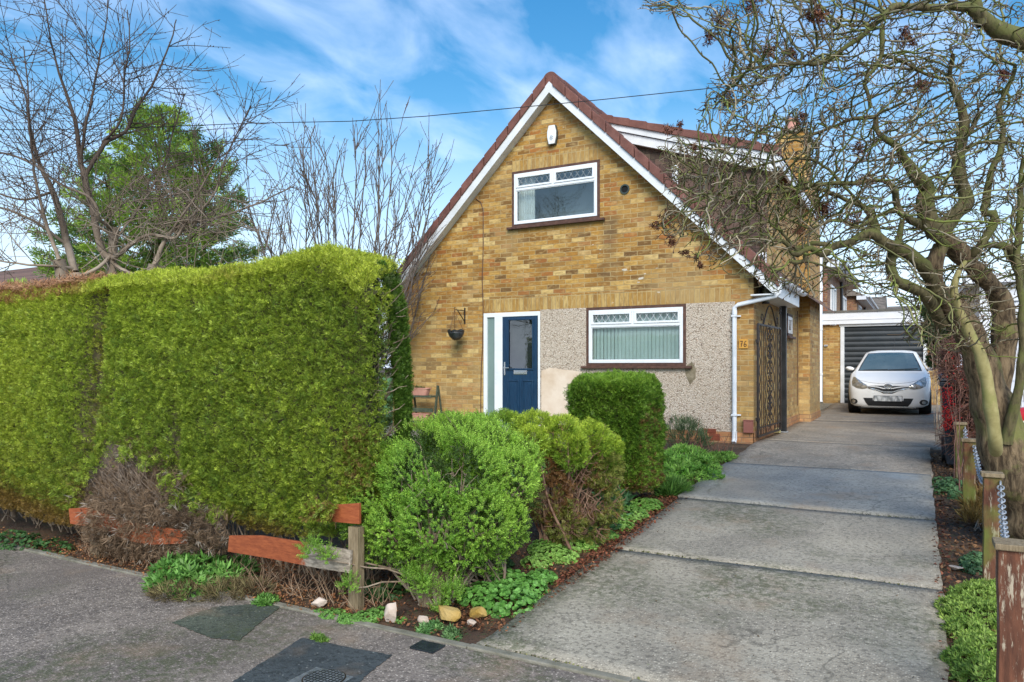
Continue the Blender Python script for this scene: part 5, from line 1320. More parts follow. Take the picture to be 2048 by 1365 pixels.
def hedge_tint(P):
    n = len(P); px, py = proj(P); X, z = P[:, 0], P[:, 2]
    a = np.clip(.5 + .38 * waves(P, 2.2, 21) + RNG.normal(size=n) * .22, 0, 1)[:, None]
    T = lerp((.180, .265, .036), (.50, .62, .075), np.clip(a + .30 * waves(P, 38, 401, 9)[:, None] + (RNG.uniform(0, 1, (n, 1)) < .08) * .5, 0, 1.15))
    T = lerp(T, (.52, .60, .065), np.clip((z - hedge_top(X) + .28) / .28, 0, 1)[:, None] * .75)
    T = lerp(T, (.46, .50, .06), np.clip((X + 6.15) / -.8, 0, 1)[:, None] * .35)
    dead = np.clip(waves(P, 3.2, 33) * 1.3 - .75, 0, 1) * .75
    low = np.clip((.10 - z) / .25 + waves(P, 3., 35) * .8, 0, 1) * .8 + np.clip(waves(P, 2.5, 36) - .2, 0, 1) * np.clip((.45 - z) / .3, 0, 1)
    dead = np.clip(dead * .6 + low, 0, .9)
    seam = np.exp(-((X + 6.0) / .12) ** 2) * np.clip(waves(P, 6, 39) + .5, 0, 1) * .7
    dead = np.clip(dead + seam, 0, .92)
    b_ = lerp((.17, .095, .03), (.30, .17, .05), RNG.uniform(0, 1, (n, 1)))
    return lerp(T, b_, (dead * (RNG.uniform(0, 1, n) < dead + .25))[:, None])
DEADP = [(222, 880), (246, 900), (300, 925), (345, 975), (352, 1000), (430, 1030), (462, 1070), (440, 1100), (380, 1085), (330, 1108), (230, 1116), (195, 1080), (150, 1012), (160, 960), (195, 925)]
# front face
n = 98000
X = RNG.uniform(HX0, HX1, n); X = X[(X > -7.6) | (RNG.uniform(0, 1, n) < .3)]; n = len(X)
z = RNG.uniform(0, 1, n); zb_, zt_ = hedge_bot(X), hedge_top(X); z = zb_ + (zt_ - zb_) * z
Y = hedge_front(X, z) + np.clip(z - (zt_ - .12), 0, 1) ** 2 * 6 + RNG.normal(size=n) * .010
P = np.stack([X, Y, z], 1); RL = .6 * waves(P, 38, 401, 9) + .5 * waves(P, 75, 402, 9); P[:, 1] -= .020 * RL; px, py = proj(P)
keep = ~inpoly(px + RNG.normal(size=n) * 13 + 14 * waves(P, 9, 46), py + RNG.normal(size=n) * 13, DEADP)
hole = waves(P, 7., 44) + waves(P, 17., 45) * .6
keep &= ~((RL < -.75) & (RNG.uniform(0, 1, n) < .55))
keep &= ~((hole > 1.05) & (RNG.uniform(0, 1, n) < .5))
# dark crevices seen in the photograph: narrow gaps in the foliage
for cx_, cy_, rx, ry in ((212, 800, 20, 75), (196, 640, 8, 50), (760, 700, 14, 90),  (318, 905, 10, 26), (345, 870, 22, 22), (560, 830, 10, 12)):
    keep &= ~((((px - cx_) / rx) ** 2 + ((py - cy_) / ry) ** 2 < 1) & (RNG.uniform(0, 1, n) < .5))
P = P[keep]; n = len(P)
D = np.array([[.05, -1., .35]]) + jitter(n, .5); hadd(P, D, RNG.uniform(.022, .046, n), hedge_tint(P))
# loose longer sprays
n = 900; X = RNG.uniform(-7.6, HX1, n); z = RNG.uniform(0, 1, n) ** 1.6 * 1.6; P = np.stack([X, hedge_front(X, z) - .01, z], 1)
px, py = proj(P); P = P[~inpoly(px, py, DEADP)]; n = len(P)
hadd(P, np.array([[.3, -1., .9]]) + jitter(n, .5), RNG.uniform(.06, .10, n), lerp(hedge_tint(P), (.16, .26, .04), .5))
# top and back
n = 17000; X = RNG.uniform(HX0, HX1, n); Y = RNG.uniform(3.62, HBK, n); X = np.minimum(X, HX1 - .02 - .40 * (Y - 3.6) - RNG.uniform(0, .15, n)); zt_ = hedge_top(X)
z = zt_ - .10 * np.clip((3.78 - Y) / .16, 0, 1) ** 2 + RNG.normal(size=n) * .012
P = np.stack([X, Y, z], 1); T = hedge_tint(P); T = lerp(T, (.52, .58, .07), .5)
brn = np.clip((-X - 6.0) * 3, 0, 1) * .9 + np.clip(waves(P, 4, 51) - .35, 0, 1) * .8
T = lerp(T, lerp((.24, .10, .04), (.42, .21, .09), RNG.uniform(0, 1, (n, 1))), np.clip(brn, 0, 1)[:, None] * (RNG.uniform(0, 1, (n, 1)) < .8))
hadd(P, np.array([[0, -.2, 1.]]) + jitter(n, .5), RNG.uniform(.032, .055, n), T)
n = 11000; X = RNG.uniform(HX0, HX1 - .30, n); z = RNG.uniform(-.1, 1.9, n); P = np.stack([X, np.full(n, HBK) + RNG.normal(size=n) * .03, z], 1)
hadd(P, np.array([[0, 1., .3]]) + jitter(n, .5), RNG.uniform(.045, .075, n), hedge_tint(P))
# end: rear green column, front edge, dark open middle
n = 8500; z = RNG.uniform(-.1, 1.82, n); a = RNG.uniform(0, 1, n)
Y = 4.02 + .30 * a; X = HX1 - .01 - .34 * (Y - 3.6) + .05 * waves(np.stack([Y, Y, z], 1), 3., 61) - .25 * np.clip(z - 1.5, 0, 1) - .10 * np.clip(.55 - z, 0, 1)
P = np.stack([X, Y, z], 1); k = ~((z < .45) & (RNG.uniform(0, 1, n) < .7)); P = P[k]; n = len(P)
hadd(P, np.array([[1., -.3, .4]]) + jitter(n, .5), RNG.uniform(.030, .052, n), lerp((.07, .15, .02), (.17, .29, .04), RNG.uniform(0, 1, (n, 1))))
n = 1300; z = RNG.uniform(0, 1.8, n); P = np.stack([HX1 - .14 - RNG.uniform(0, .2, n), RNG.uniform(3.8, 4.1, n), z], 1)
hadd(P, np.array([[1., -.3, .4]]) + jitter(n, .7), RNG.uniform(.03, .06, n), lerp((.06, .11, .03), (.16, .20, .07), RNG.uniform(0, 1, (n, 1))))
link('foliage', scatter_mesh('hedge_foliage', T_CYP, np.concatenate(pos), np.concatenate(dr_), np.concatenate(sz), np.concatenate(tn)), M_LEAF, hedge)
# woody interior
M_HEDGEIN = mk('dry_hedge_interior', (.050, .046, .022), (.12, .10, .05), 18, .95, bump=1., bscale=40)
nx, nz = 90, 26; vs, fs = [], []
for j in range(nz + 1):
    for i in range(nx + 1):
        X_ = HX0 + (HX1 - .12 - HX0) * i / nx; zt1 = float(hedge_top(np.array([X_]))[0]) - .07; zb1 = float(hedge_bot(np.array([X_]))[0]) + .10
        z_ = zb1 + (zt1 - zb1) * j / nz; vs.append((X_, float(hedge_front(np.array([X_]), np.array([z_]))[0]) + .06 + (.1 if j == nz else 0), z_))
for j in range(nz):
    for i in range(nx): a = j * (nx + 1) + i; fs.append((a, a + 1, a + nx + 2, a + nx + 1))
b0 = len(vs)
for i in range(nx + 1): v0, v1 = vs[i], vs[nz * (nx + 1) + i]; vs += [(min(v0[0], HX1 - .42), HBK - .06, v0[2]), (min(v1[0], HX1 - .42), HBK - .06, v1[2])]
for i in range(nx):
    a, b_ = b0 + 2 * i, b0 + 2 * i + 2; fs += [(b_, a, a + 1, b_ + 1), (nz * (nx + 1) + i, nz * (nx + 1) + i + 1, b_ + 1, a + 1), (i + 1, i, a, b_)]
for j in range(nz):
    pass
link('inner_twigs', fastmesh('hedge_core', vs, [np.array(fs)]), M_HEDGEIN, hedge)
# trunks and stems along the hedge, showing at the end and underneath
def wob(a, b_, n, amp, seed):
    a, b_ = np.array(a, float), np.array(b_, float); r = np.random.default_rng(seed); t = np.linspace(0, 1, n)[:, None]
    off = r.normal(size=(n, 3)) * amp; off[0] = 0; off = np.cumsum(off, 0) * .5; off -= off[-1] * t * .7
    return a * (1 - t) + b_ * t + off
ln_, rd_ = [], []
for k in range(16):
    x_ = -9.0 + k * .37 + random.uniform(-.08, .08); r0 = random.uniform(.018, .035)
    ln_.append(wob((x_, 3.95, -.42), (x_ + random.uniform(-.15, .15), 3.95, 1.5), 10, .03, k)); rd_.append(np.linspace(r0, r0 * .4, 10))
for k in range(11):
    y_ = random.uniform(3.78, 3.98); r0 = random.uniform(.006, .018)
    ln_.append(wob((HX1 - .30 + random.uniform(-.06, .1), y_, -.42), (HX1 - .27 + random.uniform(-.05, .05), y_ + random.uniform(-.1, .1), random.uniform(.8, 1.75)), 10, .035, 50 + k)); rd_.append(np.linspace(r0, r0 * .35, 10))
for k in range(60):
    z_ = random.uniform(-.1, 1.5); s_ = np.array([HX1 - .25, random.uniform(3.8, 4.1), z_]); e_ = s_ + np.array([random.uniform(.1, .3), random.uniform(-.15, .15), random.uniform(.05, .3)])
    ln_.append(wob(s_, e_, 6, .02, 80 + k)); rd_.append(np.linspace(.006, .002, 6))
for k in range(120):
    x_ = random.uniform(-7.6, HX1); s_ = np.array([x_, random.uniform(3.7, 4.0), -.35]); e_ = s_ + np.array([random.uniform(-.2, .2), random.uniform(-.15, .05), random.uniform(.2, .55)])
    ln_.append(wob(s_, e_, 6, .03, 180 + k)); rd_.append(np.linspace(.007, .003, 6))
link('stems', tubes_mesh('hedge_stems', ln_, rd_, 6), M_SHRUBW, hedge)
# dead brown twig mass bulging over the fence
n = 10500; px = RNG.uniform(130, 480, n); py = RNG.uniform(820, 1125, n); k = inpoly(px + RNG.normal(size=n) * 9 + 10 * np.sin(py * .09), py + RNG.normal(size=n) * 12, DEADP); px, py = px[k], py[k]; n = len(px)
P = np.array([onY(a, b_, 3.5) for a, b_ in zip(px, py)])
c_ = np.exp(-(((px - 265) / 125) ** 2 + ((py - 1020) / 120) ** 2)) + .7 * np.exp(-(((px - 415) / 30) ** 2 + ((py - 1070) / 40) ** 2)); P[:, 1] += .13 - .22 * np.clip((py - 925) / 110, 0, 1) * (.55 + .45 * c_) + .03 * waves(P, 8, 72) + RNG.normal(size=n) * .02; P[:, 2] = np.maximum(P[:, 2], -.37)
T = lerp((.070, .044, .026), (.27, .185, .115), np.clip(.5 + .4 * waves(P, 9, 71)[:, None] + RNG.normal(size=(n, 1)) * .25, 0, 1))
T = lerp(T, (.42, .38, .32), (RNG.uniform(0, 1, (n, 1)) < .06) * .8)
D = np.array([[.5, -.6, .1]]) + jitter(n, .65)
link('dead_foliage', scatter_mesh('dead_foliage', T_HAIR, P, D, RNG.uniform(.035, .095, n), T), M_TWIG, hedge, label='dead grey-brown twiggy patch low in the hedge')
vs = [onY(a, b_, 3.60) for a, b_ in DEADP]; vc = onY(275, 1030, 3.50)
MB().add(vs + [vc], [(i, (i + 1) % len(vs), len(vs)) for i in range(len(vs))]).build('dead_core', mk('dead_twig_mass', (.055, .038, .028), (.13, .095, .07), 25, .95, bump=1., bscale=60), hedge)
ln_, rd_ = [], []
for k in range(260):
    s_ = np.array(onY(random.uniform(215, 420), random.uniform(1070, 1112), 3.52)); a_, b2_ = random.uniform(170, 440), random.uniform(900, 1090)
    if not inpoly(np.array([a_]), np.array([b2_]), DEADP)[0]: continue
    e_ = np.array(onY(a_, b2_, 3.46)); ln_.append(wob(s_, e_, 7, .018, 3000 + k)); rd_.append(np.linspace(.0035, .0014, 7))
link('dead_stems', tubes_mesh('dead_stems', ln_, rd_, 4), mk('dead_grey_stem', (.08, .055, .036), (.24, .18, .13), 18, .9), hedge)
# dry orange clippings caught on the lower left top
n = 1500; X = RNG.uniform(-8.6, -6.0, n); P = np.stack([X, RNG.uniform(3.66, 4.2, n), hedge_top(X) + .02 + RNG.uniform(0, .05, n)], 1)
link('dry_clippings', scatter_mesh('clippings', T_HAIR, P, np.array([[0.2, -.2, .5]]) + jitter(n, .8), RNG.uniform(.05, .11, n), lerp((.30, .13, .06), (.55, .32, .18), RNG.uniform(0, 1, (n, 1)))), M_TWIG, hedge, label='dry orange-brown clippings on the hedge top')

# ---------------------------------------------------------------- shrubs from clumps
def clumps(spec, wob_=.0):
    out_ = []
    for px, py, d, rpx in spec:
        c = at(px, py, d); out_.append((np.array(c), rpx / FPX * d))
    return out_
def clump_pts(cl, n, inner=.80, flat=1., cut=None):
    w_ = np.array([r ** 2 for _, r in cl]); w_ /= w_.sum(); idx = RNG.choice(len(cl), n, p=w_)
    C_ = np.array([c for c, _ in cl])[idx]; Rr = np.array([r for _, r in cl])[idx]
    U = RNG.normal(size=(n, 3)); U /= np.linalg.norm(U, axis=1, keepdims=True)
    P = C_ + U * Rr[:, None] * RNG.uniform(.86, 1.06, (n, 1)) * np.array([1, 1, flat]); keep = np.ones(n, bool)
    for c, r in cl: keep &= (((P - c) / np.array([1, 1, flat])) ** 2).sum(1) > (r * inner) ** 2
    keep &= P[:, 2] > zgv(P[:, 1]) - .02
    return P[keep], U[keep]
def stems_to(base, cl, n, r0, seed, spread=.12, nseg=9):
    rr = random.Random(seed); L_, Q_ = [], []
    for k in range(n):
        c, r = cl[rr.randrange(len(cl))]; e_ = c + np.array([rr.uniform(-1, 1), rr.uniform(-1, 1), rr.uniform(-.6, .8)]) * r * .8
        s_ = np.array(base) + np.array([rr.uniform(-spread, spread), rr.uniform(-spread, spread), 0])
        main_ = wob(s_, e_, nseg, .022, seed * 100 + k); L_.append(main_); q = r0 * rr.uniform(.4, 1.); Q_.append(np.linspace(q, q * .25, nseg))
        for j in range(3):
            m_ = main_[rr.randrange(4, nseg)]; e2 = m_ + np.array([rr.uniform(-1, 1), rr.uniform(-1, 1), rr.uniform(-.2, 1)]) * .16
            L_.append(wob(m_, e2, 5, .012, seed * 999 + k * 7 + j)); Q_.append(np.linspace(q * .35, .0018, 5))
    return L_, Q_
# bright green yew-like shrub in the foreground
YEW = [(745, 925, 5.0, 52), (790, 885, 5.1, 55), (850, 880, 5.0, 62), (915, 868, 5.1, 58), (975, 880, 5.2, 55), (1030, 905, 5.2, 45), (765, 985, 4.85, 68), (840, 960, 4.75, 72), (925, 950, 4.7, 75), (1005, 965, 4.9, 62), (1040, 985, 5.0, 38),
       (725, 1035, 4.75, 42), (790, 1050, 4.65, 55), (870, 1040, 4.55, 66), (950, 1040, 4.6, 62), (1010, 1045, 4.8, 45), (745, 1085, 4.7, 30), (915, 1095, 4.6, 38), (975, 1100, 4.7, 30), (880, 850, 5.4, 50), (960, 860, 5.6, 45), (820, 1105, 4.6, 24)]
YEW = [(a_, b_ + (26 if b_ < 940 else 10) + (20 if a_ < 900 and b_ < 900 else 0), d_, r_ * .94) for a_, b_, d_, r_ in YEW]
yc = clumps(YEW); bs = onG(856, 1205); yb = thing('bright_green_shrub', 'bright green needle-leaved shrub with bare grey stems at the pavement corner', 'shrub', bs)
P, U = clump_pts(yc, 17500, .82); n = len(P)
P += (U * .7 + np.array([[0, -.1, .5]])) * (.035 * waves(P, 7, 93) + .022 * waves(P, 17, 94) + .03)[:, None]
hole = waves(P, 9, 91) + (at(0, 985, 4.8).z - P[:, 2]) * .5; k = hole < .58; P, U = P[k], U[k]; n = len(P)
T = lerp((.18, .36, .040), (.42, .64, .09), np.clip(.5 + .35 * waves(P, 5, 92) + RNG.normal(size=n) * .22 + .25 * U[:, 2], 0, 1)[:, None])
D = U + np.array([[0, -.15, .65]]) + jitter(n, .35); S_ = RNG.uniform(.036, .070, n) * (1 + .5 * (RNG.uniform(0, 1, n) < .05))
PP, DD, SS, TT = [P], [D], [S_], [T]
for px, py, d, r_, m in ((845, 1165, 4.45, 34, 190), (905, 1185, 4.4, 26, 150), (620, 1098, 4.5, 26, 90), (700, 1168, 4.45, 22, 60), (655, 1110, 4.45, 18, 50), (820, 1150, 4.5, 20, 70), (880, 1215, 4.4, 14, 40)):
    c2, u2 = clump_pts(clumps([(px, py, d, r_)]), m, .0); PP.append(c2 - u2 * r_ / FPX * d * RNG.uniform(0, .8, (len(c2), 1))); DD.append(u2 + np.array([[0, -.2, 1.]])); SS.append(RNG.uniform(.04, .065, len(c2))); TT.append(lerp((.17, .34, .04), (.32, .52, .08), RNG.uniform(0, 1, (len(c2), 1))))
P = np.concatenate(PP)
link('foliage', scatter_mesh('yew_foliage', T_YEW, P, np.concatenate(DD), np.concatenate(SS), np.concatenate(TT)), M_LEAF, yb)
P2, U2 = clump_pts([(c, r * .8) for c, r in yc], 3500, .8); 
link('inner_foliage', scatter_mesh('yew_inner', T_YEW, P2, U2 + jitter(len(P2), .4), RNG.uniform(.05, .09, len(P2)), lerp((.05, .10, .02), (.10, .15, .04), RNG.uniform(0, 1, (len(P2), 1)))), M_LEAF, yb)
L_, Q_ = stems_to((bs.x + .02, bs.y + .05, bs.z - .05), yc, 64, .017, 3, .10)
L2, Q2 = stems_to((bs.x + .28, bs.y + .35, bs.z), yc[8:], 26, .012, 4, .12); L_ += L2; Q_ += Q2
L_.append(wob((bs.x + .03, bs.y + .03, bs.z - .06), (bs.x - .03, bs.y + .1, bs.z + .42), 9, .012, 5)); Q_.append(np.linspace(.055, .028, 9))
for px, py, d in ((845, 1165, 4.45), (905, 1185, 4.4), (700, 1168, 4.45), (620, 1098, 4.5), (655, 1110, 4.45)):
    L_.append(wob((bs.x, bs.y + .12, bs.z + .12), at(px, py + 8, d), 7, .015, int(px))); Q_.append(np.linspace(.008, .004, 7))
link('stems', tubes_mesh('yew_stems', L_, Q_, 6), M_SHRUBW, yb)
# thin straggling shoots sticking out above
# middle shrub: yellow-green cap over brown twiggy sides
MID = [(955, 850, 6.2, 36), (1010, 848, 6.0, 40), (1070, 850, 5.8, 42), (1125, 858, 5.7, 40), (1180, 865, 5.8, 38), (1212, 880, 5.9, 28), (1060, 870, 5.6, 32), (1140, 880, 5.6, 32), (900, 835, 6.4, 26)]
MIDL = [(1085, 930, 5.75, 45), (1150, 930, 5.7, 48), (1205, 940, 5.8, 36), (1100, 995, 5.7, 45), (1165, 1000, 5.7, 48), (1210, 1010, 5.8, 30), (1130, 1050, 5.65, 32), (1185, 1055, 5.7, 26)]
MID = [(a_, b_ + 22, d_, r_) for a_, b_, d_, r_ in MID]
mc_, ml_ = clumps(MID), clumps(MIDL); bs = onG(1120, 1098)
ms_ = thing('yellow_topped_shrub', 'conifer shrub with yellow-green cap and brown twiggy sides behind the bright one', 'shrub', bs)
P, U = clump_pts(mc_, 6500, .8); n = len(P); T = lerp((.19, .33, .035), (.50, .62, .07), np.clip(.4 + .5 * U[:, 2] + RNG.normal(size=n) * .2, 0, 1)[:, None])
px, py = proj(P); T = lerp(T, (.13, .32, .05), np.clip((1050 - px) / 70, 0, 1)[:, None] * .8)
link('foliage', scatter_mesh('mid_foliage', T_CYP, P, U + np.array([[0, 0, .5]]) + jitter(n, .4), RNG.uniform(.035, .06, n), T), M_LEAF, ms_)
P, U = clump_pts(ml_, 4300, .8); n = len(P); a = np.clip(.5 + .6 * waves(P, 6, 101) + RNG.normal(size=n) * .15, 0, 1)[:, None]
T = lerp((.15, .19, .035), (.30, .31, .07), RNG.uniform(0, 1, (n, 1))); T = lerp(T, lerp((.16, .08, .04), (.36, .17, .07), RNG.uniform(0, 1, (n, 1))), (a > .6) * .9)
k = (waves(P, 5, 103) < .75); P, U, T = P[k], U[k], T[k]; n = len(P)
link('brown_foliage', scatter_mesh('mid_low', T_CYP, P, U + jitter(n, .5), RNG.uniform(.035, .06, n), T), M_LEAF, ms_)
L_, Q_ = stems_to((bs.x, bs.y + .1, bs.z - .05), ml_ + mc_, 60, .016, 9, .16)
for k in range(260):
    c, r = random.choice(ml_); u = np.array([random.gauss(0, 1), -abs(random.gauss(0, 1)), random.gauss(0, .6)]); u /= np.linalg.norm(u); s_ = c + u * r * .6; L_.append(wob(s_, s_ + u * .12 + np.array([0, 0, random.uniform(-.03, .08)]), 5, .012, k)); Q_.append(np.linspace(.004, .0015, 5))
link('stems', tubes_mesh('mid_stems', L_, Q_, 5), mk('reddish_brown_stem', (.13, .06, .04), (.33, .21, .14), 12, .85), ms_)
# square clipped dark green hedge by the window
bx0, bx1, by0, by1 = -3.07, -2.26, 6.62, 7.32; bz0, bz1 = zg(6.9), ZY(1230, 752, 6.9)
cb2 = thing('square_hedge', 'square clipped dark green conifer hedge below the lower window', 'hedge', ((bx0 + bx1) / 2, (by0 + by1) / 2, bz0))
n = 15000; f = RNG.choice(4, n, p=[.40, .30, .20, .10]); a, b_ = RNG.uniform(0, 1, n), RNG.uniform(0, 1, n)
zz = bz0 + .08 + (bz1 - bz0 - .08) * b_
P = np.where((f == 0)[:, None], np.stack([bx0 + (bx1 - bx0) * a, np.full(n, by0), zz], 1), np.where((f == 1)[:, None], np.stack([np.full(n, bx1), by0 + (by1 - by0) * a, zz], 1),
    np.where((f == 2)[:, None], np.stack([bx0 + (bx1 - bx0) * a, by0 + (by1 - by0) * b_, np.full(n, bz1)], 1), np.stack([np.full(n, bx0), by0 + (by1 - by0) * a, zz], 1))))
Nn = np.array([[0, -1, 0], [1, 0, 0], [0, 0, 1], [-1, 0, 0]], float)[f]
ctr = np.array([(bx0 + bx1) / 2, (by0 + by1) / 2, (bz0 + bz1) / 2]); hf = np.array([(bx1 - bx0) / 2, (by1 - by0) / 2, (bz1 - bz0) / 2])
q = np.abs((P - ctr) / hf); over = np.clip(q - .72, 0, .28) / .28; P = ctr + (P - ctr) * (1 - .065 * (over ** 2).sum(1, keepdims=True)); P += Nn * (.035 * waves(P, 4, 111) + .022 * waves(P, 11, 112) + .016 * waves(P, 26, 117) + RNG.normal(size=n) * .012)[:, None]
P[:, 2] += .06 * (P[:, 0] - ctr[0]) * (f == 2); hz_ = (P[:, 2] - bz0) / (bz1 - bz0)
P += Nn * (-.10 * np.clip(.35 - hz_, 0, 1))[:, None]
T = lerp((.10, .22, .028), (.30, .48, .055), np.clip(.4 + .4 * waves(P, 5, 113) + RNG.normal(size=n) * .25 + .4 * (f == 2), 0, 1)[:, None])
dead = np.clip((.42 - hz_) * 2.2 + waves(P, 4, 115) * .35, 0, .9) + (f == 1) * .35 * np.clip(waves(P, 6, 116), 0, 1)
T = lerp(T, lerp((.13, .06, .03), (.27, .15, .06), RNG.uniform(0, 1, (n, 1))), (RNG.uniform(0, 1, n) < dead)[:, None] * .9)
link('foliage', scatter_mesh('box_foliage', T_CYP, P, Nn + np.array([[0, 0, .25]]) + jitter(n, .45), RNG.uniform(.030, .062, n), T), M_LEAF, cb2)
MB().box(bx0 + .07, bx1 - .07, by0 + .07, by1 - .07, bz0 + .13, bz1 - .06).build('inner_twigs', M_HEDGEIN, cb2, bevel=.05)
L_ = [wob((random.uniform(bx0 + .2, bx1 - .1), random.uniform(by0 + .1, by1 - .1), bz0 - .03), (random.uniform(bx0 + .15, bx1 - .1), random.uniform(by0 + .1, by1 - .2), bz0 + .5), 6, .02, k) for k in range(14)]
link('stems', tubes_mesh('box_stems', L_, [np.linspace(.018, .01, 6)] * 14, 6), M_SHRUBW, cb2)

# ---------------------------------------------------------------- low plants
def mound(name, label, cat, spec, n, temps, size, c0, c1, flat=.55, up=.9, mat=None, group=None, inner=.75, stuff=False, jit=.4):
    """spec: (px, py_on_ground, r_px, height ratio)"""
    cl = []
    for px, py, r_ in spec:
        g = onG(px, py); d = -SN * g.x + CS * g.y; cl.append((np.array([g.x, g.y, g.z]), r_ / FPX * d))
    P, U = clump_pts(cl, n, inner, flat); n = len(P)
    a = np.clip(.45 + .3 * waves(P, 8, len(spec) + 7) + RNG.normal(size=n) * .25, 0, 1)[:, None]
    me = scatter_mesh(name, temps, P, U * .8 + np.array([[0, -.15, up]]) + jitter(n, jit), RNG.uniform(size[0], size[1], n), lerp(c0, c1, a))
    if stuff:
        o = link(name, me, mat or M_LEAF, kind='stuff', label=label); return o
    c = cl[0][0]; t = thing(name, label, cat, c, group)
    link('foliage', me, mat or M_LEAF, t)
    # leafy core so that the mound is not hollow
    P2, U2 = clump_pts([(c_, r_ * .78) for c_, r_ in cl], max(80, n // 5), .7, flat)
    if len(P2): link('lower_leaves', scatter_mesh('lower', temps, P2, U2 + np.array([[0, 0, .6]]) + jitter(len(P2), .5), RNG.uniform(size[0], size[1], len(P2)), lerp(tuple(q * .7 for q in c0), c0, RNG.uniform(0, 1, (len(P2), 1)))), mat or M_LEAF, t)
    return t
G0, G1 = (.10, .26, .04), (.21, .43, .10)
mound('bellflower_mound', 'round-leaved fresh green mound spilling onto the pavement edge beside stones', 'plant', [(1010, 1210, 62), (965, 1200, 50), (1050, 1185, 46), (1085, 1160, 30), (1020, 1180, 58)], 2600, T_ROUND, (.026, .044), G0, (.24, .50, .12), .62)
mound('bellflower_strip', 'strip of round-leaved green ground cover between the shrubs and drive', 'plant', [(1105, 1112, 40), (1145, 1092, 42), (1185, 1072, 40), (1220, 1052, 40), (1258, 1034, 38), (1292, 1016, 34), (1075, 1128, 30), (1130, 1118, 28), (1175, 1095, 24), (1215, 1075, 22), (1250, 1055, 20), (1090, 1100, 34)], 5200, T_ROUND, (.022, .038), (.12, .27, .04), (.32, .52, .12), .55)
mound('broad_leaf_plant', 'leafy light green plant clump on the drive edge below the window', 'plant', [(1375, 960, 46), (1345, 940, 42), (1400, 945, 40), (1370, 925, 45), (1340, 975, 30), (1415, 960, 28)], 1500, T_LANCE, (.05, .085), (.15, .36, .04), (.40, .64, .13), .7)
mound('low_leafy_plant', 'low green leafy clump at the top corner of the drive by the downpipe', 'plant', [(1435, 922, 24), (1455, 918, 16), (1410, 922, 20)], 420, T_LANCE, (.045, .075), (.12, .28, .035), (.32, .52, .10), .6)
mound('grass_tuft', 'tuft of long green grass blades at the foot of the square hedge', 'grass tuft', [(1345, 985, 22), (1335, 990, 14)], 130, T_GRASS, (.12, .22), (.07, .18, .03), (.18, .34, .07), .3, 1.3, jit=.25)
mound('foxglove_plant', 'broad-leaved bluish green weed between the yellow-topped shrub and square hedge', 'plant', [(1215, 1040, 22), (1225, 1015, 24), (1205, 1060, 14)], 90, T_LANCE, (.10, .17), (.06, .17, .06), (.14, .29, .12), 1.2)
mound('leafy_weed', 'leafy weed clump with brown undergrowth on the kerb below the worn fence board', 'weed', [(400, 1165, 50), (350, 1160, 42), (440, 1172, 38), (380, 1185, 40), (330, 1175, 26)], 560, T_LANCE, (.055, .10), (.12, .29, .05), (.28, .50, .12), .9)
mound('leafy_weed', 'small pointed green weed sprouting right of the large kerbside weed clump', 'weed', [(482, 1140, 14), (492, 1148, 10)], 40, T_LANCE, (.06, .10), (.08, .20, .04), (.17, .34, .09), 1.2)
mound('dead_stalks', 'mass of withered brown stalks and leaves around the kerbside weeds', 'dry plant', [(400, 1190, 45), (450, 1190, 42), (350, 1190, 40), (500, 1185, 40)], 900, T_HAIR, (.05, .11), (.12, .09, .045), (.28, .24, .10), .35, .5, M_TWIG)
mound('ivy_patch', 'dark green low ivy growing under the left end of the hedge', 'ivy', [(20, 1090, 40), (60, 1092, 36), (100, 1098, 30), (-40, 1085, 40), (130, 1102, 18)], 900, T_ROUND, (.022, .04), (.04, .10, .025), (.12, .24, .07), .7)
mound('chickweed', 'bright small-leaved weeds around the foot of the end fence post', 'weed', [(665, 1230, 26), (700, 1240, 26), (735, 1235, 30), (760, 1225, 24), (640, 1225, 14), (800, 1240, 14)], 1700, T_ROUND, (.012, .022), (.09, .22, .04), (.22, .42, .09), .35)
mound('kerb_weed', 'light green weed sprouting at the kerb beside the mossy tar patch', 'weed', [(532, 1207, 18)], 90, T_LANCE, (.03, .05), (.10, .25, .04), (.22, .42, .09), .6)
mound('kerb_weed', 'little weed rooted in the corner of the dark tar patch', 'weed', [(634, 1278, 10), (645, 1283, 8)], 60, T_LANCE, (.018, .032), (.14, .28, .04), (.26, .42, .08), .5)
mound('kerb_weed', 'pale green seedling on the bare soil in front of the largest stone', 'weed', [(850, 1262, 12), (868, 1255, 10)], 60, T_LANCE, (.025, .045), (.12, .28, .08), (.24, .42, .14), .6)
mound('kerb_weed', 'small seedling clump on the soil near the drain grate', 'weed', [(905, 1272, 14), (900, 1262, 8)], 60, T_LANCE, (.022, .04), (.12, .24, .08), (.22, .36, .14), .4)
mound('kerb_weed', 'moss and tiny weeds growing from the joint of the drive at bottom centre', 'weed', [(1255, 1335, 14), (1300, 1335, 12), (1225, 1325, 8)], 260, T_ROUND, (.008, .016), (.10, .18, .03), (.22, .32, .07), .25)
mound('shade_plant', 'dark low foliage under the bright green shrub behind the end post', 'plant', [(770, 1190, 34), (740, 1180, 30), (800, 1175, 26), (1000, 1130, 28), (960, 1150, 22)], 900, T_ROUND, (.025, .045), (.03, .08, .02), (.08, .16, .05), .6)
mound('lavender_bush', 'wispy grey-green shrub against the pebbledash near the downpipe', 'shrub', [(1372, 895, 34), (1360, 880, 30), (1395, 890, 22)], 420, T_GRASS, (.10, .19), (.07, .12, .05), (.17, .24, .12), 1.5, 1.2, jit=.3)
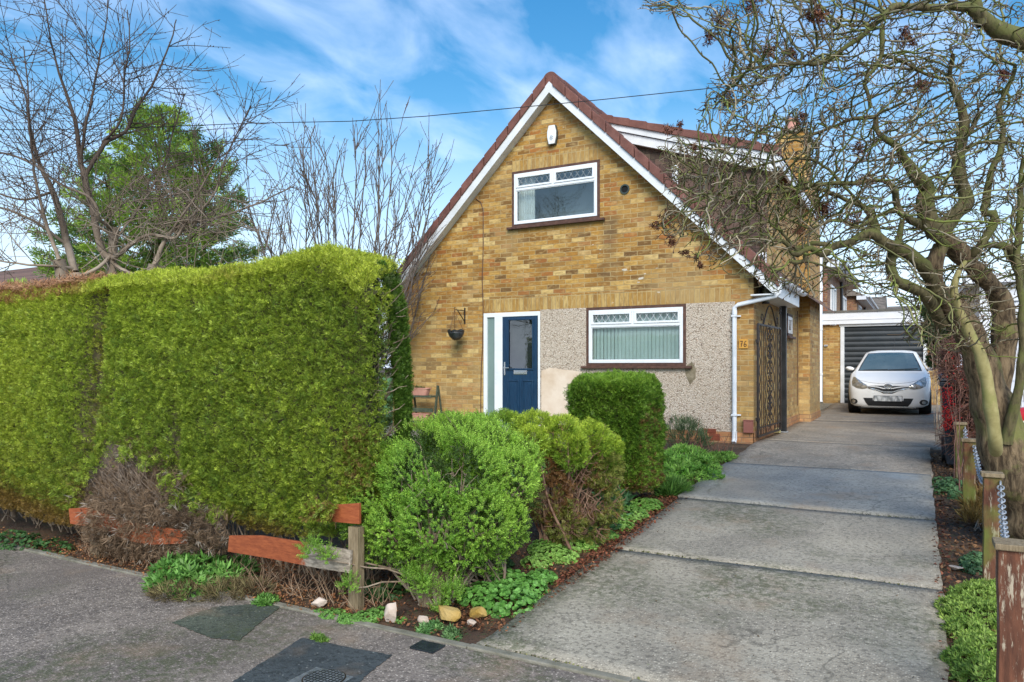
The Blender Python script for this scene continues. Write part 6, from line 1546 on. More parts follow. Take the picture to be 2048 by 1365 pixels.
# bare stalks near the downpipe
ln_, rd_ = [], []
tk = thing('bare_rose_stems', 'thin bare reddish stems in the soil below the pebbledash wall', 'shrub', onG(1420, 900))
for k in range(26):
    g = onG(random.uniform(1385, 1460), random.uniform(898, 912)); e_ = np.array(g) + np.array([random.uniform(-.15, .15), random.uniform(-.1, .1), random.uniform(.15, .55) if k % 4 == 0 else random.uniform(.08, .25)])
    ln_.append(wob(g, e_, 7, .012, k + 700)); rd_.append(np.linspace(.0045, .002, 7))
link('stems', tubes_mesh('stalks', ln_, rd_, 5), mk('red_brown_stem', (.13, .05, .03), (.28, .14, .09), 12, .8), tk)

# right-hand soil strip
mound('ground_cover', 'largest leafy green ground cover beside the nearest chain post', 'plant', [(1960, 1240, 60), (1925, 1225, 44), (1950, 1200, 45), (1980, 1190, 42), (1940, 1330, 46), (1975, 1310, 55), (1905, 1240, 22), (1980, 1365, 60), (1935, 1270, 40)], 4200, T_LANCE, (.022, .038), (.14, .26, .035), (.38, .52, .11), .55)
mound('ground_cover', 'small round grey-green plant left of the foot of the algae-green post', 'plant', [(1945, 1140, 22), (1955, 1120, 20), (1940, 1125, 18)], 600, T_ROUND, (.018, .03), (.06, .14, .05), (.17, .30, .14), .8)
mound('ground_cover', 'green leafy plant on the soil in front of the dark bins', 'plant', [(1890, 985, 24), (1905, 975, 24), (1915, 995, 18), (1880, 965, 14)], 700, T_ROUND, (.026, .042), (.06, .15, .05), (.17, .30, .13), .8)
mound('dry_grass_clump', 'orange-brown withered grass clump beside the third chain post', 'grass tuft', [(1950, 1030, 16), (1958, 1010, 16), (1945, 1045, 10)], 120, T_GRASS, (.10, .20), (.22, .14, .04), (.42, .30, .10), .8, .6)
# litter
def litter(name, label, regions, n, c0, c1, size):
    P = []
    for (xa, xb_, ya, yb_, m_) in regions:
        for _ in range(int(n * m_)):
            y_ = random.uniform(ya, yb_); P.append((random.uniform(xa, xb_), y_, zg(y_) + random.uniform(.002, .018)))
    P = np.array(P); m = len(P)
    T = lerp(c0, c1, RNG.uniform(0, 1, (m, 1)))
    o = link(name, scatter_mesh(name, T_FLECK, P, np.array([[0, 0, 1.]]) + jitter(m, .45), RNG.uniform(size[0], size[1], m), T), M_LITTER, kind='stuff', label=label); return o
litter('leaf_litter', 'red-brown fallen leaves on the planting bed soil', [(-6.5, -2.2, 3.37, 4.3, 1.), (-2.5, -2.0, 3.5, 7.2, .6), (-3.4, -2.05, 4.0, 9.6, .5)], 6800, (.05, .022, .012), (.28, .12, .055), (.010, .030))
litter('leaf_litter', 'brown leaves and bark chips on the narrow soil strip by the chain posts', [(.14, 1.5, 3.2, 10.8, 1.)], 6500, (.07, .035, .018), (.26, .14, .07), (.015, .045))
litter('needle_litter', 'fine orange conifer needles along the hedge foot', [(-7.5, -3.0, 3.30, 3.62, 1.)], 3800, (.13, .055, .022), (.40, .19, .075), (.008, .022))
litter('drive_debris', 'scattered twigs, leaf fragments and moss crumbs on the concrete drive', [(-2.0, .1, 3.45, 9., 1.), (-2.1, -1.75, 3.4, 8., .4)], 420, (.03, .025, .015), (.14, .09, .05), (.006, .018))
litter('drive_edge_leaves', 'damp fallen leaves gathered along the drive edge', [(-2.16, -1.98, 4.4, 7.2, 1.), (.10, .22, 3.4, 8., .4)], 1300, (.08, .02, .012), (.24, .09, .05), (.015, .034))
P = np.array([onY(random.gauss(712, 16), random.uniform(860, 985), 3.60 + random.uniform(0, .12)) for _ in range(1500)]); m = len(P)
T = lerp((.16, .24, .035), (.44, .56, .07), RNG.uniform(0, 1, (m, 1))); T = lerp(T, (.22, .12, .05), (RNG.uniform(0, 1, (m, 1)) < .35) * .9)
link('corner_foliage', scatter_mesh('corner', T_CYP, P, np.array([[.4, -.8, .3]]) + jitter(m, .6), RNG.uniform(.026, .05, m), T), M_LEAF, hedge)
# sprays of hedge hanging over the end of the top rail, and green over the rim of the dead patch
pp = [(random.uniform(612, 668), random.uniform(1004, 1040), 3.40) for _ in range(260)] + [(q + random.gauss(0, 9), r_ + random.gauss(0, 9), 3.50) for q, r_ in ((150, 985), (165, 950), (190, 925), (255, 905), (295, 925), (335, 960), (352, 1000), (395, 1015), (430, 1030), (145, 1010)) for _ in range(55)]
P = np.array([onY(a_, b2_, y_ + random.uniform(-.02, .05)) for a_, b2_, y_ in pp]); m = len(P)
T = lerp((.16, .24, .035), (.46, .58, .07), RNG.uniform(0, 1, (m, 1))); T[:260] = lerp(T[:260], (.24, .13, .05), (RNG.uniform(0, 1, (260, 1)) < .45) * .9)
link('overhanging_sprays', scatter_mesh('sprays', T_CYP, P, np.array([[.1, -.8, -.1]]) + jitter(m, .6), RNG.uniform(.03, .06, m), T), M_LEAF, hedge)
# moss and crumbs in the slab joints
P = []
for yj in (J1, J2, J3, 3.357):
    for _ in range(260):
        x_ = random.uniform(-2.05, .1)
        if math.sin(x_ * 5 + yj * 3) + random.gauss(0, .5) > .1: P.append((x_, yj + random.gauss(0, .007), zg(yj) + .012))
P = np.array(P); m = len(P)
link('joint_moss', scatter_mesh('joint_moss', T_FLECK, P, np.array([[0, 0, 1.]]) + jitter(m, .6), RNG.uniform(.008, .022, m), lerp((.05, .06, .02), (.20, .20, .07), RNG.uniform(0, 1, (m, 1)))), M_LITTER, kind='stuff', label='moss and crumbs along the joints of the drive slabs')
# dry twigs under the hedge
ln_, rd_ = [], []
for k in range(420):
    x_, y_ = random.uniform(-5.9, -2.9), random.uniform(3.42, 3.75); s_ = np.array([x_, y_, -.39]); e_ = s_ + np.array([random.uniform(-.18, .18), random.uniform(-.06, .06), random.uniform(0, .20)])
    ln_.append(wob(s_, e_, 5, .015, k + 900)); rd_.append(np.linspace(.003, .0015, 5))
o = link('dry_twigs', tubes_mesh('dry_twigs', ln_, rd_, 4), mk('dry_twig', (.16, .09, .05), (.36, .25, .16), 20, .9), kind='stuff', label='tangle of dry twigs below the low fence')

# ---------------------------------------------------------------- recursive bare trees
def limb(spec):
    return [np.array(at(a, b_, d)) for a, b_, d, r_ in spec], [r_ / FPX * d for a, b_, d, r_ in spec]
def resample(P, Rr, step):
    P = np.array(P); Rr = np.array(Rr); s_ = np.concatenate([[0], np.cumsum(np.linalg.norm(np.diff(P, axis=0), axis=1))]); n = max(3, int(s_[-1] / step) + 1)
    # smooth with catmull interpolation
    u = np.linspace(0, s_[-1], n); out_ = []
    for q in u:
        i = min(max(np.searchsorted(s_, q) - 1, 0), len(P) - 2); t = (q - s_[i]) / max(1e-6, s_[i + 1] - s_[i])
        out_.append(catm(P[max(i - 1, 0)], P[i], P[i + 1], P[min(i + 2, len(P) - 1)], t))
    return np.array(out_), np.interp(u, s_, Rr)
def shoot(lines, rads, tips, p, d, L_, r, lvl, cfg, rr):
    n = max(4, int(L_ / cfg['seg'])); pts = [np.array(p)]; d = np.array(d) / np.linalg.norm(d)
    for i in range(n):
        d = d + np.array([rr.gauss(0, 1), rr.gauss(0, 1), rr.gauss(0, 1)]) * cfg['wob'] + np.array([0, 0, cfg['up']]); d /= np.linalg.norm(d)
        pts.append(pts[-1] + d * L_ / n)
    lines.append(np.array(pts)); rads.append(np.linspace(r, max(cfg['rmin'], r * .35), n + 1)); tips.append(pts)
    if lvl <= 0: return
    k = max(1, int(L_ * cfg['dens'] * (1 if lvl > 1 else 1.3)))
    for j in range(k):
        t = rr.uniform(.12, .95); i = int(t * n); q = pts[i]; dd = pts[min(i + 1, n)] - pts[max(i - 1, 0)]; dd = dd / np.linalg.norm(dd)
        s_ = np.array([rr.gauss(0, 1), rr.gauss(0, 1), rr.gauss(0, 1)]); s_ -= dd * s_.dot(dd); s_ /= np.linalg.norm(s_)
        a = cfg['ang'] * rr.uniform(.7, 1.3); nd = dd * math.cos(a) + s_ * math.sin(a)
        shoot(lines, rads, tips, q, nd, L_ * rr.uniform(.25, .55) * (1.1 - .5 * t), max(cfg['rmin'], r * .45 * (1 - .4 * t)), lvl - 1, cfg, rr)
def buds(name, tips, parent, mat, every, size, tint):
    P, D = [], []
    for pts in tips:
        for i in range(1, len(pts)):
            if random.random() < every:
                a, b_ = np.array(pts[i - 1]), np.array(pts[i]); t = random.random(); d = b_ - a; P.append(a + d * t); D.append(d / (np.linalg.norm(d) + 1e-9) + np.random.normal(size=3) * .5)
    P, D = np.array(P), np.array(D); m = len(P)
    tv = np.array([(0, 0, 0), (.3, 0, .4), (-.15, .26, .4), (-.15, -.26, .4), (0, 0, 1.)]); tf = np.array([(0, 1, 2), (0, 2, 3), (0, 3, 1), (4, 2, 1), (4, 3, 2), (4, 1, 3)])
    T = lerp(tint[0], tint[1], RNG.uniform(0, 1, (m, 1)))
    link(name, scatter_mesh(name, [(tv, tf)], P, D, RNG.uniform(size * .7, size * 1.3, m), T), mat, parent)
np.random.seed(3)
# left pale-barked tree
CH = [
 [(222, 560, 8.6, 13), (226, 505, 8.6, 12), (229, 455, 8.6, 14)],
 [(226, 520, 8.6, 9), (205, 500, 8.6, 10), (192, 430, 8.5, 9), (180, 385, 8.5, 9), (172, 350, 8.5, 8), (162, 320, 8.5, 7), (158, 260, 8.5, 6), (140, 200, 8.5, 4.5), (120, 140, 8.4, 3), (105, 70, 8.4, 2), (92, -10, 8.4, 1.4)],
 [(172, 352, 8.5, 6), (195, 315, 8.5, 6), (215, 285, 8.5, 6), (255, 262, 8.6, 4.5), (275, 215, 8.6, 4), (310, 160, 8.7, 3), (335, 90, 8.7, 2), (345, 40, 8.7, 1.4)],
 [(158, 330, 8.5, 5), (170, 250, 8.4, 4), (185, 190, 8.4, 3.2), (200, 110, 8.4, 2.4), (215, 50, 8.4, 1.6), (218, -10, 8.4, 1.2)],
 [(205, 285, 8.5, 4), (240, 240, 8.4, 3), (250, 160, 8.4, 2.4), (262, 90, 8.3, 1.8), (255, 20, 8.3, 1.3)],
 [(150, 545, 8.7, 11), (135, 490, 8.8, 10), (118, 430, 8.8, 9), (105, 385, 8.8, 8), (88, 350, 8.8, 6), (70, 300, 8.9, 5), (58, 250, 8.9, 4), (50, 190, 8.9, 3), (20, 110, 8.9, 1.8)],
 [(118, 520, 8.4, 6), (95, 450, 8.4, 5), (75, 380, 8.3, 4), (62, 310, 8.3, 3.5), (52, 240, 8.2, 3), (48, 170, 8.2, 2), (40, 90, 8.2, 1.4)],
 [(226, 520, 8.6, 7), (250, 500, 8.4, 6), (290, 470, 8.3, 5), (345, 475, 8.2, 4), (372, 440, 8.2, 3.5), (420, 395, 8.2, 3), (440, 330, 8.2, 2.4), (470, 250, 8.2, 1.8), (495, 200, 8.2, 1.3)],
 [(310, 530, 8.3, 8), (330, 480, 8.3, 6), (360, 450, 8.3, 5), (410, 440, 8.4, 4), (470, 420, 8.5, 3), (530, 400, 8.6, 2.2), (590, 370, 8.7, 1.4)],
 [(228, 460, 8.6, 6), (200, 440, 8.3, 5), (185, 400, 8.2, 4), (120, 370, 8.2, 3.5), (60, 330, 8.2, 3), (0, 310, 8.2, 2)],
 [(240, 470, 8.6, 4), (290, 400, 8.8, 3), (330, 330, 8.9, 2.4), (350, 260, 9, 1.8), (372, 190, 9, 1.2)],
 [(330, 480, 8.3, 4), (385, 400, 8.2, 3), (430, 330, 8.2, 2.2), (455, 290, 8.2, 1.6), (520, 275, 8.2, 1.2)],
 [(150, 540, 8.7, 6), (110, 530, 8.5, 4), (60, 527, 8.4, 3), (0, 520, 8.4, 2.2), (-60, 500, 8.3, 1.5)],
 [(135, 490, 8.8, 5), (70, 440, 8.6, 4), (10, 415, 8.5, 3), (-70, 400, 8.5, 2)],
 [(105, 385, 8.8, 4), (50, 400, 8.6, 3), (-20, 380, 8.5, 2.2), (-90, 350, 8.4, 1.5)],
 [(226, 510, 8.6, 6), (180, 545, 8.3, 5), (120, 560, 8.2, 4)], [(229, 530, 8.6, 7), (280, 548, 8.3, 5), (350, 545, 8.2, 4), (440, 540, 8.2, 2.5)],
]
ct = thing('bare_pale_tree', 'bare pale-barked tree with long budded shoots rising behind the hedge', 'tree', at(222, 700, 8.6))
lines, rads, tips = [], [], []; rr = random.Random(5)
base = np.array(at(222, 560, 8.6)); root = np.array([base[0], base[1], zg(base[1]) - .1])
lines.append(wob(root, base, 8, .02, 1)); rads.append(np.linspace(.16, .10, 8))
for a_, b_ in ((150, 545), (310, 530), (118, 520)):
    e_ = np.array(at(a_, b_, 8.6)); lines.append(wob(root + np.array([0, 0, .3]), e_, 8, .02, a_)); rads.append(np.linspace(.12, .07, 8))
tl, trd = [], []
cfg = dict(seg=.07, wob=.06, up=.035, rmin=.0026, dens=5.0, ang=.85)
for sp_ in CH:
    P_, R_ = limb(sp_); P_, R_ = resample(P_, R_, .07); R_ = R_ * .70; P_ = P_ + np.cumsum(np.random.normal(size=P_.shape) * .004, 0); lines.append(P_); rads.append(R_)
    tips.append(list(P_))
    n = len(P_)
    for j in range(int(n * 1.05)):
        i = rr.randrange(int(n * .12), n); d = P_[min(i + 1, n - 1)] - P_[max(i - 1, 0)]; d /= np.linalg.norm(d)
        s_ = np.array([rr.gauss(0, 1), rr.gauss(0, 1), rr.gauss(0, 1)]); s_ -= d * s_.dot(d); s_ /= np.linalg.norm(s_); a = rr.uniform(.7, 1.35)
        shoot(tl, trd, tips, P_[i], d * math.cos(a) + s_ * math.sin(a), rr.uniform(.25, 1.15), min(.0058, R_[i] * .45 + .0015), 1, cfg, rr)
# drooping tangle low in the crown
for k in range(75):
    s_ = np.array(at(rr.uniform(230, 420), rr.uniform(360, 500), rr.uniform(8.0, 8.8))); cfg2 = dict(cfg, up=-.02, wob=.12)
    shoot(tl, trd, tips, s_, np.array([rr.uniform(-1, 1.4), rr.uniform(-.4, .4), rr.uniform(-.3, .7)]), rr.uniform(.4, 1.1), .007, 1, cfg2, rr)
link('trunk', tubes_mesh('cherry_limbs', lines, rads, 8), M_CHBACKLIT, ct)
link('twigs', tubes_mesh('cherry_twigs', tl, trd, 4), M_CHBACKLIT, ct)
buds('buds', tips, ct, M_TWIG, .42, .019, ((.05, .03, .022), (.10, .06, .04)))
# bare multi-stemmed shrub-tree further right
bt = thing('bare_upright_tree', 'bare many-stemmed upright tree rising behind the hedge beside the house', 'tree', at(690, 735, 13))
lines, rads, tips = [], [], []; rr = random.Random(9); b0_ = np.array(at(690, 690, 13)); b0_[2] = 0
cfg = dict(seg=.16, wob=.08, up=.02, rmin=.0042, dens=2.0, ang=.50)
tops_ = [(505, 420), (520, 470), (560, 480), (600, 275), (632, 270), (605, 310), (640, 290), (665, 330), (708, 250), (728, 255), (742, 300), (770, 265), (775, 300), (775, 340), (820, 330), (850, 370), (868, 330), (880, 350), (800, 400), (700, 420), (580, 400), (550, 430), (655, 400), (850, 440), (870, 480), (540, 500), (620, 350), (830, 460)]
for a_, b_ in tops_:
    s_ = b0_ + np.array([rr.uniform(-.35, .35), rr.uniform(-.35, .35), 0]); e_ = np.array(at(a_, b_, rr.uniform(12.2, 13.8))); m_ = (s_ + e_) / 2 + np.array([(s_[0] - e_[0]) * -.16, 0, -.25])
    P_, R_ = resample([s_, m_, e_], [.032, .017, .005], .16); P_ += np.cumsum(np.random.normal(size=P_.shape) * .014, 0); lines.append(P_); rads.append(R_); tips.append(list(P_)); n = len(P_)
    for j in range(16):
        i = rr.randrange(int(n * .35), n - 1); d = P_[i + 1] - P_[i]; d /= np.linalg.norm(d); s2 = np.array([rr.gauss(0, 1), rr.gauss(0, 1), rr.gauss(0, .5)]); s2 /= np.linalg.norm(s2)
        shoot(lines, rads, tips, P_[i], d + s2 * .45, rr.uniform(.4, 1.3), .0075, 1, cfg, rr)
link('stems', tubes_mesh('upright_twigs', lines, rads, 5), mk('dark_grey_bark', (.075, .055, .045), (.17, .135, .115), 12, .85), bt)
buds('buds', tips, bt, M_TWIG, .30, .026, ((.05, .03, .02), (.09, .06, .045)))
# conifer behind
cf = thing('conifer', 'broad green conifer standing behind the bare pale tree', 'tree', at(290, 735, 16))
lines, rads, pos, dr_, tn, sz = [], [], [], [], [], []; rr = random.Random(21)
c0 = np.array(at(300, 735, 16)); c0[2] = 0; zt_ = at(322, 240, 16).z
for tk_, (ox, h_, w_) in enumerate(((.2, zt_, 2.3), (-.9, zt_ - 1.0, 1.9), (1.15, zt_ - .7, 1.6))):
    cx_ = c0 + np.array([ox * CS, ox * SN, 0]); lines.append(wob(cx_, cx_ + np.array([0, 0, h_]), 10, .03, tk_)); rads.append(np.linspace(.13, .015, 10))
    nb = 90 if tk_ == 0 else 60
    for k in range(nb):
        t = (k + .5) / nb; z_ = .8 + (h_ - .8) * t; L_ = w_ * (1 - t) ** .75 * rr.uniform(.75, 1.15) + .22; a = k * 2.4 + rr.uniform(-.3, .3)
        d = np.array([math.cos(a), math.sin(a), .10 + .55 * t]); s_ = cx_ + np.array([0, 0, z_]); e_ = s_ + d * L_ + np.array([0, 0, -.12 * L_ * (1 - t)])
        P_ = wob(s_, e_, 7, .03, k + tk_ * 500); lines.append(P_); rads.append(np.linspace(.028, .006, 7))
        m = int(26 * L_) + 12
        tt = RNG.uniform(.30, 1.08, m); cpt = s_ + (e_ - s_) * tt[:, None]; side = np.cross(d, [0, 0, 1]); side /= np.linalg.norm(side)
        wd = .30 * (1.2 - tt) * L_ ** .5 + .06; o_ = RNG.uniform(-1, 1, m)
        cpt = cpt + side * (o_ * wd)[:, None] + np.array([0, 0, 1.]) * (RNG.normal(size=m) * .06)[:, None]
        pos.append(cpt); dr_.append(d + side * (o_ * .8)[:, None] + np.array([0, 0, .35]) + jitter(m, .25)); sz.append(RNG.uniform(.16, .27, m))
        bright = np.clip(rr.gauss(.35, .3) + .3 * t, 0, 1); tn.append(lerp((.08, .15, .05), (.40, .56, .08), np.clip(bright + RNG.normal(size=(m, 1)) * .15, 0, 1)))
link('crown', scatter_mesh('conifer_crown', T_CYP, np.concatenate(pos), np.concatenate(dr_), np.concatenate(sz), np.concatenate(tn)), M_LEAF, cf)
link('trunk', tubes_mesh('conifer_wood', lines, rads, 6), M_BARK, cf)

# ---------------------------------------------------------------- the big mossy tree on the right
bg_ = onY(2000, 1080, 6.0)
bt = thing('mossy_tree', 'large gnarled leafless tree with mossy limbs and dense twigs, right of the drive', 'tree', (bg_.x, bg_.y, zg(6)))
D0 = 5.35
TR = [
 [(2112, 1200, 5.3, 92), (2088, 1100, 5.3, 74), (2060, 1010, 5.3, 64), (2030, 940, 5.3, 58), (2006, 880, 5.35, 47), (1988, 820, 5.35, 39), (1969, 760, 5.35, 33), (1949, 700, 5.35, 29), (1926, 645, 5.3, 26), (1896, 605, 5.25, 22), (1868, 567, 5.2, 18), (1868, 525, 5.15, 18), (1882, 494, 5.15, 16)],
 [(2090, 1120, 5.5, 60), (2060, 1000, 5.5, 46), (2030, 900, 5.5, 30), (2008, 830, 5.5, 21), (2003, 775, 5.5, 19), (2007, 715, 5.5, 23), (2008, 660, 5.5, 21), (2004, 610, 5.5, 18), (1992, 580, 5.45, 18), (1978, 562, 5.4, 17), (1955, 541, 5.35, 16), (1933, 519, 5.3, 16), (1900, 490, 5.2, 17), (1876, 462, 5.15, 20)],
]
MO = [
 [(1876, 470, 5.15, 22), (1858, 440, 5.15, 18), (1852, 410, 5.15, 16), (1858, 380, 5.15, 15), (1850, 365, 5.1, 14), (1834, 350, 5.1, 11), (1808, 313, 5.1, 8), (1790, 290, 5.0, 6), (1757, 267, 5.0, 5), (1752, 230, 5, 4.5)],
 [(1876, 466, 5.15, 20), (1895, 445, 5.2, 15), (1915, 425, 5.2, 14), (1930, 405, 5.3, 14), (1925, 375, 5.3, 13), (1918, 350, 5.3, 13), (1922, 300, 5.3, 12), (1928, 260, 5.3, 10), (1926, 227, 5.3, 9), (1912, 190, 5.3, 7), (1900, 155, 5.3, 5), (1905, 110, 5.2, 3.5)],
 [(1882, 600, 5.2, 18), (1862, 560, 5.1, 14), (1840, 525, 5.0, 13), (1812, 502, 5.0, 13), (1775, 486, 4.9, 12), (1745, 468, 4.9, 10), (1720, 474, 4.85, 8), (1695, 489, 4.8, 7.5), (1660, 497, 4.8, 7), (1645, 508, 4.75, 7), (1620, 496, 4.7, 6), (1598, 508, 4.7, 6), (1580, 506, 4.7, 4)],
 [(1660, 492, 4.8, 5), (1625, 487, 4.85, 4.5), (1598, 500, 4.9, 5), (1560, 482, 4.9, 3.5), (1535, 482, 4.9, 2.5)],
 [(1608, 508, 4.7, 5), (1612, 520, 4.7, 5), (1600, 526, 4.7, 4), (1578, 522, 4.7, 3)],
 [(1765, 485, 4.9, 8), (1750, 455, 5, 9), (1744, 425, 5, 8), (1722, 410, 5.1, 5), (1690, 396, 5.1, 4.5), (1655, 380, 5.1, 4), (1610, 372, 5.1, 3.5), (1560, 385, 5.1, 3), (1500, 380, 5.1, 2.2)],
 [(1866, 465, 5.15, 9), (1821, 439, 5.0, 7), (1796, 420, 5.0, 6.5), (1789, 380, 4.95, 6), (1776, 366, 4.95, 5.5), (1757, 363, 4.9, 5), (1700, 372, 4.9, 4.5), (1640, 372, 4.9, 4), (1590, 377, 4.9, 3.5), (1553, 372, 4.9, 2.5)],
 [(1882, 650, 5.3, 13), (1862, 615, 5.2, 12), (1845, 590, 5.1, 11), (1820, 572, 5.05, 10.5), (1795, 560, 5.0, 10), (1782, 535, 5.0, 9), (1787, 505, 5.0, 8), (1800, 470, 5, 5), (1805, 440, 5, 3.5)],
 [(1935, 522, 5.3, 9), (1955, 500, 5.2, 8), (1978, 468, 5.2, 8), (1992, 440, 5.2, 8), (1988, 430, 5.2, 8), (1968, 427, 5.2, 7), (1976, 400, 5.2, 7), (1982, 350, 5.2, 6.5), (2003, 305, 5.2, 6), (2008, 262, 5.2, 5), (1998, 214, 5.2, 5), (2022, 160, 5.2, 4.5), (2030, 130, 5.2, 4)],
 [(2120, 130, 5.1, 24), (2048, 82, 5.0, 19), (1995, 62, 5.0, 16), (1965, 40, 5, 13), (1930, 20, 5.0, 9), (1870, 22, 5.0, 7), (1820, 24, 5, 6.5), (1784, 24, 5, 6), (1765, 46, 5, 6), (1730, 80, 5, 5), (1690, 108, 5, 5), (1655, 130, 5, 4.5), (1615, 132, 5, 4), (1580, 131, 5, 3.5), (1530, 135, 5, 3), (1490, 150, 5, 2.4), (1445, 195, 5, 1.6)],
 [(1965, 50, 5, 10), (1950, 10, 5, 12), (1945, -40, 5, 10)],
 [(1763, 50, 5, 5), (1762, 110, 5, 4.8), (1748, 140, 5, 3.6), (1730, 165, 5, 3), (1738, 185, 5, 3), (1740, 215, 5, 3)],
 [(1762, 112, 5, 4), (1800, 122, 5.1, 3), (1850, 150, 5.2, 2.5), (1890, 160, 5.2, 2)],
 [(1784, 24, 5, 3.5), (1740, 55, 4.9, 3), (1680, 58, 4.9, 2.6), (1640, 90, 4.9, 2), (1610, 130, 4.9, 1.6)],
 [(1900, 490, 5.2, 10), (1870, 470, 5.0, 6), (1850, 455, 4.9, 4), (1842, 410, 4.8, 3)],
 [(2012, 885, 5.2, 12), (2030, 810, 5.15, 9), (2042, 720, 5.1, 8), (2036, 620, 5.1, 7), (2030, 530, 5.1, 6), (2040, 420, 5.1, 5), (2047, 320, 5.1, 4)],
 [(2120, 640, 5.6, 22), (2060, 560, 5.5, 14), (2020, 500, 5.4, 9), (1990, 495, 5.4, 7), (1960, 490, 5.3, 5)],
 [(1960, 230, 5.2, 4), (1930, 270, 5.2, 4), (1850, 285, 5.2, 3)], [(1926, 300, 5.3, 5), (1965, 285, 5.2, 3.5), (2004, 282, 5.2, 3)],
 [(1790, 420, 5., 5), (1760, 430, 4.9, 4), (1720, 455, 4.8, 3), (1680, 440, 4.8, 2.4), (1620, 455, 4.8, 2), (1560, 430, 4.8, 1.5)],
 [(1930, 20, 5, 7), (1900, 0, 5, 5), (1860, -30, 5, 4)],
 [(1744, 440, 5, 4), (1690, 380, 5, 3.4), (1640, 330, 5.1, 3), (1580, 320, 5.1, 2.6), (1520, 330, 5.2, 2.2), (1440, 345, 5.2, 1.8)],
 [(1750, 235, 5, 4), (1700, 240, 5, 3.2), (1640, 262, 5.1, 2.8), (1570, 275, 5.1, 2.2), (1500, 262, 5.1, 1.8)],
 [(1600, 510, 4.7, 3), (1530, 440, 4.75, 2.6), (1470, 400, 4.8, 2.2), (1410, 380, 4.8, 1.8)],
]
SM = [[(1992, 905, 5.1, 11.5), (1989, 880, 5.0, 12.3), (1982, 830, 5.0, 12.3), (1973, 770, 5.0, 11.9), (1962, 720, 5.0, 11.1), (1945, 680, 5.0, 10.2), (1925, 640, 5.0, 9.8), (1912, 610, 5.0, 8.2), (1908, 580, 5.0, 6.6), (1914, 550, 5, 6), (1930, 525, 5.1, 4.1)],
      ]
lines, rads, allP = [], [], []
def addl(S_, L_, Q_, amp):
    for sp_ in S_:
        P_, R_ = limb(sp_); P_, R_ = resample(P_, R_, .05); w_ = np.cumsum(np.random.normal(size=P_.shape) * amp, 0); t = np.linspace(0, 1, len(P_))[:, None]; P_ = P_ + w_ - w_[-1] * t
        R_ = R_ * (1 + .07 * np.sin(np.arange(len(R_)) * 1.1 + len(R_))); L_.append(P_); Q_.append(R_); allP.append((P_, R_))
addl(TR, lines, rads, .002); n_tr = len(lines)
gb = np.array([lines[0][0][0], lines[0][0][1], -.4]); lines.append(np.array([gb + np.array([.1, .1, -.05]), gb + np.array([.06, .05, .1]), lines[0][0]])); rads.append(np.array([.46, .40, .34]))
# bark ridges: displace a finely divided trunk
def ridged(L_, Q_, sides, name, mat, amp, parent):
    me = tubes_mesh(name, L_, Q_, sides); co = np.empty(len(me.vertices) * 3, dtype=np.float32); me.vertices.foreach_get('co', co); co = co.reshape(-1, 3)
    nr = np.empty(len(me.vertices) * 3, dtype=np.float32); me.vertices.foreach_get('normal', nr); nr = nr.reshape(-1, 3)
    s_ = waves(co * np.array([1, 1, .22]), 34., 5, 7) * .6 + waves(co * np.array([1, 1, .4]), 14., 6) * .8; co = co + nr * (s_ * amp)[:, None]
    me.vertices.foreach_set('co', co.ravel().astype(np.float32)); me.update(); return link(name, me, mat, parent)
trk = ridged(lines, rads, 40, 'trunk', M_BARK, .012, bt)
ml, mr = [], []; addl(MO, ml, mr, .004); mo = ridged(ml, mr, 14, 'mossy_limbs', M_LIMB, .003, bt)
sl_, sr_ = [], []; addl(SM, sl_, sr_, .002); link('smooth_limb', tubes_mesh('smooth_limb', sl_, sr_, 18), M_SMOOTH, bt, label='smooth yellow-green limb rising in front of the trunk')
# twigs by space colonisation
BL = [(1560, 50, 150, 75, 620), (1515, 140, 65, 70, 380), (1690, 90, 110, 90, 460), (1850, 70, 110, 80, 420), (1990, 80, 90, 90, 320), (1580, 190, 110, 75, 520), (1740, 200, 110, 90, 500), (1890, 190, 100, 90, 460), (2020, 210, 80, 100, 360),
      (1465, 240, 70, 75, 330), (1570, 290, 110, 65, 520), (1700, 310, 100, 80, 520), (1840, 310, 110, 90, 520), (1990, 330, 90, 90, 400), (1440, 350, 100, 65, 900), (1480, 430, 95, 70, 1000), (1560, 420, 90, 80, 560), (1680, 420, 90, 70, 500), (1800, 400, 100, 80, 460),
      (1940, 440, 90, 80, 380), (2040, 470, 60, 100, 260), (1590, 560, 60, 45, 160), (1770, 550, 90, 50, 300), (1870, 640, 75, 75, 360), (1930, 560, 70, 60, 240), (1360, 320, 50, 50, 170), (1345, 440, 40, 45, 110), (1330, 14, 75, 16, 50), (1440, 50, 40, 45, 70),
      (1520, 540, 50, 30, 90), (1420, 500, 50, 40, 90), (1425, 200, 25, 60, 60), (2150, 250, 120, 260, 420), (1750, -90, 320, 90, 500), (1700, 520, 70, 40, 140), (1960, 650, 60, 60, 160), (1600, 380, 70, 50, 300)]
A = []
for px, py, rx, ry, m in BL:
    for _ in range(int(m * 1.15)):
        while True:
            u, v_ = random.uniform(-1, 1), random.uniform(-1, 1)
            if u * u + v_ * v_ < 1: break
        d = random.uniform(4.25, 6.0) if px < 1850 else random.uniform(4.4, 6.3)
        A.append(at(px + u * rx, py + v_ * ry, d))
A = np.array(A); A = A[A[:, 2] > .9]; A = A[RNG.uniform(0, 1, len(A)) < .86]
nodes, par, nlim = [], [], []
for P_, R_ in allP[n_tr:]:
    for i in range(len(P_)): nodes.append(P_[i]); par.append(-1)
nodes = [np.array(q) for q in nodes]; n0 = len(nodes); NP = np.array(nodes)
best = np.full(len(A), 1e9); bi = np.zeros(len(A), int); alive = np.ones(len(A), bool)
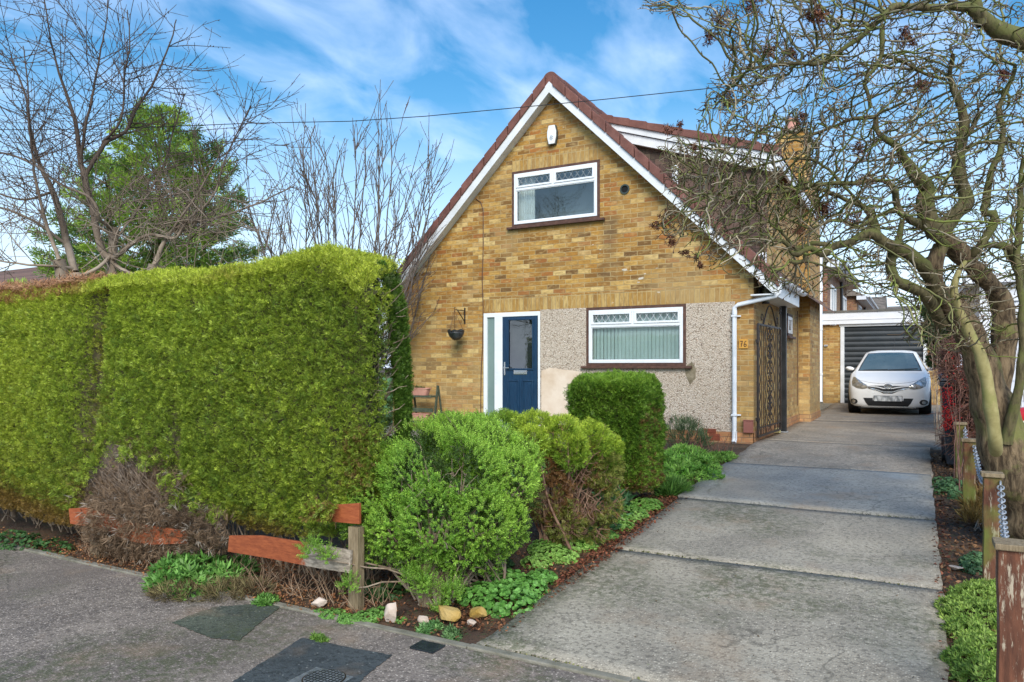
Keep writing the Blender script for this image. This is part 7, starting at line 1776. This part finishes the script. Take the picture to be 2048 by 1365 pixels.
def upd(new, off):
    for s_ in range(0, len(A), 1500):
        dd = ((A[s_:s_ + 1500, None, :] - new[None]) ** 2).sum(2); j = dd.argmin(1); v_ = dd[np.arange(len(j)), j]
        m = v_ < best[s_:s_ + 1500]; best[s_:s_ + 1500][m] = v_[m]; bi[s_:s_ + 1500][m] = j[m] + off
upd(NP, 0); STEP = .042; childs = {}
for it in range(95):
    act = np.where(alive & (best < .8 ** 2))[0]
    if len(act) < 20: break
    V = A[act] - NP[bi[act]]; V /= np.linalg.norm(V, axis=1, keepdims=True) + 1e-9
    S_ = {}
    for k, i in enumerate(bi[act]): S_.setdefault(int(i), []).append(V[k])
    new, np_ = [], []
    for i, vv in S_.items():
        if childs.get(i, 0) >= 3: continue
        d = np.mean(vv, 0) + np.random.normal(size=3) * .33
        if par[i] >= 0: pv = NP[i] - NP[par[i]]; d = d / (np.linalg.norm(d) + 1e-9) + .55 * pv / STEP
        d /= np.linalg.norm(d) + 1e-9; new.append(NP[i] + d * STEP); np_.append(i); childs[i] = childs.get(i, 0) + 1
    if not new: break
    new = np.array(new); off = len(NP); NP = np.concatenate([NP, new]); par += np_; upd(new, off)
    alive &= best > .05 ** 2
    if len(NP) > 42000: break
par = np.array(par); NN = len(NP); kids = [[] for _ in range(NN)]
for i in range(n0, NN): kids[par[i]].append(i)
wgt = np.ones(NN)
for i in range(NN - 1, n0 - 1, -1):
    if par[i] >= n0: wgt[par[i]] += wgt[i]
RT = np.clip(.0021 * wgt ** .33, .0021, .012)
tl, trd, tt = [], [], []; startq = [(par[i], i) for i in range(n0, NN) if par[i] < n0]; tipn = []
while startq:
    p_, i = startq.pop(); path = [p_, i]; 
    while kids[i]:
        ks = sorted(kids[i], key=lambda q: -wgt[q]); 
        for q in ks[1:]: startq.append((i, q))
        i = ks[0]; path.append(i)
    P_ = NP[path].copy(); R_ = RT[[path[1]] + path[1:]]
    if len(P_) > 3: P_[1:-1] = P_[1:-1] * .6 + (P_[:-2] + P_[2:]) * .2
    tl.append(P_); trd.append(R_)
    k = random.random(); big = min(1, len(P_) / 18)
    c = np.array((.13, .10, .065)) * (1 - big) + np.array((.165, .165, .065)) * big if k < .5 else (np.array((.32, .275, .19)) if k < .78 else np.array((.17, .20, .05)))
    tt.append(c * random.uniform(.62, 1.35)); tipn.append(P_[-3:])
    # fine spurs
    for q in range(1, len(P_) - 1):
        if random.random() < .30:
            d = np.random.normal(size=3); d /= np.linalg.norm(d); L_ = random.uniform(.03, .10); m_ = P_[q] + d * L_ * .5 + np.random.normal(size=3) * .008
            tl.append(np.array([P_[q], m_, m_ + (d + np.random.normal(size=3) * .5) * L_ * .5])); trd.append(np.array([.0028, .0024, .0020])); tt.append(np.array((.13, .09, .055)) * random.uniform(.6, 1.6)); tipn.append(tl[-1])
print('tree nodes', NN, 'paths', len(tl))
link('twigs', tubes_mesh('twigs', tl, trd, 4, tt), M_TWIG, bt)
buds('buds', tipn, bt, M_TWIG, .45, .017, ((.045, .025, .02), (.13, .07, .04)))
# dry brown seed clusters
P, T, D = [], [], []
for px, py, r_, m in ((1505, 8, 16, 60), (1632, 30, 18, 90), (1582, 105, 10, 45), (1815, 75, 20, 110), (1455, 200, 14, 50), (1845, 170, 14, 60), (2005, 150, 12, 40), (1650, 420, 20, 110), (1705, 440, 16, 60), (1330, 440, 14, 40), (1310, 452, 9, 22), (1345, 482, 10, 22), (1372, 505, 8, 16), (1395, 515, 8, 18), (1400, 530, 6, 14), (1440, 40, 16, 40), (1600, 235, 14, 40), (1540, 100, 14, 40), (1420, 75, 12, 30), (1720, 300, 18, 50), (1390, 300, 12, 30), (1335, 258, 9, 18), (1600, 460, 14, 40), (1360, 250, 6, 12)):
    d = random.uniform(4.7, 5.2)
    for _ in range(m): P.append(at(px + random.gauss(0, r_ * .55), py + random.gauss(0, r_ * .55), d + random.gauss(0, .04)))
P = np.array(P); m = len(P)
link('seed_clusters', scatter_mesh('seed_clusters', T_LANCE, P, jitter(m, 1.) + np.array([[0, 0, -.4]]), RNG.uniform(.018, .036, m), lerp((.07, .025, .018), (.20, .09, .05), RNG.uniform(0, 1, (m, 1)))), M_LITTER, bt, label='clusters of dry red-brown seed heads')
# shaggy moss on the limbs
P, D = [], []
for P_, R_ in allP[n_tr:n_tr + 11]:
    for _ in range(len(P_) * 14):
        i = random.randrange(len(P_)); u = np.random.normal(size=3); u /= np.linalg.norm(u); P.append(P_[i] + u * R_[i] * .98 + np.random.normal(size=3) * .003); D.append(u)
P, D = np.array(P), np.array(D); k = waves(P, 5, 141) > .1; P, D = P[k], D[k]; m = len(P)
link('moss', scatter_mesh('moss', T_HAIR, P, D, RNG.uniform(.010, .022, m), lerp((.09, .14, .02), (.19, .27, .035), RNG.uniform(0, 1, (m, 1)))), M_LEAF, bt)

# red-berried cotoneaster in front of the bins, evergreen by the garage, climber at the far right
cc = clumps([(a_ + 10, b_, d_, r_ * .85) for a_, b_, d_, r_ in [(1905, 690, 8.4, 22), (1895, 740, 8.4, 26), (1920, 760, 8.2, 34), (1940, 810, 8.2, 36), (1915, 830, 8.3, 36), (1950, 870, 8.2, 30), (1925, 880, 8.3, 28), (1902, 870, 8.5, 16), (1890, 700, 8.5, 16)]])
bs = onY(1935, 950, 8.5); bs.z = zg(8.5); co_ = thing('red_berry_bush', 'red-brown twiggy bush with red berries hanging over the dark bins', 'shrub', bs)
L_, Q_ = stems_to(bs, cc, 14, .006, 31, .12)
for k in range(1900):
    c, r = random.choice(cc); u = np.random.normal(size=3); u /= np.linalg.norm(u); s_ = c + u * r * random.uniform(.2, .9); e_ = s_ + (u * .4 + np.random.normal(size=3) * .5) * .16 + np.array([0, 0, -.05]); L_.append(wob(s_, e_, 5, .014, k)); Q_.append(np.linspace(.0042, .002, 5))
link('stems', tubes_mesh('cot', L_, Q_, 4), mk('red_twig', (.09, .040, .028), (.25, .12, .085), 8, .8), co_)
P, U = clump_pts(cc, 2600, .2); m = len(P); link('foliage', scatter_mesh('cot_l', T_ROUND, P, jitter(m, 1.), RNG.uniform(.012, .024, m), lerp((.10, .05, .03), (.26, .12, .07), RNG.uniform(0, 1, (m, 1)))), M_LEAF, co_)
P = np.array([at(random.gauss(1895, 7), random.uniform(775, 862), 8.1 + random.gauss(0, .04)) for _ in range(300)] + [at(random.uniform(1890, 1950), random.uniform(700, 880), 8.1) for _ in range(60)]); m = len(P)
bv = np.array([(0, 0, -.5), (.5, 0, 0), (0, .5, 0), (-.5, 0, 0), (0, -.5, 0), (0, 0, .5)]); bf = np.array([(0, 2, 1), (0, 3, 2), (0, 4, 3), (0, 1, 4), (5, 1, 2), (5, 2, 3), (5, 3, 4), (5, 4, 1)])
link('berry_clusters', scatter_mesh('berries', [(bv, bf)], P, jitter(m, 1.), RNG.uniform(.012, .02, m), lerp((.32, .01, .01), (.55, .03, .03), RNG.uniform(0, 1, (m, 1)))), M_LEAF, co_)
def leafbush(name, label, cl, base, n, size, c0, c1, seed, temps=T_LANCE):
    t = thing(name, label, 'shrub', base); cl = clumps(cl); P, U = clump_pts(cl, n, .3); m = len(P)
    link('foliage', scatter_mesh(name, temps, P, U + jitter(m, .6), RNG.uniform(size[0], size[1], m), lerp(c0, c1, RNG.uniform(0, 1, (m, 1)))), M_LEAF, t)
    L_, Q_ = stems_to(base, cl, 12, .007, seed, .1); link('stems', tubes_mesh(name + 's', L_, Q_, 5), M_SHRUBW, t)
b_ = onY(1885, 840, 12); b_.z = 0
leafbush('evergreen_shrub', 'grey-green evergreen shrub beside the garage door frame, above the car mirror', [(1868, 625, 12, 20), (1880, 655, 12, 24), (1862, 668, 12, 16), (1888, 690, 12, 22), (1872, 720, 12.2, 14), (1895, 720, 12, 16)], b_, 1500, (.06, .10), (.05, .10, .035), (.18, .24, .11), 41)
b_ = onY(2060, 840, 11); b_.z = 0
leafbush('leafy_shrub', 'vivid green leafy shrub at the right edge behind the tree', [(2030, 600, 11, 26), (2060, 590, 11, 32), (2045, 625, 11, 24), (2090, 620, 11, 34)], b_, 1500, (.07, .11), (.04, .13, .015), (.13, .30, .03), 43)
b_ = onY(2085, 1020, 6.9); b_.z = zg(6.9)
leafbush('brown_stalk_bush', 'rusty withered plant at the foot of the big tree', [(1960, 985, 7.0, 16), (1968, 1010, 6.9, 18), (1975, 1040, 6.8, 16)], onG(1968, 1060), 260, (.04, .08), (.12, .06, .03), (.28, .15, .06), 44)
print('done')
